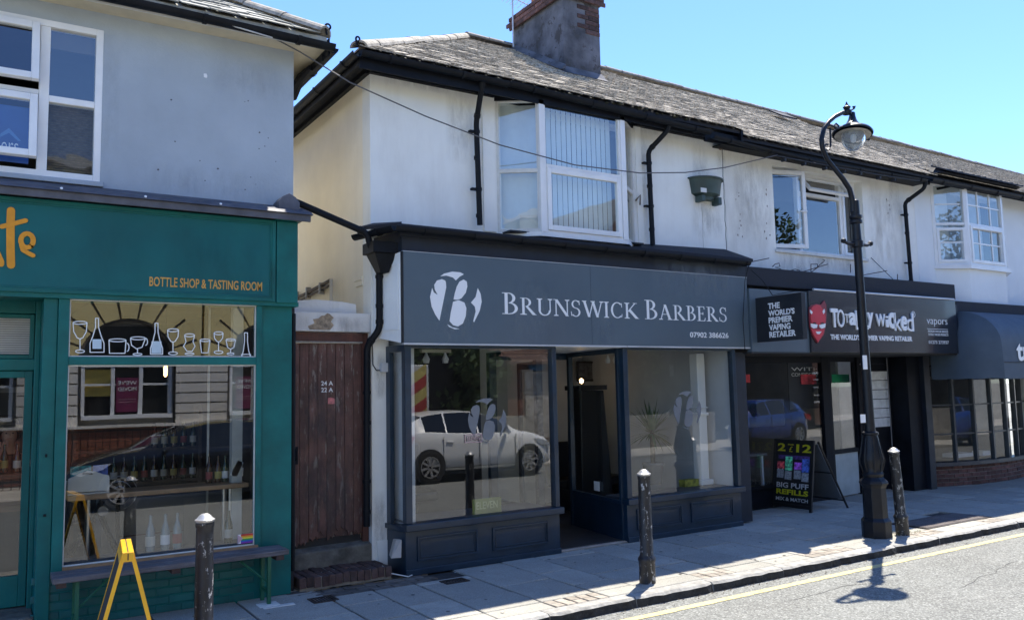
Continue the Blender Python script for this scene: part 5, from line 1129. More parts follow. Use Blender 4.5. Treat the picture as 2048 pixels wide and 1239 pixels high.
M_ = Matrix.Translation((0, YF - .01, WZ1 - .065)) @ Matrix.Rotation(-radians(38), 4, 'X'); mb = MB(); frame_mb(mb, xm1 + .01, xm2 + .0, -.33, 0, -.03, .015, .045); mb.v = [tuple(M_ @ Vector(v)) for v in mb.v]; part('open_vent', mb, upvc, vw)
mb = MB().quad((xm1 + .055, -.01, -.285), (xm2 - .045, -.01, -.285), (xm2 - .045, -.01, -.045), (xm1 + .055, -.01, -.045)); mb.v = [tuple(M_ @ Vector(v)) for v in mb.v]; part('pane', mb, G2, vw)
part('window_sill', MB().box(W0 - .03, W1_ + .03, YW - .035, YF - .001, 3.915, 3.963), oldwhite, vb, bev=.006)
room(vb, 6.2, 9.2, YW + .28, 3.2, 3.6, 5.5, mat('dim_vape_room', (.12, .12, .12), .9), dark_room, name='upper_room')
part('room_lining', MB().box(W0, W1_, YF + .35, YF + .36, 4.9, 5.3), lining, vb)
# roof
part('roof_deck', MB().hexa([(X1, EY, EV - .05), (X2, EY, EV - .05), (X2, RY, RZ_ - .09), (X1, RY, RZ_ - .05), (X1, EY, EV), (X2, EY, EV), (X2, RY, RZ_ - .04), (X1, RY, RZ_)]), felt, vb)
slates(vb, slate, X1 + .02, X2, EY - .03, EV + .005, RY, RZ_ - .02, sd=8)
row_tiles(vb, 'ridge_tile', ridge_m, (X1, RY, RZ_ + .01), (X2, RY, RZ_ - .04), 13)
part('fascia_board', MB().hexa([(4.73, .10, 5.33), (X2, .10, 5.34), (X2, .13, 5.34), (4.73, .13, 5.33), (4.73, .10, 5.49), (X2, .10, 5.485), (X2, .13, 5.485), (4.73, .13, 5.49)]), blackwood, vb)
part('soffit', MB().box(5.2, X2, .13, YW, 5.38, 5.40), blackwood, vb)
gutter(vb, [(4.80, .03, 5.40), (6.9, .03, 5.325), (6.92, .03, 5.315), (10.0, .03, 5.38)], r=.05, brackets=.85)
part('slipped_slate', MB().hexa([(9.0, 2.2, 7.0), (9.45, 2.2, 7.0), (9.45, 2.5, 7.19), (9.0, 2.5, 7.19), (9.0, 2.2, 7.03), (9.45, 2.2, 7.03), (9.45, 2.5, 7.22), (9.0, 2.5, 7.22)]), black_pl, vb)
pipe(vb, [(10.0, .03, 5.36), (10.0, .06, 5.24), (9.82, .33, 5.02), (9.85, .33, 3.62)], br=(4.80, 3.95))
ck = MB()
for (u, v) in ((1440, 296), (1783, 360)): p = at(u, v, YW); ck.tube([(p[0], YW - .02, p[1]), (p[0], YW + .01, p[1])], .035, 8)
part('wall_anchor', ck, mat('rust_anchor', (.30, .22, .16), .9, var=.4, vs=20), vb)
spm = MB(); random.seed(29)
for i in range(22):
    u, v = random.choice(((1475, 390), (1532, 385), (1478, 450), (1536, 465), (1775, 410))); u += random.gauss(0, 4); v += random.gauss(0, 14); p = at(u, v, YW); r_ = random.uniform(.008, .02)
    spm.prism([(p[0] + cos(k * 1.05) * r_ * .6, p[1] + sin(k * 1.05) * r_ * random.uniform(.6, 1.6)) for k in range(6)], (0, YW, 0), FX[0], FX[1], 0, .002)
part('wall_scar', spm, mat('brown_scar', (.16, .12, .10), .95), vb)
part('crack_wire', MB().tube([(at(1740, 500, YW)[0], YW - .01, at(1740, 515, YW)[1]), (at(1800, 560, .2)[0], .3, at(1800, 560, .2)[1])], .005, 4), lining, vb)
# old bracket ironwork above the sign
br_ = thing('old_sign_bracket', 'rusty scrolled iron bracket and wire loops on the dark ledge over the vape shop sign', 'bracket', loc=(7.3, .2, 3.6)); mb = MB()
def L3(P, Y, r=.007): mb.tube([(at(u, v, Y)[0], Y, at(u, v, Y)[1]) for u, v in P], r, 5)
L3([(1600, 545), (1655, 528)], .15); L3([(1622, 545), (1622, 528), (1635, 528), (1635, 535), (1622, 545), (1646, 524), (1650, 520), (1646, 519)], .15); L3([(1545, 533), (1550, 528), (1558, 526), (1560, 532), (1550, 534), (1562, 538)], .15); L3([(1580, 541), (1590, 538), (1600, 541)], .15); L3([(1500, 524), (1538, 516)], .15); L3([(1720, 551), (1774, 541)], .15); L3([(1795, 560), (1795, 548)], .2); L3([(1701, 545), (1701, 528)], .2)
part('ironwork', mb, mat('rusty_wire', (.05, .035, .035), .8), br_)
# parapet ledge, fascia and sign
part('parapet', MB().box(5.262, 10.62, .0, YW - .002, 3.30, 3.57), felt, vb, bev=.01)
part('sign_soffit', MB().box(5.262, 10.5, -.08, 1.2, 2.33, 2.352), lining, vb)
vs_ = part('shop_sign', MB().box(6.50, 10.38, -.12, .0, 2.352, 3.26), mat('charcoal_sign', (.020, .024, .032), .22, var=.1, coat=.3), vb, bev=.004)
part('sign_end_panel', MB().box(5.262, 6.498, -.09, .0, 2.352, 3.24), signgrey, vb)
part('top_trim', MB().tube([(6.62, -.11, 3.285), (10.36, -.11, 3.285)], .018, 8), trimw, vs_)
part('end_return', MB().box(10.385, 10.5, -.08, .3, 2.352, 3.20), navy_d, vb)
# wordmark: mixed size letters
wmat = white_l
WM = [('T', 1661, 1673, 617, 654), ('O', 1674, 1686, 619, 654), ('T', 1689, 1695, 628, 645), ('a', 1697, 1710, 625, 650), ('L', 1711, 1718, 621, 659), ('L', 1719, 1733, 622, 658), ('y', 1734, 1744, 625, 656), ('w', 1751, 1768, 628, 652), ('i', 1770, 1775, 632, 654), ('c', 1776, 1787, 625, 657), ('k', 1788, 1800, 626, 661), ('e', 1801, 1812, 632, 661), ('d', 1812, 1824, 626, 662)]
for i, (ch, u0, u1, v0, v1) in enumerate(WM):
    a, b = at(u0, v1, -.12), at(u1, v0, -.12); lettering(ch, a[0], b[0], a[1], b[1], -.121, wmat, vs_, 'letter', bold=.035 if i in (0, 3, 9, 11, 5, 6) else .0, depth=.02)
lettering('®', at(1823, 640, -.12)[0], at(1831, 640, -.12)[0], at(1826, 635, -.12)[1], at(1826, 622, -.12)[1], -.121, wmat, vs_, 'letter', depth=.004)
a, b = at(1661, 679, -.12), at(1823, 666, -.12); lettering("THE WORLD'S PREMIER VAPING RETAILER", a[0], b[0], 2.542, 2.625, -.121, wmat, vs_, bold=.03, depth=.006)
a = at(1854, 655, -.12); b = at(1894, 640, -.12); lettering('vapors', a[0], b[0], 2.80, 2.92, -.121, wmat, vs_, bold=-.01, depth=.004)
part('thin_rule', MB().box(a[0], b[0], -.125, -.121, 2.755, 2.762), wmat, vs_)
lettering('PREMIUM VAPOUR SERVICES', a[0] + .02, b[0], 2.70, 2.735, -.121, wmat, vs_, depth=.003); lettering('TOTALLY WICKED PRODUCTS', a[0] + .02, b[0], 2.645, 2.685, -.121, wmat, vs_, depth=.003)
lettering('01273 273937', a[0] + .02, b[0], 2.51, 2.565, -.121, wmat, vs_, 'telephone_number', depth=.003)
# red horned face emblem
def dv(P, m, t0, t1, nm): part(nm, MB().prism([at(1500 + a / 4.655, 480 + b / 4.655, -.14) for a, b in P], (0, -.12, 0), FX[0], FX[1], t0, t1), m, em)
em = part('emblem', MB().prism([at(1500 + a / 4.655, 480 + b / 4.655, -.14) for a, b in ((555, 625), (575, 605), (620, 592), (665, 600), (682, 575), (695, 562), (712, 600), (715, 700), (708, 800), (690, 880), (632, 958), (585, 890), (560, 800), (553, 700))], (0, -.12, 0), FX[0], FX[1], 0, .018), mat('dark_red_edge', (.22, .02, .03), .4), vs_)
dv([(565, 640), (590, 610), (620, 600), (655, 612), (672, 640), (690, 660), (702, 720), (700, 770), (640, 790), (625, 785), (570, 770), (560, 710), (575, 670)], mat('devil_red', (.62, .03, .05), .35, var=.1), .018, .026, 'forehead')
dv([(567, 825), (640, 830), (690, 822), (680, 870), (632, 948), (590, 880)], MATS['devil_red'], .018, .026, 'cheek')
dv([(562, 775), (625, 785), (618, 815), (590, 822), (566, 805)], white_l, .019, .030, 'eye'); dv([(640, 788), (700, 775), (695, 812), (665, 824), (645, 812)], white_l, .019, .030, 'eye')
dv([(556, 645), (580, 668), (572, 690), (557, 672)], white_l, .019, .028, 'horn'); dv([(690, 640), (670, 662), (680, 690), (695, 668)], white_l, .019, .028, 'horn'); dv([(608, 850), (662, 850), (640, 875), (620, 872)], white_l, .019, .031, 'grin')
dv([(586, 765), (612, 768), (606, 783), (588, 778)], lining, .0265, .033, 'pupil'); dv([(652, 770), (682, 766), (680, 780), (658, 782)], lining, .0265, .033, 'pupil')
# projecting board
pj = part('projecting_sign', MB().box(5.34, 5.42, -.90, -.12, 2.48, 3.10), mat('black_board', (.010, .012, .018), .3, var=.1, coat=.2), vb, bev=.004)
for i, s in enumerate(('THE', "WORLD'S", 'PREMIER', 'VAPING', 'RETAILER')):
    w_ = (.20, .44, .40, .36, .44)[i]; z1 = 3.005 - i * .098
    lettering(s, .34, .34 + w_, z1 - .082, z1, 0, white_l, pj, fr=FL, org=(5.339, 0, 0), bold=.035, depth=.003)
part('loose_cable', MB().tube([(at(u, v, -.2)[0], -.2, at(u, v, -.2)[1]) for u, v in ((1503, 540), (1525, 560), (1545, 590), (1560, 587), (1590, 582), (1618, 583))], .006, 5).tube([(at(u, v, -.1)[0], -.1, at(u, v, -.1)[1]) for u, v in ((1490, 700), (1486, 640), (1490, 560), (1498, 530))], .005, 5), black_pl, vb)
# shop front of the vape shop (set back)
YV = .85
part('barbers_flank', MB().box(5.065, 5.30, .08, .93, .02, 2.35), navy_d, bb)
vsh = part('shop_window', MB().box(5.30, 5.42, YV - .03, YV + .06, .34, 2.33).box(7.93, 8.12, YV - .04, YV + .06, .0, 2.33).box(5.42, 7.93, YV - .03, YV + .06, 2.23, 2.33), blackwood, vb, bev=.005)
part('stallriser', MB().box(5.30, 7.93, YV - .02, YV + .05, 0, .30), blackwood, vsh); part('sill', MB().box(5.30, 7.95, YV - .06, YV + .05, .302, .345), blackwood, vsh, bev=.005)
pane(vsh, 5.42, 7.93, .345, 2.23, YV, G1)
A = Vector((8.12, .85, 0)); Bq = Vector((9.0, .97, 0)); d = Bq - A; an = atan2(d.y, d.x); Lq = d.length
lw = part('lobby_window', MB().frame(A, an).box(0, .05, -.03, .03, 0, 2.33).box(Lq - .05, Lq, -.03, .03, 0, 2.33).box(.05, Lq - .05, -.03, .03, .72, .79).box(.05, Lq - .05, -.03, .03, 2.25, 2.33), blackwood, vb)
part('pane', MB().frame(A, an).quad((.05, 0, .79), (Lq - .05, 0, .79), (Lq - .05, 0, 2.25), (.05, 0, 2.25)), G1, lw)
part('lower_panel', MB().frame(A, an).box(.05, Lq - .05, -.01, .02, .02, .72), mat('grey_green_panel', (.36, .42, .43), .5, var=.15, streak=.5, scol=(.1, .11, .11)), lw)
vd = part('shop_door', MB().box(9.0, 9.08, .90, .98, 0, 2.33).box(9.86, 9.93, .90, .98, 0, 2.33).box(9.08, 9.86, .92, .97, .03, 2.2).box(9.08, 9.86, .90, .98, 2.22, 2.33), blackwood, vb, bev=.005)
a, b = at(1737, 856, .9), at(1775, 742, .9)
for i in range(6):
    h = (b[1] - a[1]) / 6; part('notice_sheet', MB().box(a[0], b[0], .910, .914, a[1] + h * i + .012, a[1] + h * (i + 1)), mat('paper_grey', (.62, .65, .66), .7, var=.15, vs=8), vd)
part('door_handle', MB().tube([(9.15, .87, 1.0), (9.15, .87, 1.3)], .012, 8), MATS['chrome'], vd)
part('lobby_post', MB().tube([(9.80, .86, 0), (9.80, .86, 2.32)], .010, 6), mat('post_grey', (.16, .16, .17), .4), vb)
part('flank_wall', MB().box(9.94, 10.32, .58, 1.4, .0, 2.33), blackwood, vb, bev=.005)
room(vb, 5.36, 9.0, YV + .48, 4.0, .02, 2.6, mat('vape_wall', (.30, .30, .30), .9), dark_room, name='shop')
redp = mat('red_poster', (.75, .05, .07), .6, var=.5, vs=9); purp = mat('purple_poster', (.5, .08, .4), .6, var=.5, vs=9); blkp = mat('black_poster', (.014, .015, .018), .5)
def poster(u0, u1, v0, v1, Y, m, lab, words=(), wm=None):
    a, b = at(u0, v1, Y), at(u1, v0, Y); t = thing('window_poster', lab, 'poster', loc=(a[0], Y, a[1])); part('sheet', MB().box(a[0], b[0], Y, Y + .012, a[1], b[1]), m, t)
    for i, w_ in enumerate(words): h = (b[1] - a[1]); z = b[1] - h * (.10 + .12 * i); lettering(w_, a[0] + .08, b[0] - .08, z - h * .075, z, Y, wm or redp, t, depth=.002)
    return t
poster(1482, 1500, 748, 765, 1.2, redp, 'small red poster high in the left of the vape shop window'); poster(1472, 1570, 850, 800, 1.0, blkp, 'wide black display board low in the left of the vape shop window')
poster(1580, 1645, 725, 818, 1.0, blkp, 'black poster reading WITH CONFIDENCE beside the vape shop door post', ('WITH', 'CONFIDENCE'), mat('dim_print', (.7, .7, .7), .6)); poster(1603, 1632, 748, 768, .98, redp, 'red patch of a poster on the black confidence poster')
poster(1488, 1512, 800, 835, 1.0, purp, 'small purple poster low in the vape shop window'); poster(1665, 1698, 748, 765, 1.25, mat('green_poster', (.03, .5, .2), .6), 'bright green notice above the door side glass of the vape shop')
tl = thing('grey_table', 'small grey topped table on white legs inside the vape shop window', 'table', loc=(6.6, 1.6, .02)); part('top', MB().box(6.3, 7.3, 1.5, 2.1, .72, .76), mat('cabinet_grey', (.2, .2, .2), .6), tl)
for x, y in ((6.35, 1.55), (7.22, 1.55), (6.35, 2.02), (7.22, 2.02)): part('leg', MB().box(x, x + .04, y, y + .04, .02, .72), white_l, tl)

# ================================================================ THE BOW FRONTED SHOP BUILDING
tb_ = thing('bow_fronted_shop_building', 'pale rendered building with a white oriel window over a small paned bow shop window', 'building', loc=(13, .2, 0))
XA, XB_ = 10.254, 24
mb = MB(); wall_holes(mb, XA, XB_, 2.9, 5.75, YW, YW + .25, [(11.3, 13.2, 4.1, 5.4)]); part('front_wall', mb, stucco_c, tb_)
part('ground_wall', MB().box(13.9, XB_, YW + .05, YW + .3, 0, 2.9), stucco_c, tb_)
part('roof_deck', MB().hexa([(XA, EY, EV - .05), (XB_, EY, EV), (XB_, RY, RZ_ - .3), (XA, RY, RZ_ - .1), (XA, EY, EV), (XB_, EY, EV + .05), (XB_, RY, RZ_ - .25), (XA, RY, RZ_ - .06)]), felt, tb_)
slates(tb_, slate, XA + .02, XB_, EY - .03, EV + .035, RY, RZ_ - .12, sd=12)
row_tiles(tb_, 'ridge_tile', ridge_m, (XA, RY, RZ_ - .04), (XB_, RY, RZ_ - .22), 34)
part('fascia_board', MB().box(XA, XB_, .10, .12, 5.38, 5.50), blackwood, tb_); gutter(tb_, [(XA - .1, .03, 5.42), (XB_, .03, 5.48)])
# small oriel roof
part('oriel_roof', MB().hexa([(10.35, -.10, 5.54), (13.0, -.10, 5.56), (13.5, YW, 5.60), (10.25, YW, 5.58), (10.5, .1, 5.68), (12.9, .1, 5.70), (13.2, YW, 5.80), (10.5, YW, 5.78)]), felt, tb_)
mb = MB(); random.seed(33)
for i in range(14): x = 10.35 + i * .19; mb.hexa([(x, -.14, 5.56), (x + .18, -.14, 5.56), (x + .18, .12, 5.68), (x, .12, 5.68), (x, -.14, 5.585), (x + .18, -.14, 5.585 + random.uniform(0, .02)), (x + .18, .12, 5.71), (x, .12, 5.71)])
part('oriel_slate', mb, felt, tb_)
OA, OB, OC, OD = Vector((10.78, YW, 0)), Vector((11.36, .10, 0)), Vector((12.62, .10, 0)), Vector((13.2, YW, 0))
zo0, zo1 = 3.98, 5.50
ow = part('oriel_window', MB().hexa([(OA.x - .06, YW, zo0 - .07), (OB.x - .06, .05, zo0 - .07), (OC.x + .08, .05, zo0 - .07), (OD.x + .06, YW, zo0 - .07), (OA.x - .06, YW, zo0), (OB.x - .06, .05, zo0), (OC.x + .08, .05, zo0), (OD.x + .06, YW, zo0)]), upvc, tb_)
part('oriel_base', MB().hexa([(OA.x, YW, 3.30), (OB.x, .12, 3.30), (OC.x, .12, 3.30), (OD.x, YW, 3.30), (OA.x, YW, zo0 - .071), (OB.x, .12, zo0 - .071), (OC.x, .12, zo0 - .071), (OD.x, YW, zo0 - .071)]), stucco_c, tb_)
for (P, Q, nx, rows) in ((OA, OB, 1, 0), (OB, OC, 3, 0), (OC, OD, 1, 0)):
    d = Q - P; an = atan2(d.y, d.x); Lq = d.length; mb = MB().frame(P, an); frame_mb(mb, .0 if nx == 3 else .0, Lq, zo0 + .002, zo1, -.01, .07, .06, .05, .04); zmid = (zo0 + zo1) / 2 - .02
    if nx == 3: frame_mb(mb, .06, Lq - .06, zo0 + .052, zmid, -.03, .05, .055)
    else: frame_mb(mb, .06, Lq - .06, zo0 + .052, zmid - .05, -.025, .05, .05)
    mb.box(.06, Lq - .06, -.005, .06, zmid, zmid + .045)
    part('frame', mb, upvc, ow, bev=.004)
    gm_ = MB().frame(P, an)
    for k in range(1, nx): x = Lq * k / nx; gm_.box(x - .012, x + .012, .01, .03, zo0 + .10, zmid); gm_.box(x - .012, x + .012, .01, .03, zmid + .045, zo1 - .04)
    for z in ((zo0 + .1 + zmid) / 2, (zmid + zo1) / 2): gm_.box(.1, Lq - .1, .012, .032, z - .012, z + .012)
    part('glazing_bar', gm_, upvc, ow)
    pane(ow, .06, Lq - .06, zo0 + .10, zmid, .025, G2, P, an); pane(ow, .06, Lq - .06, zmid + .045, zo1 - .04, .025, G2, P, an)
part('curtain', MB().box(11.4, 12.6, .5, .51, 4.02, 5.45), mat('pale_curtain', (.55, .58, .6), .9, var=.15, vs=3), tb_)
room(tb_, 10.9, 13.9, YW + .3, 3, 3.9, 5.6, mat('dim_oriel_room', (.10, .09, .08), .9), dark_room, name='upper_room')
part('wall_bracket', MB().box(11.0, 11.04, .1, YW, 5.40, 5.44), black_pl, tb_)
part('far_chimney', MB().box(22.5, 23.3, 2.4, 3.2, 6.8, 8.3).box(22.44, 23.36, 2.34, 3.26, 8.302, 8.5), chim_r, tb_)
part('ledge', MB().box(10.63, 24, .0, YW - .002, 3.10, 3.28), felt, tb_)
part('fascia', MB().box(10.64, 24, .06, .40, 2.35, 3.10), navy_d, tb_)
part('entrance_pilaster', MB().box(10.325, 10.50, .50, 1.4, .0, 2.34), navy_d, tb_, bev=.006)
# bow window
bow = [(10.50, .80), (10.70, .66), (11.15, .50), (11.65, .40), (12.15, .35), (12.65, .35), (13.1, .40), (13.5, .48), (13.95, .60)]
bw_ = part('bow_window', MB(), navy_d, tb_) if False else None
gpm = mat('dark_grey_timber', (.045, .055, .065), .4, var=.15, coat=.1)
mb = MB(); gb2 = MB(); gp = MB(); bk = MB(); sl2 = MB()
for i in range(len(bow) - 1):
    P, Q = Vector((*bow[i], 0)), Vector((*bow[i + 1], 0)); d = Q - P; an = atan2(d.y, d.x); Lq = d.length
    for q in (mb,): q.frame(P, an).box(-.022, .022, -.03, .05, .43, 2.38)
    gb2.frame(P, an)
    for z in (.93, 1.45, 1.95): gb2.box(.022, Lq - .022, -.012, .03, z - .014, z + .014)
    gp.frame(P, an).quad((.022, .01, .45), (Lq - .022, .01, .45), (Lq - .022, .01, 2.35), (.022, .01, 2.35))
    bk.frame(P, an).box(0, Lq, .012, .16, 0, .36); sl2.frame(P, an).box(-.02, Lq + .02, -.07, .12, .362, .43)
bow_o = part('bow_window', mb, gpm, tb_); part('glazing_bar', gb2, gpm, bow_o); part('pane', gp, G1, bow_o); bc = part('brick_base', bk, mortar, bow_o); part('sill', sl2, gpm, bow_o)
part('corner_post', MB().box(10.44, 10.56, .74, .86, .36, 2.38), gpm, bow_o)
bme2 = wallbrick('brick', mat('bow_base_brick', (.15, .07, .055), .9, var=.3, vs=14, bump=1.2, bs=45, rnd=.35), w=.205, d=.012)
tot = [0]
for i in range(len(bow) - 1): tot.append(tot[-1] + (Vector(bow[i + 1]) - Vector(bow[i])).length)
for j in range(5):
    s = .105 - (j % 2) * .1075 + .01
    while s < tot[-1] - .1:
        if s > .1:
            i = max(k for k in range(len(tot)) if tot[k] <= s); i = min(i, len(bow) - 2); P, Q = Vector(bow[i]), Vector(bow[i + 1]); t = (s - tot[i]) / (tot[i + 1] - tot[i]); p = P.lerp(Q, t); d = Q - P
            piece('brick', bme2, tb_, (p.x, p.y - .0, .036 + j * .074), (0, 0, atan2(d.y, d.x)))
        s += .215
part('window_boxes', MB().box(11.9, 12.5, .9, 1.2, .43, .50).box(12.6, 12.9, .8, 1.0, .43, .52), white_l, tb_)
room(tb_, 10.6, 13.9, .95, 3.4, .02, 2.6, mat('bow_shop_wall', (.20, .20, .20), .9, var=.2), dark_room, name='shop')
part('door_surround', MB().box(13.95, 14.1, .4, .9, 0, 2.35), gpm, tb_)
part('flower_basket', MB().lathe([(0, .02), (.12, .03), (.16, .22)], (13.75, .15, .9), 12), mat('orange_basket', (.4, .1, .03), .8, var=.5, vs=20), tb_)
# awning
AX0, AX1 = 10.62, 24; prof = []
Yb, Yf = .06, -.72; zt, zv, zb_ = 3.10, 2.50, 1.91
for k in range(9): t = radians(90 * k / 8); prof.append((Yb + (Yf - Yb) * sin(t), zv + (zt - zv) * cos(t)))
prof.append((Yf - .01, zb_ + .26)); prof.append((Yf - .015, zb_))
aw = part('awning', MB(), felt, tb_) if False else None
awm = mat('dark_blue_awning_canvas', (.075, .105, .14), .75, var=.1, vs=2, bump=.4, bs=120)
mb = MB(); n = len(prof); vs = [(AX0, y, z) for y, z in prof] + [(AX1, y, z) for y, z in prof] + [(AX0, y + .01, z - .012) for y, z in prof] + [(AX1, y + .01, z - .012) for y, z in prof]
fs = [(k, k + 1, n + k + 1, n + k) for k in range(n - 1)] + [(2 * n + k, 3 * n + k, 3 * n + k + 1, 2 * n + k + 1) for k in range(n - 1)]
mb.add(vs, fs); awo = part('awning', mb, awm, tb_, smooth=True)
# rounded hood end
mb = MB(); vs = []; m_ = 7
for k, (y, z) in enumerate(prof[:9]):
    tz = (z - zv) / (zt - zv)
    for j in range(m_ + 1):
        f_ = j / m_; yy = y + (.42 - y) * f_; bulge = .26 * (1 - tz ** 1.5) * (1 - f_ * .25) * sin(min(1, f_ * 2.2) * pi / 2)
        drop = -.10 * f_ * tz
        vs.append((AX0 - bulge, yy, z + drop))
for (zz) in (zb_ + .26, zb_):
    for j in range(m_ + 1): f_ = j / m_; y = Yf - .012; yy = y + (.42 - y) * f_; vs.append((AX0 - .26 * (1 - f_ * .25) * sin(min(1, f_ * 2.2) * pi / 2), yy, zz + .01 * (j % 2)))
fs = []
for k in range(10):
    for j in range(m_): a = k * (m_ + 1) + j; fs.append((a, a + 1, a + m_ + 2, a + m_ + 1))
mb.add(vs, fs); part('hood_end', mb, awm, awo, smooth=True)
part('valance_seam', MB().box(AX0, AX1, Yf - .022, Yf - .014, zb_ + .262, zb_ + .272), lining, awo)
part('awning_arm', MB().tube([(10.75, .3, 2.2), (10.9, Yf + .05, 2.15)], .015, 6).tube([(10.6, .58, 2.15), (10.75, .3, 2.2)], .015, 6), lining, awo)
a = at(2030, 718, Yf); b = at(2062, 682, Yf); lettering('tru', at(2031, 700, Yf)[0], at(2031, 700, Yf)[0] + .66, 2.20, 2.50, Yf - .016, white_l, awo, bold=.03, depth=.003)

for q in ((1545, 1640, 500, 560), (1600, 1740, 505, 545), (1430, 1455, 290, 350), (1460, 1545, 300, 500), (1735, 1800, 370, 540), (1775, 1800, 350, 430)): stain(vb, *q, YW, .22, (.36, .32, .27))
for q in ((300, 330, 30, 60), (205, 240, 60, 380), (420, 575, 120, 200), (250, 560, 330, 410)): stain(gb, *q, YG, .10, (.24, .25, .28))
for q in ((150, 300, 460, 590), (330, 540, 430, 590)): stain(fa, *q, -.032, .10, (.02, .06, .08))
for q in ((580, 720, 900, 1080), (590, 690, 760, 900)): stain(door, *q, .492, .6, (.12, .105, .10))
stain(lin, 585, 740, 630, 670, .42, .3, (.35, .32, .3))

# ================================================================ STREET FURNITURE
def bollard(x, y, h, lean, lab, m):
    t = thing('bollard', lab, 'bollard', 'iron bollards along the kerb', loc=(x, y, 0))
    R = Matrix.Rotation(lean[0], 3, 'X') @ Matrix.Rotation(lean[1], 3, 'Y')
    q = Vector((x, y, 0))
    part('shaft', MB().lathe([(.080, -.02), (.080, .20), (.087, .215), (.087, .235), (.074, .252), (.065, .27), (.060, h - .14), (.059, h - .10), (.064, h - .09), (.064, h - .065), (.0, h - .065)], q, 20, R), m, t, smooth=True)
    part('cap', MB().lathe([(.0, h - .066), (.055, h - .064), (.068, h - .052), (.070, h - .042), (.054, h - .032), (.042, h - .016), (.024, h - .003), (0, h)], q, 20, R), silver, t, smooth=True)
    return t
bollard(1.775, -1.72, 1.09, (0, 0), 'straight black bollard with a silver cap in front of the right barbers window', iron_c)
bollard(5.96, -1.73, 1.08, (0, -.075), 'leaning black bollard with peeling paint and weeds at its foot beside the street lamp', mat('badly_chipped_bollard', (.022, .022, .024), .5, var=.3, vs=8, bump=1.5, bs=28, chip=.42, ccol=(.28, .28, .27), cs=20, cstretch=(1, 1, .6)))
bollard(-2.385, -1.74, 1.065, (0, .0), 'black bollard with scratched paint beside the yellow folding board', iron_c)
# lamp post
lx, ly = 5.60, -1.62
lp = thing('street_lamp', 'ornate black cast iron street lamp with swan neck arm and hanging glass bowl', 'street lamp', loc=(lx, ly, 0))
LEAN = Matrix.Rotation(-.010, 3, 'Y')
def LZ(x, y, z): return Vector((lx, ly, 0)) + LEAN @ Vector((x - lx, y - ly, z))
part('base', MB().lathe([(.178, 0), (.178, .20), (.168, .215), (.145, .24), (.140, .60), (.158, .635), (.176, .655), (.165, .685), (.130, .715), (.118, .735)], (lx, ly, 0), 8, LEAN @ Matrix.Rotation(pi / 8, 3, 'Z')), iron, lp, bev=.006)
part('pedestal', MB().lathe([(.118, .735), (.130, .77), (.112, .80), (.118, .86), (.138, .92), (.140, .96), (.115, 1.05), (.098, 1.16), (.086, 1.24), (.100, 1.25), (.100, 1.275), (.074, 1.29)], (lx, ly, 0), 20, LEAN), iron, lp, smooth=True)
mb = MB()
for k in range(8):
    a = 2 * pi * k / 8
    mb.tube([LZ(lx + r * cos(a), ly + r * sin(a), z) for r, z in ((.112, .80), (.142, .93), (.117, 1.06), (.088, 1.22))], [.010, .018, .014, .008], 6)
part('leaf_moulding', mb, iron, lp, smooth=True)
part('column', MB().lathe([(.068, 1.28), (.063, 1.40), (.056, 2.5), (.051, 3.60), (.075, 3.61), (.075, 3.68), (.058, 3.69), (.052, 3.90), (.078, 3.915), (.078, 3.945), (.062, 3.96), (.078, 3.98), (.078, 4.01), (.056, 4.02), (.056, 4.20), (.03, 4.22), (.0, 4.23)], (lx, ly, 0), 16, LEAN), iron, lp, smooth=True)
mb = MB().tube([LZ(lx - .27, ly, 3.665), LZ(lx - .2, ly, 3.64), LZ(lx, ly, 3.645), LZ(lx + .2, ly, 3.64), LZ(lx + .27, ly, 3.665)], .020, 8)
for s in (-1, 1): mb.lathe([(0, -.035), (.03, -.02), (.036, 0), (.03, .02), (0, .035)], LZ(lx + s * .275, ly, 3.668), 10)
part('ladder_bar', mb, iron, lp, smooth=True)
def A_(u, v): p = at(u, v, ly + .0); return Vector((p[0], ly, p[1]))
arm = [A_(*p) for p in ((1706, 424), (1705, 400), (1699, 378), (1686, 358), (1668, 336), (1654, 318), (1645, 297), (1643, 278), (1648, 257), (1658, 243), (1670, 233), (1684, 226), (1692, 223))]
part('swan_neck', MB().tube(arm, [.034, .034, .033, .032, .031, .030, .030, .030, .029, .028, .027, .026, .026], 10), iron, lp, smooth=True)
mb = MB(); mb.tube([A_(*p) for p in ((1660, 256), (1661, 275), (1661, 292), (1656, 300), (1650, 300), (1648, 294), (1651, 289), (1656, 290))], .013, 6)
mb.tube([A_(*p) for p in ((1651, 252), (1659, 250), (1668, 253), (1675, 258), (1678, 252), (1672, 247), (1667, 252), (1672, 258), (1680, 257))], .011, 6); mb.tube([A_(*p) for p in ((1694, 222), (1702, 221), (1708, 217), (1710, 213), (1706, 214))], .013, 6)
part('scroll', mb, iron, lp, smooth=True)
hc = A_(1703, 266)
pz = lambda v: at(1695, v, ly)[1]
hx = hc.x; HT = Matrix.Rotation(radians(10), 3, 'Y') @ Matrix.Rotation(radians(-4), 3, 'X')
hx0 = at(1694, 222, ly)[0]; ztopf = pz(204)
part('finial', MB().lathe([(.055, pz(229)), (.06, pz(223)), (.035, pz(219)), (.05, pz(215)), (.022, pz(211)), (.012, pz(207)), (.0, pz(203))], (hx0, ly, 0), 10), iron, lp, smooth=True)
hz = pz(268)
top = Vector((hx0 + .01, ly, pz(230)))
part('hood', MB().lathe([(.034, .29), (.040, .24), (.052, .19), (.070, .15), (.095, .115), (.14, .075), (.20, .045), (.232, .028), (.252, .0), (.248, -.018), (.23, -.005), (.14, .03), (.0, .05)], (hc.x + .02, ly, hc.z), 28, HT), iron, lp, smooth=True)
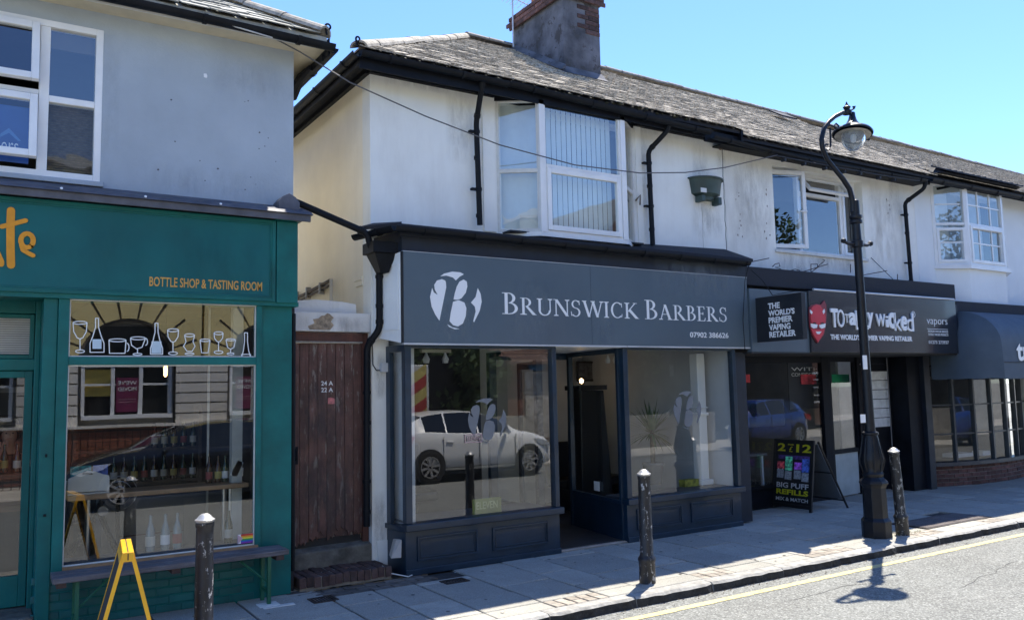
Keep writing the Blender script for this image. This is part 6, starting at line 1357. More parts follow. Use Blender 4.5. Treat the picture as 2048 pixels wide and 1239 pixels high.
part('reflector', MB().lathe([(.0, .02), (.12, .015), (.21, -.012), (.222, -.02), (.212, -.022), (.11, .0), (0, .005)], (hc.x + .025, ly, hc.z - .012), 28, HT), mat('dirty_reflector', (.42, .40, .36), .5, var=.25, vs=10), lp, smooth=True)
bowl = mat('lamp_bowl_glass', (.62, .66, .68), .12, var=.1, vs=8, spec=.7)
bowl.node_tree.nodes['Principled BSDF'].inputs['Transmission Weight'].default_value = .75; bowl.node_tree.nodes['Principled BSDF'].inputs['IOR'].default_value = 1.15
part('glass_bowl', MB().lathe([(.150, -.02), (.150, -.06), (.140, -.12), (.11, -.18), (.06, -.225), (.0, -.24)], (hc.x + .035, ly, hc.z), 24, HT), bowl, lp, smooth=True)
part('lamp_holder', MB().lathe([(.03, .0), (.045, -.05), (.035, -.12), (0, -.14)], (hc.x + .035, ly, hc.z), 12, HT), white_l, lp, smooth=True)
part('photocell', MB().tube([hc + Vector((.25, 0, -.02)), hc + Vector((.36, 0, -.03))], .022, 8), iron, lp)
for (u0, u1, v0, v1) in ((1729, 1735, 710, 738), (1724, 1732, 828, 845)):
    a, b = at(u0, v1, ly - .085), at(u1, v0, ly - .085); part('sticker', MB().box(a[0], b[0], ly - .076, ly - .066, a[1], b[1]), white_l, lp)
# black A board
bd = thing('folding_sign_board', 'black folding board advertising BIG PUFF REFILLS with 2 for £12 in yellow', 'sign board', loc=(6.95, .45, 0))
# front leaf: faces left along the street, leaning
BX, By0, By1 = 6.62, .86, .12; tilt = .30; Hb = 1.06
def bq(s, h, off=0.):      # s across the board (left to right as read), h up along the board
    t = h / Hb; return Vector((BX + tilt * t * .52 - off, By0 + (By1 - By0) * s, h * .985))
def bbox(mb, s0, s1, h0, h1, o0, o1):
    P = []
    for o in (o1, o0):
        pass
    mb.hexa([bq(s0, h0, o1), bq(s1, h0, o1), bq(s1, h0, o0), bq(s0, h0, o0), bq(s0, h1, o1), bq(s1, h1, o1), bq(s1, h1, o0), bq(s0, h1, o0)]); return mb
fbm = mat('board_frame_black', (.014, .014, .015), .45, var=.2)
fb = part('front_leaf', bbox(bbox(bbox(bbox(MB(), 0, .055, 0, 1.06, 0, .03), .945, 1, 0, 1.06, 0, .03), .055, .945, 1.02, 1.06, 0, .03), .055, .945, .04, .09, 0, .03), fbm, bd)
part('poster', bbox(MB(), .055, .945, .09, 1.02, .005, .018), mat('poster_black', (.012, .012, .014), .4), bd)
ex = Vector((0, -1, 0)) * (By0 - By1); ey = (bq(0, 1) - bq(0, 0))
def blet(s, s0, s1, h0, h1, m, bold=.03):
    o = lettering(s, s0, s1, h0, h1, 0, m, bd, fr=(tuple(ex), tuple(ey)), org=tuple(bq(0, 0, .019)), bold=bold, depth=.0)
    return o
ylw = mat('poster_yellow', (.85, .82, .04), .5, var=0)
blet('2', .09, .29, .878, 1.0, ylw, .03); blet('FOR', .35, .50, .972, .994, ylw); blet('£', .385, .47, .872, .955, ylw, .0); blet('12', .56, .93, .872, .995, ylw, .03)
blet('BIG PUFF', .10, .90, .325, .405, white_l, .03); blet('REFILLS', .10, .90, .225, .305, ylw, .04); blet('MIX & MATCH', .10, .90, .13, .185, white_l, .03)
cc = [(.45, .06, .08), (.10, .45, .25), (.30, .08, .45), (.05, .10, .35)]
for i, (s0, h0, h1) in enumerate(((.10, .47, .72), (.30, .45, .80), (.53, .47, .72), (.72, .44, .78))):
    part('printed_pack', bbox(MB(), s0, s0 + .18, h0 + .14, h1, .018, .020), mat('pack_print_%d' % i, tuple(min(.9, 1.8 * q) for q in cc[i]), .4, var=.8, vs=22), bd); part('pack_label', bbox(MB(), s0, s0 + .17, h0, h0 + .13, .018, .020), mat('pack_label', (.35, .38, .42), .5, var=.4, vs=40), bd)
blet('EK', .33, .45, .62, .74, white_l, .04); blet('F1', .12, .25, .60, .70, white_l, .03)
part('printed_band', bbox(MB(), .12, .90, .76, .82, .018, .0195), mat('violet_band', (.09, .05, .22), .5, var=.5, vs=20), bd)
def rq(s, h): t = h / Hb; return Vector((7.42 - .62 * t, .80 + (.10 - .80) * s, h * .985))
for s in (0, 1): part('rear_leg', MB().tube([rq(s, 0), rq(s, 1.04)], .018, 6), fbm, bd)
part('rear_rail', MB().tube([rq(0, .12), rq(1, .12)], .012, 6).tube([rq(0, .55), rq(1, .55)], .012, 6), fbm, bd)
part('rear_panel', MB().hexa([rq(.05, .14), rq(.95, .14), rq(.95, .14) + Vector((.01, 0, 0)), rq(.05, .14) + Vector((.01, 0, 0)), rq(.05, 1.0), rq(.95, 1.0), rq(.95, 1.0) + Vector((.01, 0, 0)), rq(.05, 1.0) + Vector((.01, 0, 0))]), mat('grey_back_panel', (.10, .11, .12), .6), bd)
# yellow board
yb = thing('yellow_folding_board', 'yellow framed folding chalkboard seen edge on in front of the green window', 'sign board', loc=(-2.92, -2.1, 0))
ym = mat('yellow_board_paint', (.80, .42, .015), .4, var=.08, vs=6, coat=.2); ax_, az = at(256, 1103, -2.1)
ax_ += .0
zz = az + .0; xl, xr_ = ax_ - .33, ax_ + .33
chalk = mat('chalkboard', (.02, .02, .022), .8, var=.3)
for s, xf in ((-1, ax_ - .24), (1, ax_ + .24)):
    f = MB()
    def lq(t, y, o=0.): return Vector((ax_ + s * .012 + (xf - ax_ - s * .012) * t + o * s, y, zz - .01 - (zz - .01) * t))
    for y in (-2.12, -1.60): f.hexa([lq(1, y), lq(1, y, .024), lq(1, y + .03, .024), lq(1, y + .03), lq(0, y), lq(0, y, .024), lq(0, y + .03, .024), lq(0, y + .03)])
    for t0, t1 in ((0.02, .07), (.86, .90)): f.hexa([lq(t1, -2.085, .004), lq(t1, -2.085, .022), lq(t1, -1.60, .022), lq(t1, -1.60, .004), lq(t0, -2.085, .004), lq(t0, -2.085, .022), lq(t0, -1.60, .022), lq(t0, -1.60, .004)])
    lf_ = part('leaf_frame', f, ym, yb); part('chalk_panel', MB().hexa([lq(.86, -2.085, .012), lq(.86, -2.085, .020), lq(.86, -1.60, .020), lq(.86, -1.60, .012), lq(.07, -2.085, .012), lq(.07, -2.085, .020), lq(.07, -1.60, .020), lq(.07, -1.60, .012)]), chalk, lf_)
part('hinge_cap', MB().box(ax_ - .034, ax_ + .034, -2.14, -1.57, zz - .055, zz + .004), ym, yb, bev=.004)
yb.rotation_euler.z = radians(-6)
part('hinge_slot', MB().box(ax_ - .003, ax_ + .003, -2.1425, -1.9, zz - .045, zz - .004).box(ax_ - .003, ax_ + .003, -2.13, -1.58, zz + .003, zz + .006), lining, yb)
# bench
bh = thing('window_bench', 'weathered plank bench on green metal legs under the green shop window', 'bench', loc=(-2.28, -.2, 0))
za = .475
part('plank', MB().hexa([(-3.24, -.34, za - .045), (-1.32, -.30, za - .045), (-1.32, -.17, za - .045), (-3.24, -.21, za - .045), (-3.24, -.34, za), (-1.32, -.30, za), (-1.32, -.17, za + .003), (-3.24, -.21, za + .003)]), wood_old, bh, bev=.006)
part('plank', MB().hexa([(-3.24, -.195, za - .04), (-1.33, -.155, za - .04), (-1.33, -.02, za - .04), (-3.24, -.05, za - .04), (-3.24, -.195, za + .004), (-1.33, -.155, za + .004), (-1.33, -.02, za + .006), (-3.24, -.05, za + .006)]), wood_old, bh, bev=.006)
for x in (-3.17, -2.3, -1.40): part('batten', MB().box(x - .04, x + .03, -.31, -.04, za - .085, za - .046), brick_d, bh)
glm = mat('green_leg_paint', (.012, .11, .06), .4, var=.15)
for x, s in ((-3.06, 1), (-1.50, -1)):
    l_ = part('leg', MB().box(x - .015, x + .015, -.30, -.26, 0, za - .046).box(x - .015, x + .015, -.09, -.05, 0, za - .046).box(x - .012, x + .012, -.26, -.09, .10, .13), glm, bh)
    part('brace', MB().tube([(x, -.27, za - .28), (x + s * .24, -.22, za - .07)], .010, 6), glm, l_)
# wall planter
pt = thing('wall_planter', 'green half round planter fixed high on the white wall left of the crack', 'planter', loc=(5.0, .3, 4.5))
cx = 4.99; vs = []; fs = []; sg = 12; zs = [(.30, 4.86), (.285, 4.84), (.255, 4.66), (.25, 4.64), (.16, 4.60), (.15, 4.56)]
for r, z in zs:
    for k in range(sg + 1): a = pi + pi * k / sg; vs.append((cx + r * 1.02 * cos(a), YW + r * .75 * sin(a), z))
for i in range(len(zs) - 1):
    for k in range(sg): a = i * (sg + 1) + k; fs.append((a, a + 1, a + sg + 2, a + sg + 1))
fs.append(tuple(range(sg + 1))); fs.append(tuple(len(vs) - sg - 1 + k for k in range(sg + 1))[::-1])
part('bowl', MB().add(vs, fs), mat('faded_green_plastic', (.045, .075, .07), .55, var=.15, vs=6), pt, smooth=True)
part('rim', MB().tube([(cx + .31 * cos(pi + pi * k / 12), YW + .235 * sin(pi + pi * k / 12), 4.86) for k in range(13)], .014, 6), MATS['faded_green_plastic'], pt)
part('foot', MB().box(cx - .21, cx - .14, .26, .40, 4.51, 4.60).box(cx + .12, cx + .19, .26, .40, 4.49, 4.60), MATS['faded_green_plastic'], pt, bev=.01)
a, b = at(1397, 385, .25), at(1408, 378, .25); part('label', MB().box(a[0], b[0], .20, .205, a[1], b[1]), oldwhite, pt)
# overhead cables
cb_ = [at(u, v, Y) + (Y,) for u, v, Y in ((545, 75, -.1), (600, 104, -.05), (700, 165, -.02), (850, 232, .0), (1000, 290, .02), (1150, 330, .03), (1280, 346, .03), (1370, 345, .03), (1450, 335, .03), (1555, 310, .02))]
single('overhead_cable', MB().tube([(x, y, z) for x, z, y in cb_], .0075, 6), mat('cable_grey', (.10, .10, .11), .6), 'long grey cable sagging from the grey eaves across to the terrace gutter', 'cable', smooth=True)
cb_ = [at(u, v, Y) + (Y,) for u, v, Y in ((300, 10, -.22), (420, 38, -.22), (545, 76, -.22))]
single('overhead_cable', MB().tube([(x, y, z) for x, z, y in cb_], .008, 6), mat('cable_white', (.5, .5, .48), .6), 'short pale cable running along the grey building gutter', 'cable', smooth=True)
cb_ = [at(u, v, Y) + (Y,) for u, v, Y in ((1555, 312, -.04), (1660, 332, -.04), (1760, 350, -.04), (1840, 362, -.04))]
mbc = MB().tube([(x, y, z) for x, z, y in cb_], .009, 6)
for x, z, y in [at(u, v, -.04) + (-.04,) for u, v in ((1570, 318), (1610, 326), (1652, 335), (1690, 342), (1722, 346), (1760, 354), (1790, 358))]: mbc.box(x - .02, x + .02, -.05, .02, z - .03, z + .01)
single('overhead_cable', mbc, lining, 'clipped black cable along the sagging gutter above the vape shop window', 'cable')
# weeds at the leaning bollard
random.seed(41); mb = MB()
for i in range(90):
    a = random.uniform(-.6, 3.6); r = random.uniform(.10, .34) if random.random() < .6 else .11; x = 5.98 + r * cos(a) * .9; y = -1.73 + r * sin(a) * .35; h = random.uniform(.01, .045); dx = random.uniform(-.03, .03)
    mb.add([(x - .004, y, 0), (x + .004, y, 0), (x + dx, y - .01, h)], [(0, 1, 2)])
    mb.add([(x, y, h * .5), (x + .02, y + .01, h * .7), (x + .01, y - .014, h * .8)], [(0, 1, 2)])
o = single('pavement_weeds', mb, mat('weed_green', (.10, .12, .03), .8, var=.3, vs=30), 'small green weeds round the foot of the leaning bollard', 'weeds'); o['kind'] = 'stuff'
# litter
random.seed(43); mb = MB()
for i in range(26):
    x = random.uniform(-1.1, -.1); y = random.uniform(-.06, .0); l_ = random.uniform(.02, .09); a = random.uniform(-.5, .5); mb.tube([(x, y, .004), (x + l_ * cos(a), y + l_ * sin(a) * .3, .006)], .003, 4)
o = single('dry_debris', mb, mat('straw', (.22, .16, .09), .9), 'dry twigs and leaf litter along the foot of the brick step', 'litter'); o['kind'] = 'stuff'
single('leg_base_plate', MB().box(-1.60, -1.42, -.36, -.22, 0, .012).box(-1.58, -1.30, -.42, -.36, 0, .008), oldwhite, 'pale painted metal plate on the pavement under the bench leg', 'plate')

# ================================================================ THE OTHER SIDE OF THE STREET (seen in the shop glass)
def vehicle(name, lab, cat, paint, x, y, dirx, L_=4.04, Wd=1.74, H=1.48, z0=RZ, boxy=False):
    """x, y: middle of the front bumper; dirx = +1 when the nose points to +X"""
    t = thing(name, lab, cat, 'cars parked along the kerb across the road', loc=(x - dirx * L_ / 2, y, z0))
    k = L_ / 4.04; kh = H / 1.48; import bisect
    def itp(tab, s):
        for i in range(len(tab) - 1):
            if tab[i][0] <= s <= tab[i + 1][0]:
                f = (s - tab[i][0]) / (tab[i + 1][0] - tab[i][0]); f = f * f * (3 - 2 * f) * .35 + f * .65; return tab[i][1] + (tab[i + 1][1] - tab[i][1]) * f
        return tab[-1][1]
    topz = [(0, .50), (.05, .66), (.25, .80), (.6, .91), (1.02, 1.0), (1.5, 1.27), (1.85, 1.41), (2.3, 1.475), (2.9, 1.47), (3.4, 1.41), (3.68, 1.28), (3.88, 1.02), (4.0, .85), (4.04, .6)]
    belt = [(0, .50), (.05, .64), (.25, .76), (.6, .86), (1.0, .93), (1.6, .965), (2.6, .99), (3.5, 1.05), (3.88, 1.0), (4.0, .83), (4.04, .58)]
    wid = [(0, .55), (.06, .68), (.3, .80), (.8, .86), (1.5, .87), (3.0, .87), (3.7, .84), (3.95, .74), (4.04, .62)]
    rw = [(0, .50), (.3, .70), (1.02, .72), (1.5, .62), (1.9, .58), (3.0, .57), (3.5, .55), (3.9, .62), (4.04, .52)]
    bot = [(0, .30), (.1, .22), (.4, .19), (3.7, .19), (3.95, .26), (4.04, .36)]
    ss = [0, .03, .08, .16, .3, .45, .6, .8, 1.02, 1.15, 1.3, 1.45, 1.6, 1.75, 1.9, 2.1, 2.14, 2.4, 2.7, 2.9, 2.94, 3.1, 3.3, 3.45, 3.55, 3.68, 3.8, 3.9, 3.98, 4.02, 4.04]
    P = []
    for s in ss:
        w_ = itp(wid, s); b = itp(belt, s); tz = max(itp(topz, s), b + .002); r = itp(rw, s); bo = itp(bot, s)
        cab = tz - b
        half = [(w_ * .86, bo), (w_ * .97, bo + .07), (w_ * 1.0, bo + (b - bo) * .42), (w_ * 1.0, bo + (b - bo) * .70), (w_ * .975, b - .02), (w_ * .955, b), (r + (w_ * .93 - r) * (.12 if cab > .1 else .8), tz - max(.03, cab * .10) if cab > .06 else tz - .004), (r * .75, tz - .004 if cab < .06 else tz - .012), (0, tz)]
        P.append([(s, y_, z_) for y_, z_ in half])
    n = len(P[0]); W_ = [[], []]; G_ = [[], []]; vs = []
    def pt(p, sd): return (x - dirx * p[0] * k, y + sd * p[1] * Wd / 1.74, z0 + p[2] * kh)
    body, win = MB(), MB()
    for sd in (-1, 1):
        for i in range(len(P) - 1):
            s = (ss[i] + ss[i + 1]) / 2
            for j in range(n - 1):
                q = [pt(P[i][j], sd), pt(P[i + 1][j], sd), pt(P[i + 1][j + 1], sd), pt(P[i][j + 1], sd)]
                if (sd * dirx) > 0: q = q[::-1]
                isw = (j == 5 and 1.3 < s < 3.5 and not (2.10 < s < 2.14) and not (2.9 < s < 2.94)) or (j in (6, 7) and 1.05 < s < 1.75) or (j in (6, 7) and 3.45 < s < 3.85)
                (win if isw else body).quad(*q)
    def weld(mb_, nm, m_, sm=True):
        o = part(nm, mb_, m_, t, smooth=sm); bmx = bmesh.new(); bmx.from_mesh(o.data); bmesh.ops.remove_doubles(bmx, verts=bmx.verts, dist=.0005); bmesh.ops.recalc_face_normals(bmx, faces=bmx.faces); bmx.to_mesh(o.data); bmx.free(); o.data.polygons.foreach_set('use_smooth', [True] * len(o.data.polygons)); return o
    weld(body, 'body', paint); weld(win, 'window', mat('car_glass', (.010, .012, .014), .06, var=0, coat=.5))
    R_ = .315 * kh; ty = mat('tyre', (.012, .012, .012), .8, var=0); rim = mat('alloy_rim', (.55, .55, .56), .3, metal=.6, var=0)
    for s in (.80, 3.36):
        for sd in (-1, 1):
            cx, cy = x - dirx * s * k, y + sd * (.87 * Wd / 1.74 - .085)
            RX = Matrix.Rotation(radians(90), 3, 'X')
            part('wheel_arch', MB().lathe([(R_ + .055, -.10), (R_ + .055, .093), (R_ - .02, .093), (R_ - .02, .0)], (cx, cy, z0 + R_ + .01), 24, Matrix.Rotation(-sd * radians(90), 3, 'X')), MATS['dark_reveal'], t)
            wl_ = part('wheel', MB().lathe([(R_ * .6, -.10), (R_, -.09), (R_, .09), (R_ * .96, .105), (R_ * .68, .105), (R_ * .66, .06), (0, .05)], (cx, cy, z0 + R_), 24, Matrix.Rotation(-sd * radians(90), 3, 'X')), ty, t, smooth=True)
            m5 = MB(); yy = cy + sd * .108
            for a in range(8):
                A = a * pi / 4 + .2; c_, s_ = cos(A), sin(A); w2 = .017; h0, h1 = .03, R_ * .66
                m5.hexa([(cx + c_ * h0 - s_ * w2, yy - .02, z0 + R_ + s_ * h0 + c_ * w2), (cx + c_ * h0 + s_ * w2, yy - .02, z0 + R_ + s_ * h0 - c_ * w2), (cx + c_ * h1 + s_ * w2 * 1.6, yy - .02, z0 + R_ + s_ * h1 - c_ * w2 * 1.6), (cx + c_ * h1 - s_ * w2 * 1.6, yy - .02, z0 + R_ + s_ * h1 + c_ * w2 * 1.6),
                         (cx + c_ * h0 - s_ * w2, yy, z0 + R_ + s_ * h0 + c_ * w2), (cx + c_ * h0 + s_ * w2, yy, z0 + R_ + s_ * h0 - c_ * w2), (cx + c_ * h1 + s_ * w2 * 1.6, yy, z0 + R_ + s_ * h1 - c_ * w2 * 1.6), (cx + c_ * h1 - s_ * w2 * 1.6, yy, z0 + R_ + s_ * h1 + c_ * w2 * 1.6)])
            m5.tube([(cx + R_ * .68 * cos(a), yy - .005, z0 + R_ + R_ * .68 * sin(a)) for a in [2 * pi * i / 24 for i in range(25)]], .014, 5)
            part('rim', m5, rim, wl_)
    for sd in (-1, 1):
        yy = y + sd * .873 * Wd / 1.74; q = MB()
        for s in (1.18, 2.13, 3.02): q.box(x - dirx * s * k - .004, x - dirx * s * k + .004, yy - .006, yy + .006, z0 + .30, z0 + .93 * kh)
        q.box(x - dirx * 3.0 * k if dirx > 0 else x + 1.18 * k, x - dirx * 1.18 * k if dirx > 0 else x + 3.0 * k, yy - .006, yy + .006, z0 + .285, z0 + .300)
        part('door_gap', q, MATS['dark_reveal'], t)
        for s in (1.95, 2.85): part('door_handle', MB().box(x - dirx * s * k - .08, x - dirx * s * k + .08, yy - .025, yy + .02, z0 + .80 * kh, z0 + .835 * kh), paint, t, bev=.008)
        part('wing_mirror', MB().lathe([(0, -.07), (.05, -.05), (.06, 0), (.04, .05), (0, .06)], (x - dirx * 1.42 * k, yy + sd * .07, z0 + 1.0 * kh), 10, Matrix.Diagonal((.9, 1.5, 1))), paint, t, smooth=True)
        a = [(x - dirx * s * k, z0 + z_ * kh) for s, z_ in ((.10, .66), (.22, .60), (.55, .70), (.68, .80), (.40, .77))]
        part('headlight', MB().prism(a, (0, y + sd * .70 * Wd / 1.74, 0), FX[0], FX[1], -.13 if sd > 0 else 0, .0 if sd > 0 else .13), mat('headlight_glass', (.55, .58, .6), .1, var=0, coat=.5), t)
        a = [(x - dirx * s * k, z0 + z_ * kh) for s, z_ in ((3.70, .98), (3.98, .92), (4.02, .74), (3.80, .78))]
        part('tail_light', MB().prism(a, (0, y + sd * .78 * Wd / 1.74, 0), FX[0], FX[1], -.05 if sd > 0 else 0, .0 if sd > 0 else .05), mat('red_lens', (.45, .01, .01), .15, var=0), t)
    part('sill_skirt', MB().box(min(x - dirx * .6 * k, x - dirx * 3.6 * k), max(x - dirx * .6 * k, x - dirx * 3.6 * k), y - .80, y + .80, z0 + .14, z0 + .22), MATS['dark_reveal'], t)
    part('number_plate', MB().box(min(x + dirx * .005, x - dirx * .02), max(x + dirx * .005, x - dirx * .02), y - .26, y + .26, z0 + .38, z0 + .49), white_l, t)
    return t
vehicle('parked_car', 'white hatchback reflected in the left barbers window', 'car', mat('white_car_paint', (.85, .86, .86), .35, var=0, coat=.8), 7.78, -9.0, 1, H=1.53, z0=-.06)
vehicle('parked_car', 'blue hatchback reflected in the vape shop window', 'car', mat('blue_car_paint', (.02, .07, .32), .25, var=0, coat=.9), 15.4, -9.3, -1, L_=4.2, z0=-.06)
vehicle('parked_car', 'black car reflected in the green bottle shop window', 'car', mat('black_car_paint', (.010, .010, .012), .15, var=0, coat=1), -2.55, -9.1, -1, L_=4.6, H=1.50, z0=-.06)
# response van with chevrons
va = thing('chevron_van', 'white van with red and yellow chevrons reflected at the left edge of the barbers glass', 'van', loc=(4.4, -11.1, -.01))
part('body', MB().box(1.6, 5.48, -11.9, -10.25, .35, 2.55), mat('van_white', (.6, .6, .58), .35, var=0, coat=.5), va, bev=.03)
mbr, mby = MB(), MB()
for i in range(7):
    z = .4 + i * .27; (mbr if i % 2 else mby).prism([(4.85, z), (5.44, z + .35), (5.44, z + .35 + .27), (4.85, z + .27)], (0, -10.24, 0), (-1, 0, 0), FX[1], 0, .006) if False else (mbr if i % 2 else mby).hexa([(4.95, -10.250, z), (5.40, -10.250, z + .30), (5.40, -10.243, z + .30), (4.95, -10.243, z), (4.95, -10.250, z + .27), (5.40, -10.250, z + .57), (5.40, -10.243, z + .57), (4.95, -10.243, z + .27)])
part('red_chevron', mbr, mat('chevron_red', (.40, .06, .05), .4, var=0), va); part('yellow_chevron', mby, mat('chevron_yellow', (.55, .45, .15), .4, var=0), va)
for s in (2.3, 4.7): part('wheel', MB().lathe([(0, -.1), (.33, -.1), (.33, .1), (0, .11)], (s, -10.35, .33), 20, Matrix.Rotation(-pi / 2, 3, 'X')), MATS['tyre'], va)
part('cab_window', MB().box(1.75, 2.6, -10.246, -10.235, 1.5, 2.2), MATS['car_glass'], va)
# rusticated building with arched windows
rb = thing('arched_window_building', 'pale rusticated building with arched windows and moving posters, reflected in the green shop glass', 'building', loc=(-1, -12.6, 0))
YO = -12.6; stone = mat('pale_rusticated_stone', (.76, .73, .67), .9, var=.06, vs=1.5); ycr = mat('yellow_cream_paint', (.82, .68, .32), .9, var=.06, vs=1.5); joint = mat('stone_joint', (.12, .10, .08), .95)
def opp(u, v, D=12.6): return at(u, v, D)
ctr = [-4.15, -.98, 2.25]; aw_ = 1.02; zs_, zsill = 2.70, 1.52
part('core_wall', MB().box(-8, 4.1, YO - .5, YO - .30, 0, 7.2), stone, rb); part('joint_backing', MB().box(-8, 4.1, YO - .30, YO - .0, 4.505, 7.1), ycr, rb)
mb = MB(); segs = []
x_ = -8.0
for c in ctr: segs.append((x_, c - aw_)); x_ = c + aw_
segs.append((x_, 4.1))
jb = MB()
for a, b in segs:
    jb.box(a, b, YO - .30, YO - .03, 0, zs_ + .0)
    z = 1.28
    while z < zs_ - .05: mb.box(a, b, YO - .03, YO, z + .02, z + .225); z += .235
part('joint_backing', jb, joint, rb); part('stone_course', mb, stone, rb)
# arch rings
mb = MB(); mj = MB()
for c in ctr:
    for i in range(9):
        a0, a1 = radians(i * 20 + 1.2), radians(i * 20 + 18.8); r0, r1 = aw_, 1.58
        mb.prism([(-c - r0 * cos(a0), zs_ + r0 * sin(a0)), (-c - r1 * cos(a0), zs_ + r1 * sin(a0)), (-c - r1 * cos((a0 + a1) / 2), zs_ + r1 * sin((a0 + a1) / 2)), (-c - r1 * cos(a1), zs_ + r1 * sin(a1)), (-c - r0 * cos(a1), zs_ + r0 * sin(a1)), (-c - r0 * cos((a0 + a1) / 2), zs_ + r0 * sin((a0 + a1) / 2))], (0, YO, 0), (-1, 0, 0), (0, 0, 1), -.24, 0)
    mj.prism([(-c - 1.6 * cos(radians(a)), zs_ + 1.6 * sin(radians(a))) for a in range(0, 181, 15)] + [(-c - .97 * cos(radians(a)), zs_ + .97 * sin(radians(a))) for a in range(180, -1, -15)], (0, YO, 0), (-1, 0, 0), (0, 0, 1), -.28, -.03)
part('arch_stone', mb, ycr, rb); part('arch_joint', mj, joint, rb)
mb = MB()
for i in range(len(ctr) - 1):      # spandrels between the arches
    a, b = ctr[i] + 1.6, ctr[i + 1] - 1.6
mb = MB()
for c in ctr: mb.prism([(-c - 1.585 * cos(radians(a)), zs_ + 1.585 * sin(radians(a))) for a in range(0, 181, 9)] + [(-c + 1.585, 4.5), (-c - 1.585, 4.5)], (0, YO, 0), (-1, 0, 0), (0, 0, 1), -.2, 0)
mb.box(-8, ctr[0] - 1.585, YO - .2, YO, zs_, 4.5).box(ctr[2] + 1.585, 4.1, YO - .2, YO, zs_, 4.5); part('spandrel', mb, ycr, rb, kind='stuff')
dgl = mat('dark_far_glass', (.02, .022, .025), .08, var=0, coat=.4)
for c in ctr:
    w_ = part('window', MB().box(c - .95, c - .88, YO - .22, YO - .12, zsill, 2.66).box(c + .88, c + .95, YO - .22, YO - .12, zsill, 2.66).box(c - .33, c - .25, YO - .22, YO - .12, zsill, 2.66).box(c + .25, c + .33, YO - .22, YO - .12, zsill, 2.66).box(c - .95, c + .95, YO - .22, YO - .11, 2.60, 2.68).box(c - .95, c + .95, YO - .24, YO - .02, zsill - .09, zsill).box(c - .88, c + .88, YO - .2, YO - .14, 2.18, 2.23), white_l, rb)
    part('pane', MB().box(c - .93, c + .93, YO - .255, YO - .23, zsill, 3.55), dgl, w_)
    for dx in (-.30, .36):
        if dx > 0 or c > 0: continue
pu = mat('purple_banner', (.16, .012, .07), .6, var=.1)
pstr = []
for c, dx in ((-.98, -.22), (2.25, -.80), (-4.15, -.22)):
    t = thing('moved_poster', {-.98: 'purple WE HAVE MOVED poster in the left reflected arched window', 2.25: 'purple WE HAVE MOVED poster in the right reflected arched window'}.get(c, 'purple WE HAVE MOVED poster in an arched window beyond the left of the glass'), 'poster', 'purple moving notices', loc=(c + dx, YO - .1, 1.6))
    part('sheet', MB().box(c + dx, c + dx + .46, YO - .125, YO - .115, 1.58, 2.36), pu, t)
    for s, z in (("WE'VE", 2.20), ('MOVED', 2.06)): lettering(s, -(c + dx + .42), -(c + dx + .04), z, z + .09, 0, white_l, t, fr=((-1, 0, 0), (0, 0, 1)), org=(0, YO - .113, 0), depth=.003, bold=.01)
    part('print_line', MB().box(c + dx + .05, c + dx + .41, YO - .114, YO - .111, 1.86, 1.87).box(c + dx + .05, c + dx + .41, YO - .114, YO - .111, 1.80, 1.81), mat('pale_pink_print', (.6, .4, .45), .5), t)
part('yellow_blind', MB().box(-1.86, -1.25, YO - .225, YO - .222, 1.95, 2.55), mat('yellow_blind', (.55, .42, .10), .8), rb)
bkw = part('brick_plinth', MB().box(-8, 4.1, YO - .3, YO + .02, .0, 1.24), mortar, rb)
mb = MB()
for j in range(16):
    x = -8 + (j % 2) * .11
    while x < 4.0: mb.box(x, x + .205, YO + .02, YO + .032, .02 + j * .076, .02 + j * .076 + .064); x += .216
part('plinth_bricks', mb, brick_r, rb, kind='stuff')
part('stone_ledge', MB().box(-8, 4.1, YO, YO + .10, 1.24, 1.30), stone, rb); part('parapet', MB().box(-8.1, 4.2, YO - .5, YO + .1, 7.2, 7.4), stone, rb)
rl = thing('iron_railing', 'black iron railing before the reflected brick plinth', 'railing', loc=(-2, -11.9, 0)); mb = MB().box(-8, 1.8, -11.93, -11.89, 1.18, 1.22).box(-8, 1.8, -11.93, -11.89, .15, .19)
part('rail', mb, iron, rl); mb = MB()
for i in range(66): mb.box(-8 + i * .15, -8 + i * .15 + .018, -11.92, -11.90, 0, 1.18)
part('bar', mb, iron, rl, kind='stuff')
# brick cottage with flint wall, low wall, far houses
ct_ = thing('flint_and_brick_cottage', 'low brick cottage with flint panel and tiled roof reflected in the left barbers glass', 'building', loc=(12, -13.4, 0))
part('wall', MB().box(9.5, 12.6, -17, -13.4, 0, 2.75), mat('cottage_brick', (.17, .075, .05), .9, var=.35, vs=6, bump=1), ct_)
part('flint_panel', MB().box(10.35, 12.2, -13.4, -13.37, .4, 2.45), mat('flint', (.36, .34, .31), .7, var=.3, vs=12, speck=.8, pcol=(.55, .53, .5), ps=14, bump=2, bs=12), ct_)
part('blue_sign', MB().box(10.5, 11.1, -13.37, -13.34, 2.48, 2.66), mat('blue_plate', (.05, .15, .32), .5), ct_)
rmb = MB(); random.seed(51)
part('roof', MB().hexa([(9.2, -13.1, 2.66), (12.9, -13.1, 2.66), (12.9, -15.2, 4.6), (9.2, -15.2, 4.6), (9.2, -13.1, 2.72), (12.9, -13.1, 2.72), (12.9, -15.2, 4.66), (9.2, -15.2, 4.66)]).hexa([(9.2, -15.2, 4.6), (12.9, -15.2, 4.6), (12.9, -17.3, 2.66), (9.2, -17.3, 2.66), (9.2, -15.2, 4.66), (12.9, -15.2, 4.66), (12.9, -17.3, 2.72), (9.2, -17.3, 2.72)]), mat('cottage_roof', (.16, .09, .065), .9, var=.4, vs=10, bump=1.5), ct_)
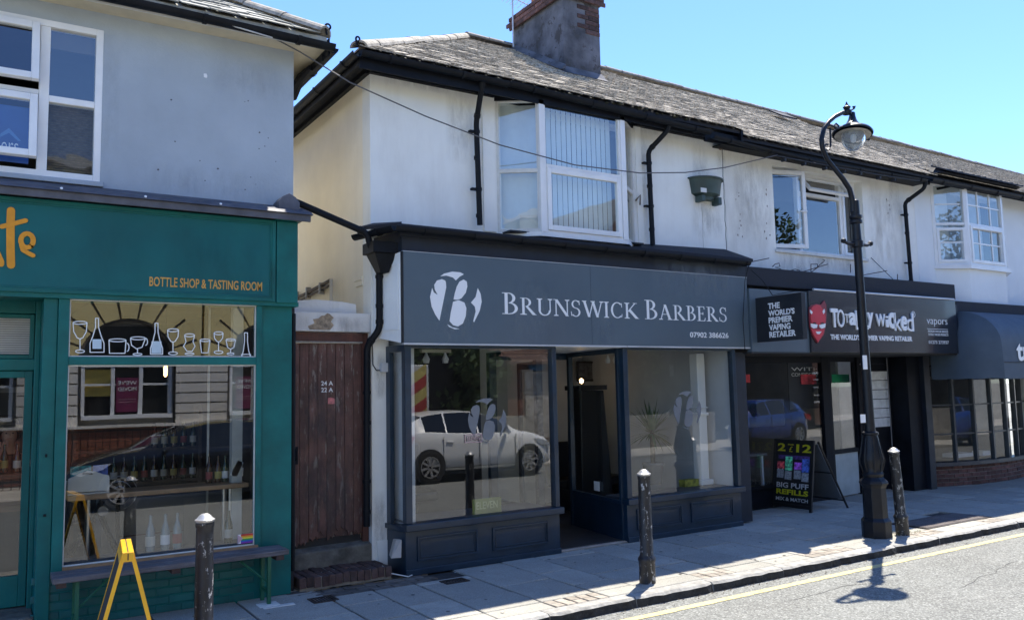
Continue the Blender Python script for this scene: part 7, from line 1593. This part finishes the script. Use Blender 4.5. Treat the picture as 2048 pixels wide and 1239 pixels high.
for c in range(16):
    for i in range(42):
        if 9.2 + i * .18 < 12.7: y = -13.1 - c * .13; z = 2.73 + c * .120; x = 9.2 + i * .18 + (c % 2) * .09; rmb.hexa([(x, y, z), (x + .165, y, z), (x + .165, y - .16, z + .13), (x, y - .16, z + .13), (x, y, z + .02), (x + .165, y, z + .02), (x + .165, y - .16, z + .145), (x, y - .16, z + .145)])
part('roof_tiles', rmb, MATS['cottage_roof'], ct_, kind='stuff')
mat('low_wall_stone', (.34, .32, .28), .9, var=.2, vs=4, bump=1.5, bs=14)
for a_, b_, h_, lb_ in ((7.2, 9.4, 1.15, 'low pale stone wall left of the reflected cottage'), (13.0, 17.0, 1.0, 'low pale stone wall in front of the far dark fence')): single('low_stone_wall', MB().box(a_, b_, -12.2, -11.95, 0, h_), MATS['low_wall_stone'], lb_, 'wall')
hw = thing('white_brick_wall', 'white painted brick garden wall reflected in the side glass of the vape shop', 'wall', loc=(30, -11.6, 0)); part('wall', MB().box(26, 34, -11.9, -11.6, 0, 2.2), mat('white_painted_brick', (.62, .63, .60), .8, var=.08, vs=5, bump=1, bs=12), hw); part('coping', MB().box(25.95, 34.05, -11.95, -11.55, 2.2, 2.28), conc, hw)
def house(name, lab, x0, x1, y, h, rh, wm, rm, wins, ridge_x=True):
    t = thing(name, lab, 'house', loc=((x0 + x1) / 2, y, 0)); part('wall', MB().box(x0, x1, y - 7, y, 0, h), wm, t)
    if ridge_x: part('roof', MB().hexa([(x0 - .2, y + .3, h), (x1 + .2, y + .3, h), (x1 + .2, y - 7.3, h), (x0 - .2, y - 7.3, h), (x0 - .2, y - 3.4, h + rh), (x1 + .2, y - 3.4, h + rh), (x1 + .2, y - 3.6, h + rh), (x0 - .2, y - 3.6, h + rh)]), rm, t)
    else:
        xm = (x0 + x1) / 2; part('roof', MB().hexa([(x0 - .3, y + .3, h - .1), (x1 + .3, y + .3, h - .1), (x1 + .3, y - 7.3, h - .1), (x0 - .3, y - 7.3, h - .1), (xm - .05, y + .3, h + rh), (xm + .05, y + .3, h + rh), (xm + .05, y - 7.3, h + rh), (xm - .05, y - 7.3, h + rh)]), rm, t)
        part('gable', MB().prism([(-(x0), h - .05), (-(x1), h - .05), (-xm, h + rh - .25)], (0, y + .31, 0), (-1, 0, 0), (0, 0, 1), 0, .02), wm, t)
    for (a, b, c, d) in wins:
        w_ = part('window', frame_mb_r(MB(), a, b, c, d, y + (.0 if ridge_x or c < h - .2 else .32), .10), white_l, t)
        part('pane', MB().box(a + .07, b - .07, y + (.0 if ridge_x or c < h - .2 else .32), y + (.04 if ridge_x or c < h - .2 else .36), c + .07, d - .07), dgl, w_)
    part('chimney', MB().box(x0 + .4, x0 + 1.3, y - 4, y - 3.2, h + rh - 1.0, h + rh + 1.1), brick_r, t)
    return t
def frame_mb_r(mb, a, b, c, d, y, w):
    frame_mb(mb, a, b, c, d, y, y + .07, w * .8); mb.box((a + b) / 2 - .03, (a + b) / 2 + .03, y + .0, y + .065, c + .08, d - .08); n = max(1, int((d - c) / .45))
    for i in range(1, n + 1): z = c + (d - c) * i / (n + 1); mb.box(a + .08, b - .08, y, y + .06, z - .02, z + .02)
    return mb
gs_ = mat('far_grey_slate', (.20, .21, .22), .8, var=.15, vs=3, bump=1, bs=6); pw = mat('far_white_render', (.62, .61, .58), .9, var=.06, vs=2)
house('gabled_house', 'tall white gabled house with a sash window reflected in the left pane of the bay', -7.5, -2.5, -17.5, 6.6, 3.2, pw, gs_, [(-5.8, -4.2, 6.4, 8.2), (-6.8, -5.6, 3.6, 5.2), (-4.4, -3.2, 3.6, 5.2)], False)
house('slate_roofed_house', 'slate roofed house reflected in the open vape shop window', 14, 22, -16.5, 6.2, 3.4, mat('far_dull_brick', (.12, .07, .055), .9, var=.2, vs=4), gs_, [(15, 16.2, 3.8, 5.3), (18, 19.2, 3.8, 5.3)], False)
house('brick_house', 'long brick house reflected behind the cottage', 23, 36, -15, 6, 2.6, mat('far_brick', (.16, .09, .07), .9, var=.2, vs=4), gs_, [(24.5, 25.8, 3.8, 5.2), (28, 29.3, 3.8, 5.2), (31.5, 32.8, 3.8, 5.2), (24.5, 26, 1, 2.4), (28, 29.5, 1, 2.4)])
# trees
leafm = mat('tree_leaf', (.055, .095, .028), .6, var=.35, vs=1.5); bark = mat('tree_bark', (.06, .05, .04), .95, var=.3)
def tree(x, y, h, r, lab, sd, n=6500, z0=1.6):
    random.seed(sd); t = thing('broadleaf_tree', lab, 'tree', 'trees across the road', loc=(x, y, 0)); mb = MB().tube([(x, y, 0), (x + .1, y, h * .3), (x, y + .1, h * .62)], [.22, .16, .07], 8)
    cl = []
    for i in range(22): a = random.uniform(0, 6.28); rr = r * random.uniform(.2, .72); zz_ = z0 + (h - z0) * random.uniform(.12, .88); cl.append((Vector((x + rr * cos(a), y + rr * sin(a), zz_)), r * random.uniform(.30, .5))); mb.tube([(x, y, h * random.uniform(.25, .5)), tuple(cl[-1][0])], [.06, .02], 5)
    part('trunk', mb, bark, t); L2 = MB()
    for i in range(n):
        c, q = random.choice(cl); d = Vector((random.gauss(0, 1), random.gauss(0, 1), random.gauss(0, 1))).normalized() * q * random.uniform(.55, 1.08); p = c + d; s = random.uniform(.07, .15)
        u_ = Vector((random.gauss(0, 1), random.gauss(0, 1), random.gauss(0, 1))).normalized(); v_ = u_.orthogonal().normalized(); L2.add([p - u_ * s, p - v_ * s * .6, p + u_ * s, p + v_ * s * .6], [(0, 1, 2, 3)])
    part('crown', L2, leafm, t)
tree(6.2, -14.2, 6.6, 2.3, 'leafy tree across the road behind the reflected white car', 61); tree(8.6, -15.6, 7.6, 2.4, 'tallest leafy tree across the road reflected in the bay window', 62); tree(5.0, -12.8, 3.6, 1.5, 'small dark bushy tree behind the reflected van', 63, 4500, .3); tree(8.2, -13.2, 3.3, 1.4, 'low bushy tree between the van and the cottage', 64, 3500, .2)
tree(11.5, -19, 9.0, 2.8, 'tall tree behind the flint cottage', 65, 2200)
single('dark_timber_fence', MB().box(4.2, 9.4, -13.0, -12.92, 0, 2.9), blackwood, 'dark timber fence behind the reflected white car', 'fence')
single('dark_timber_fence', MB().box(13.0, 25.5, -13.0, -12.92, 0, 3.2), blackwood, 'long dark timber fence between the flint cottage and the white garden wall', 'fence')
tree(15.0, -15.0, 6.5, 2.4, 'leafy tree behind the dark fence beyond the flint cottage', 66, 3500, .6)
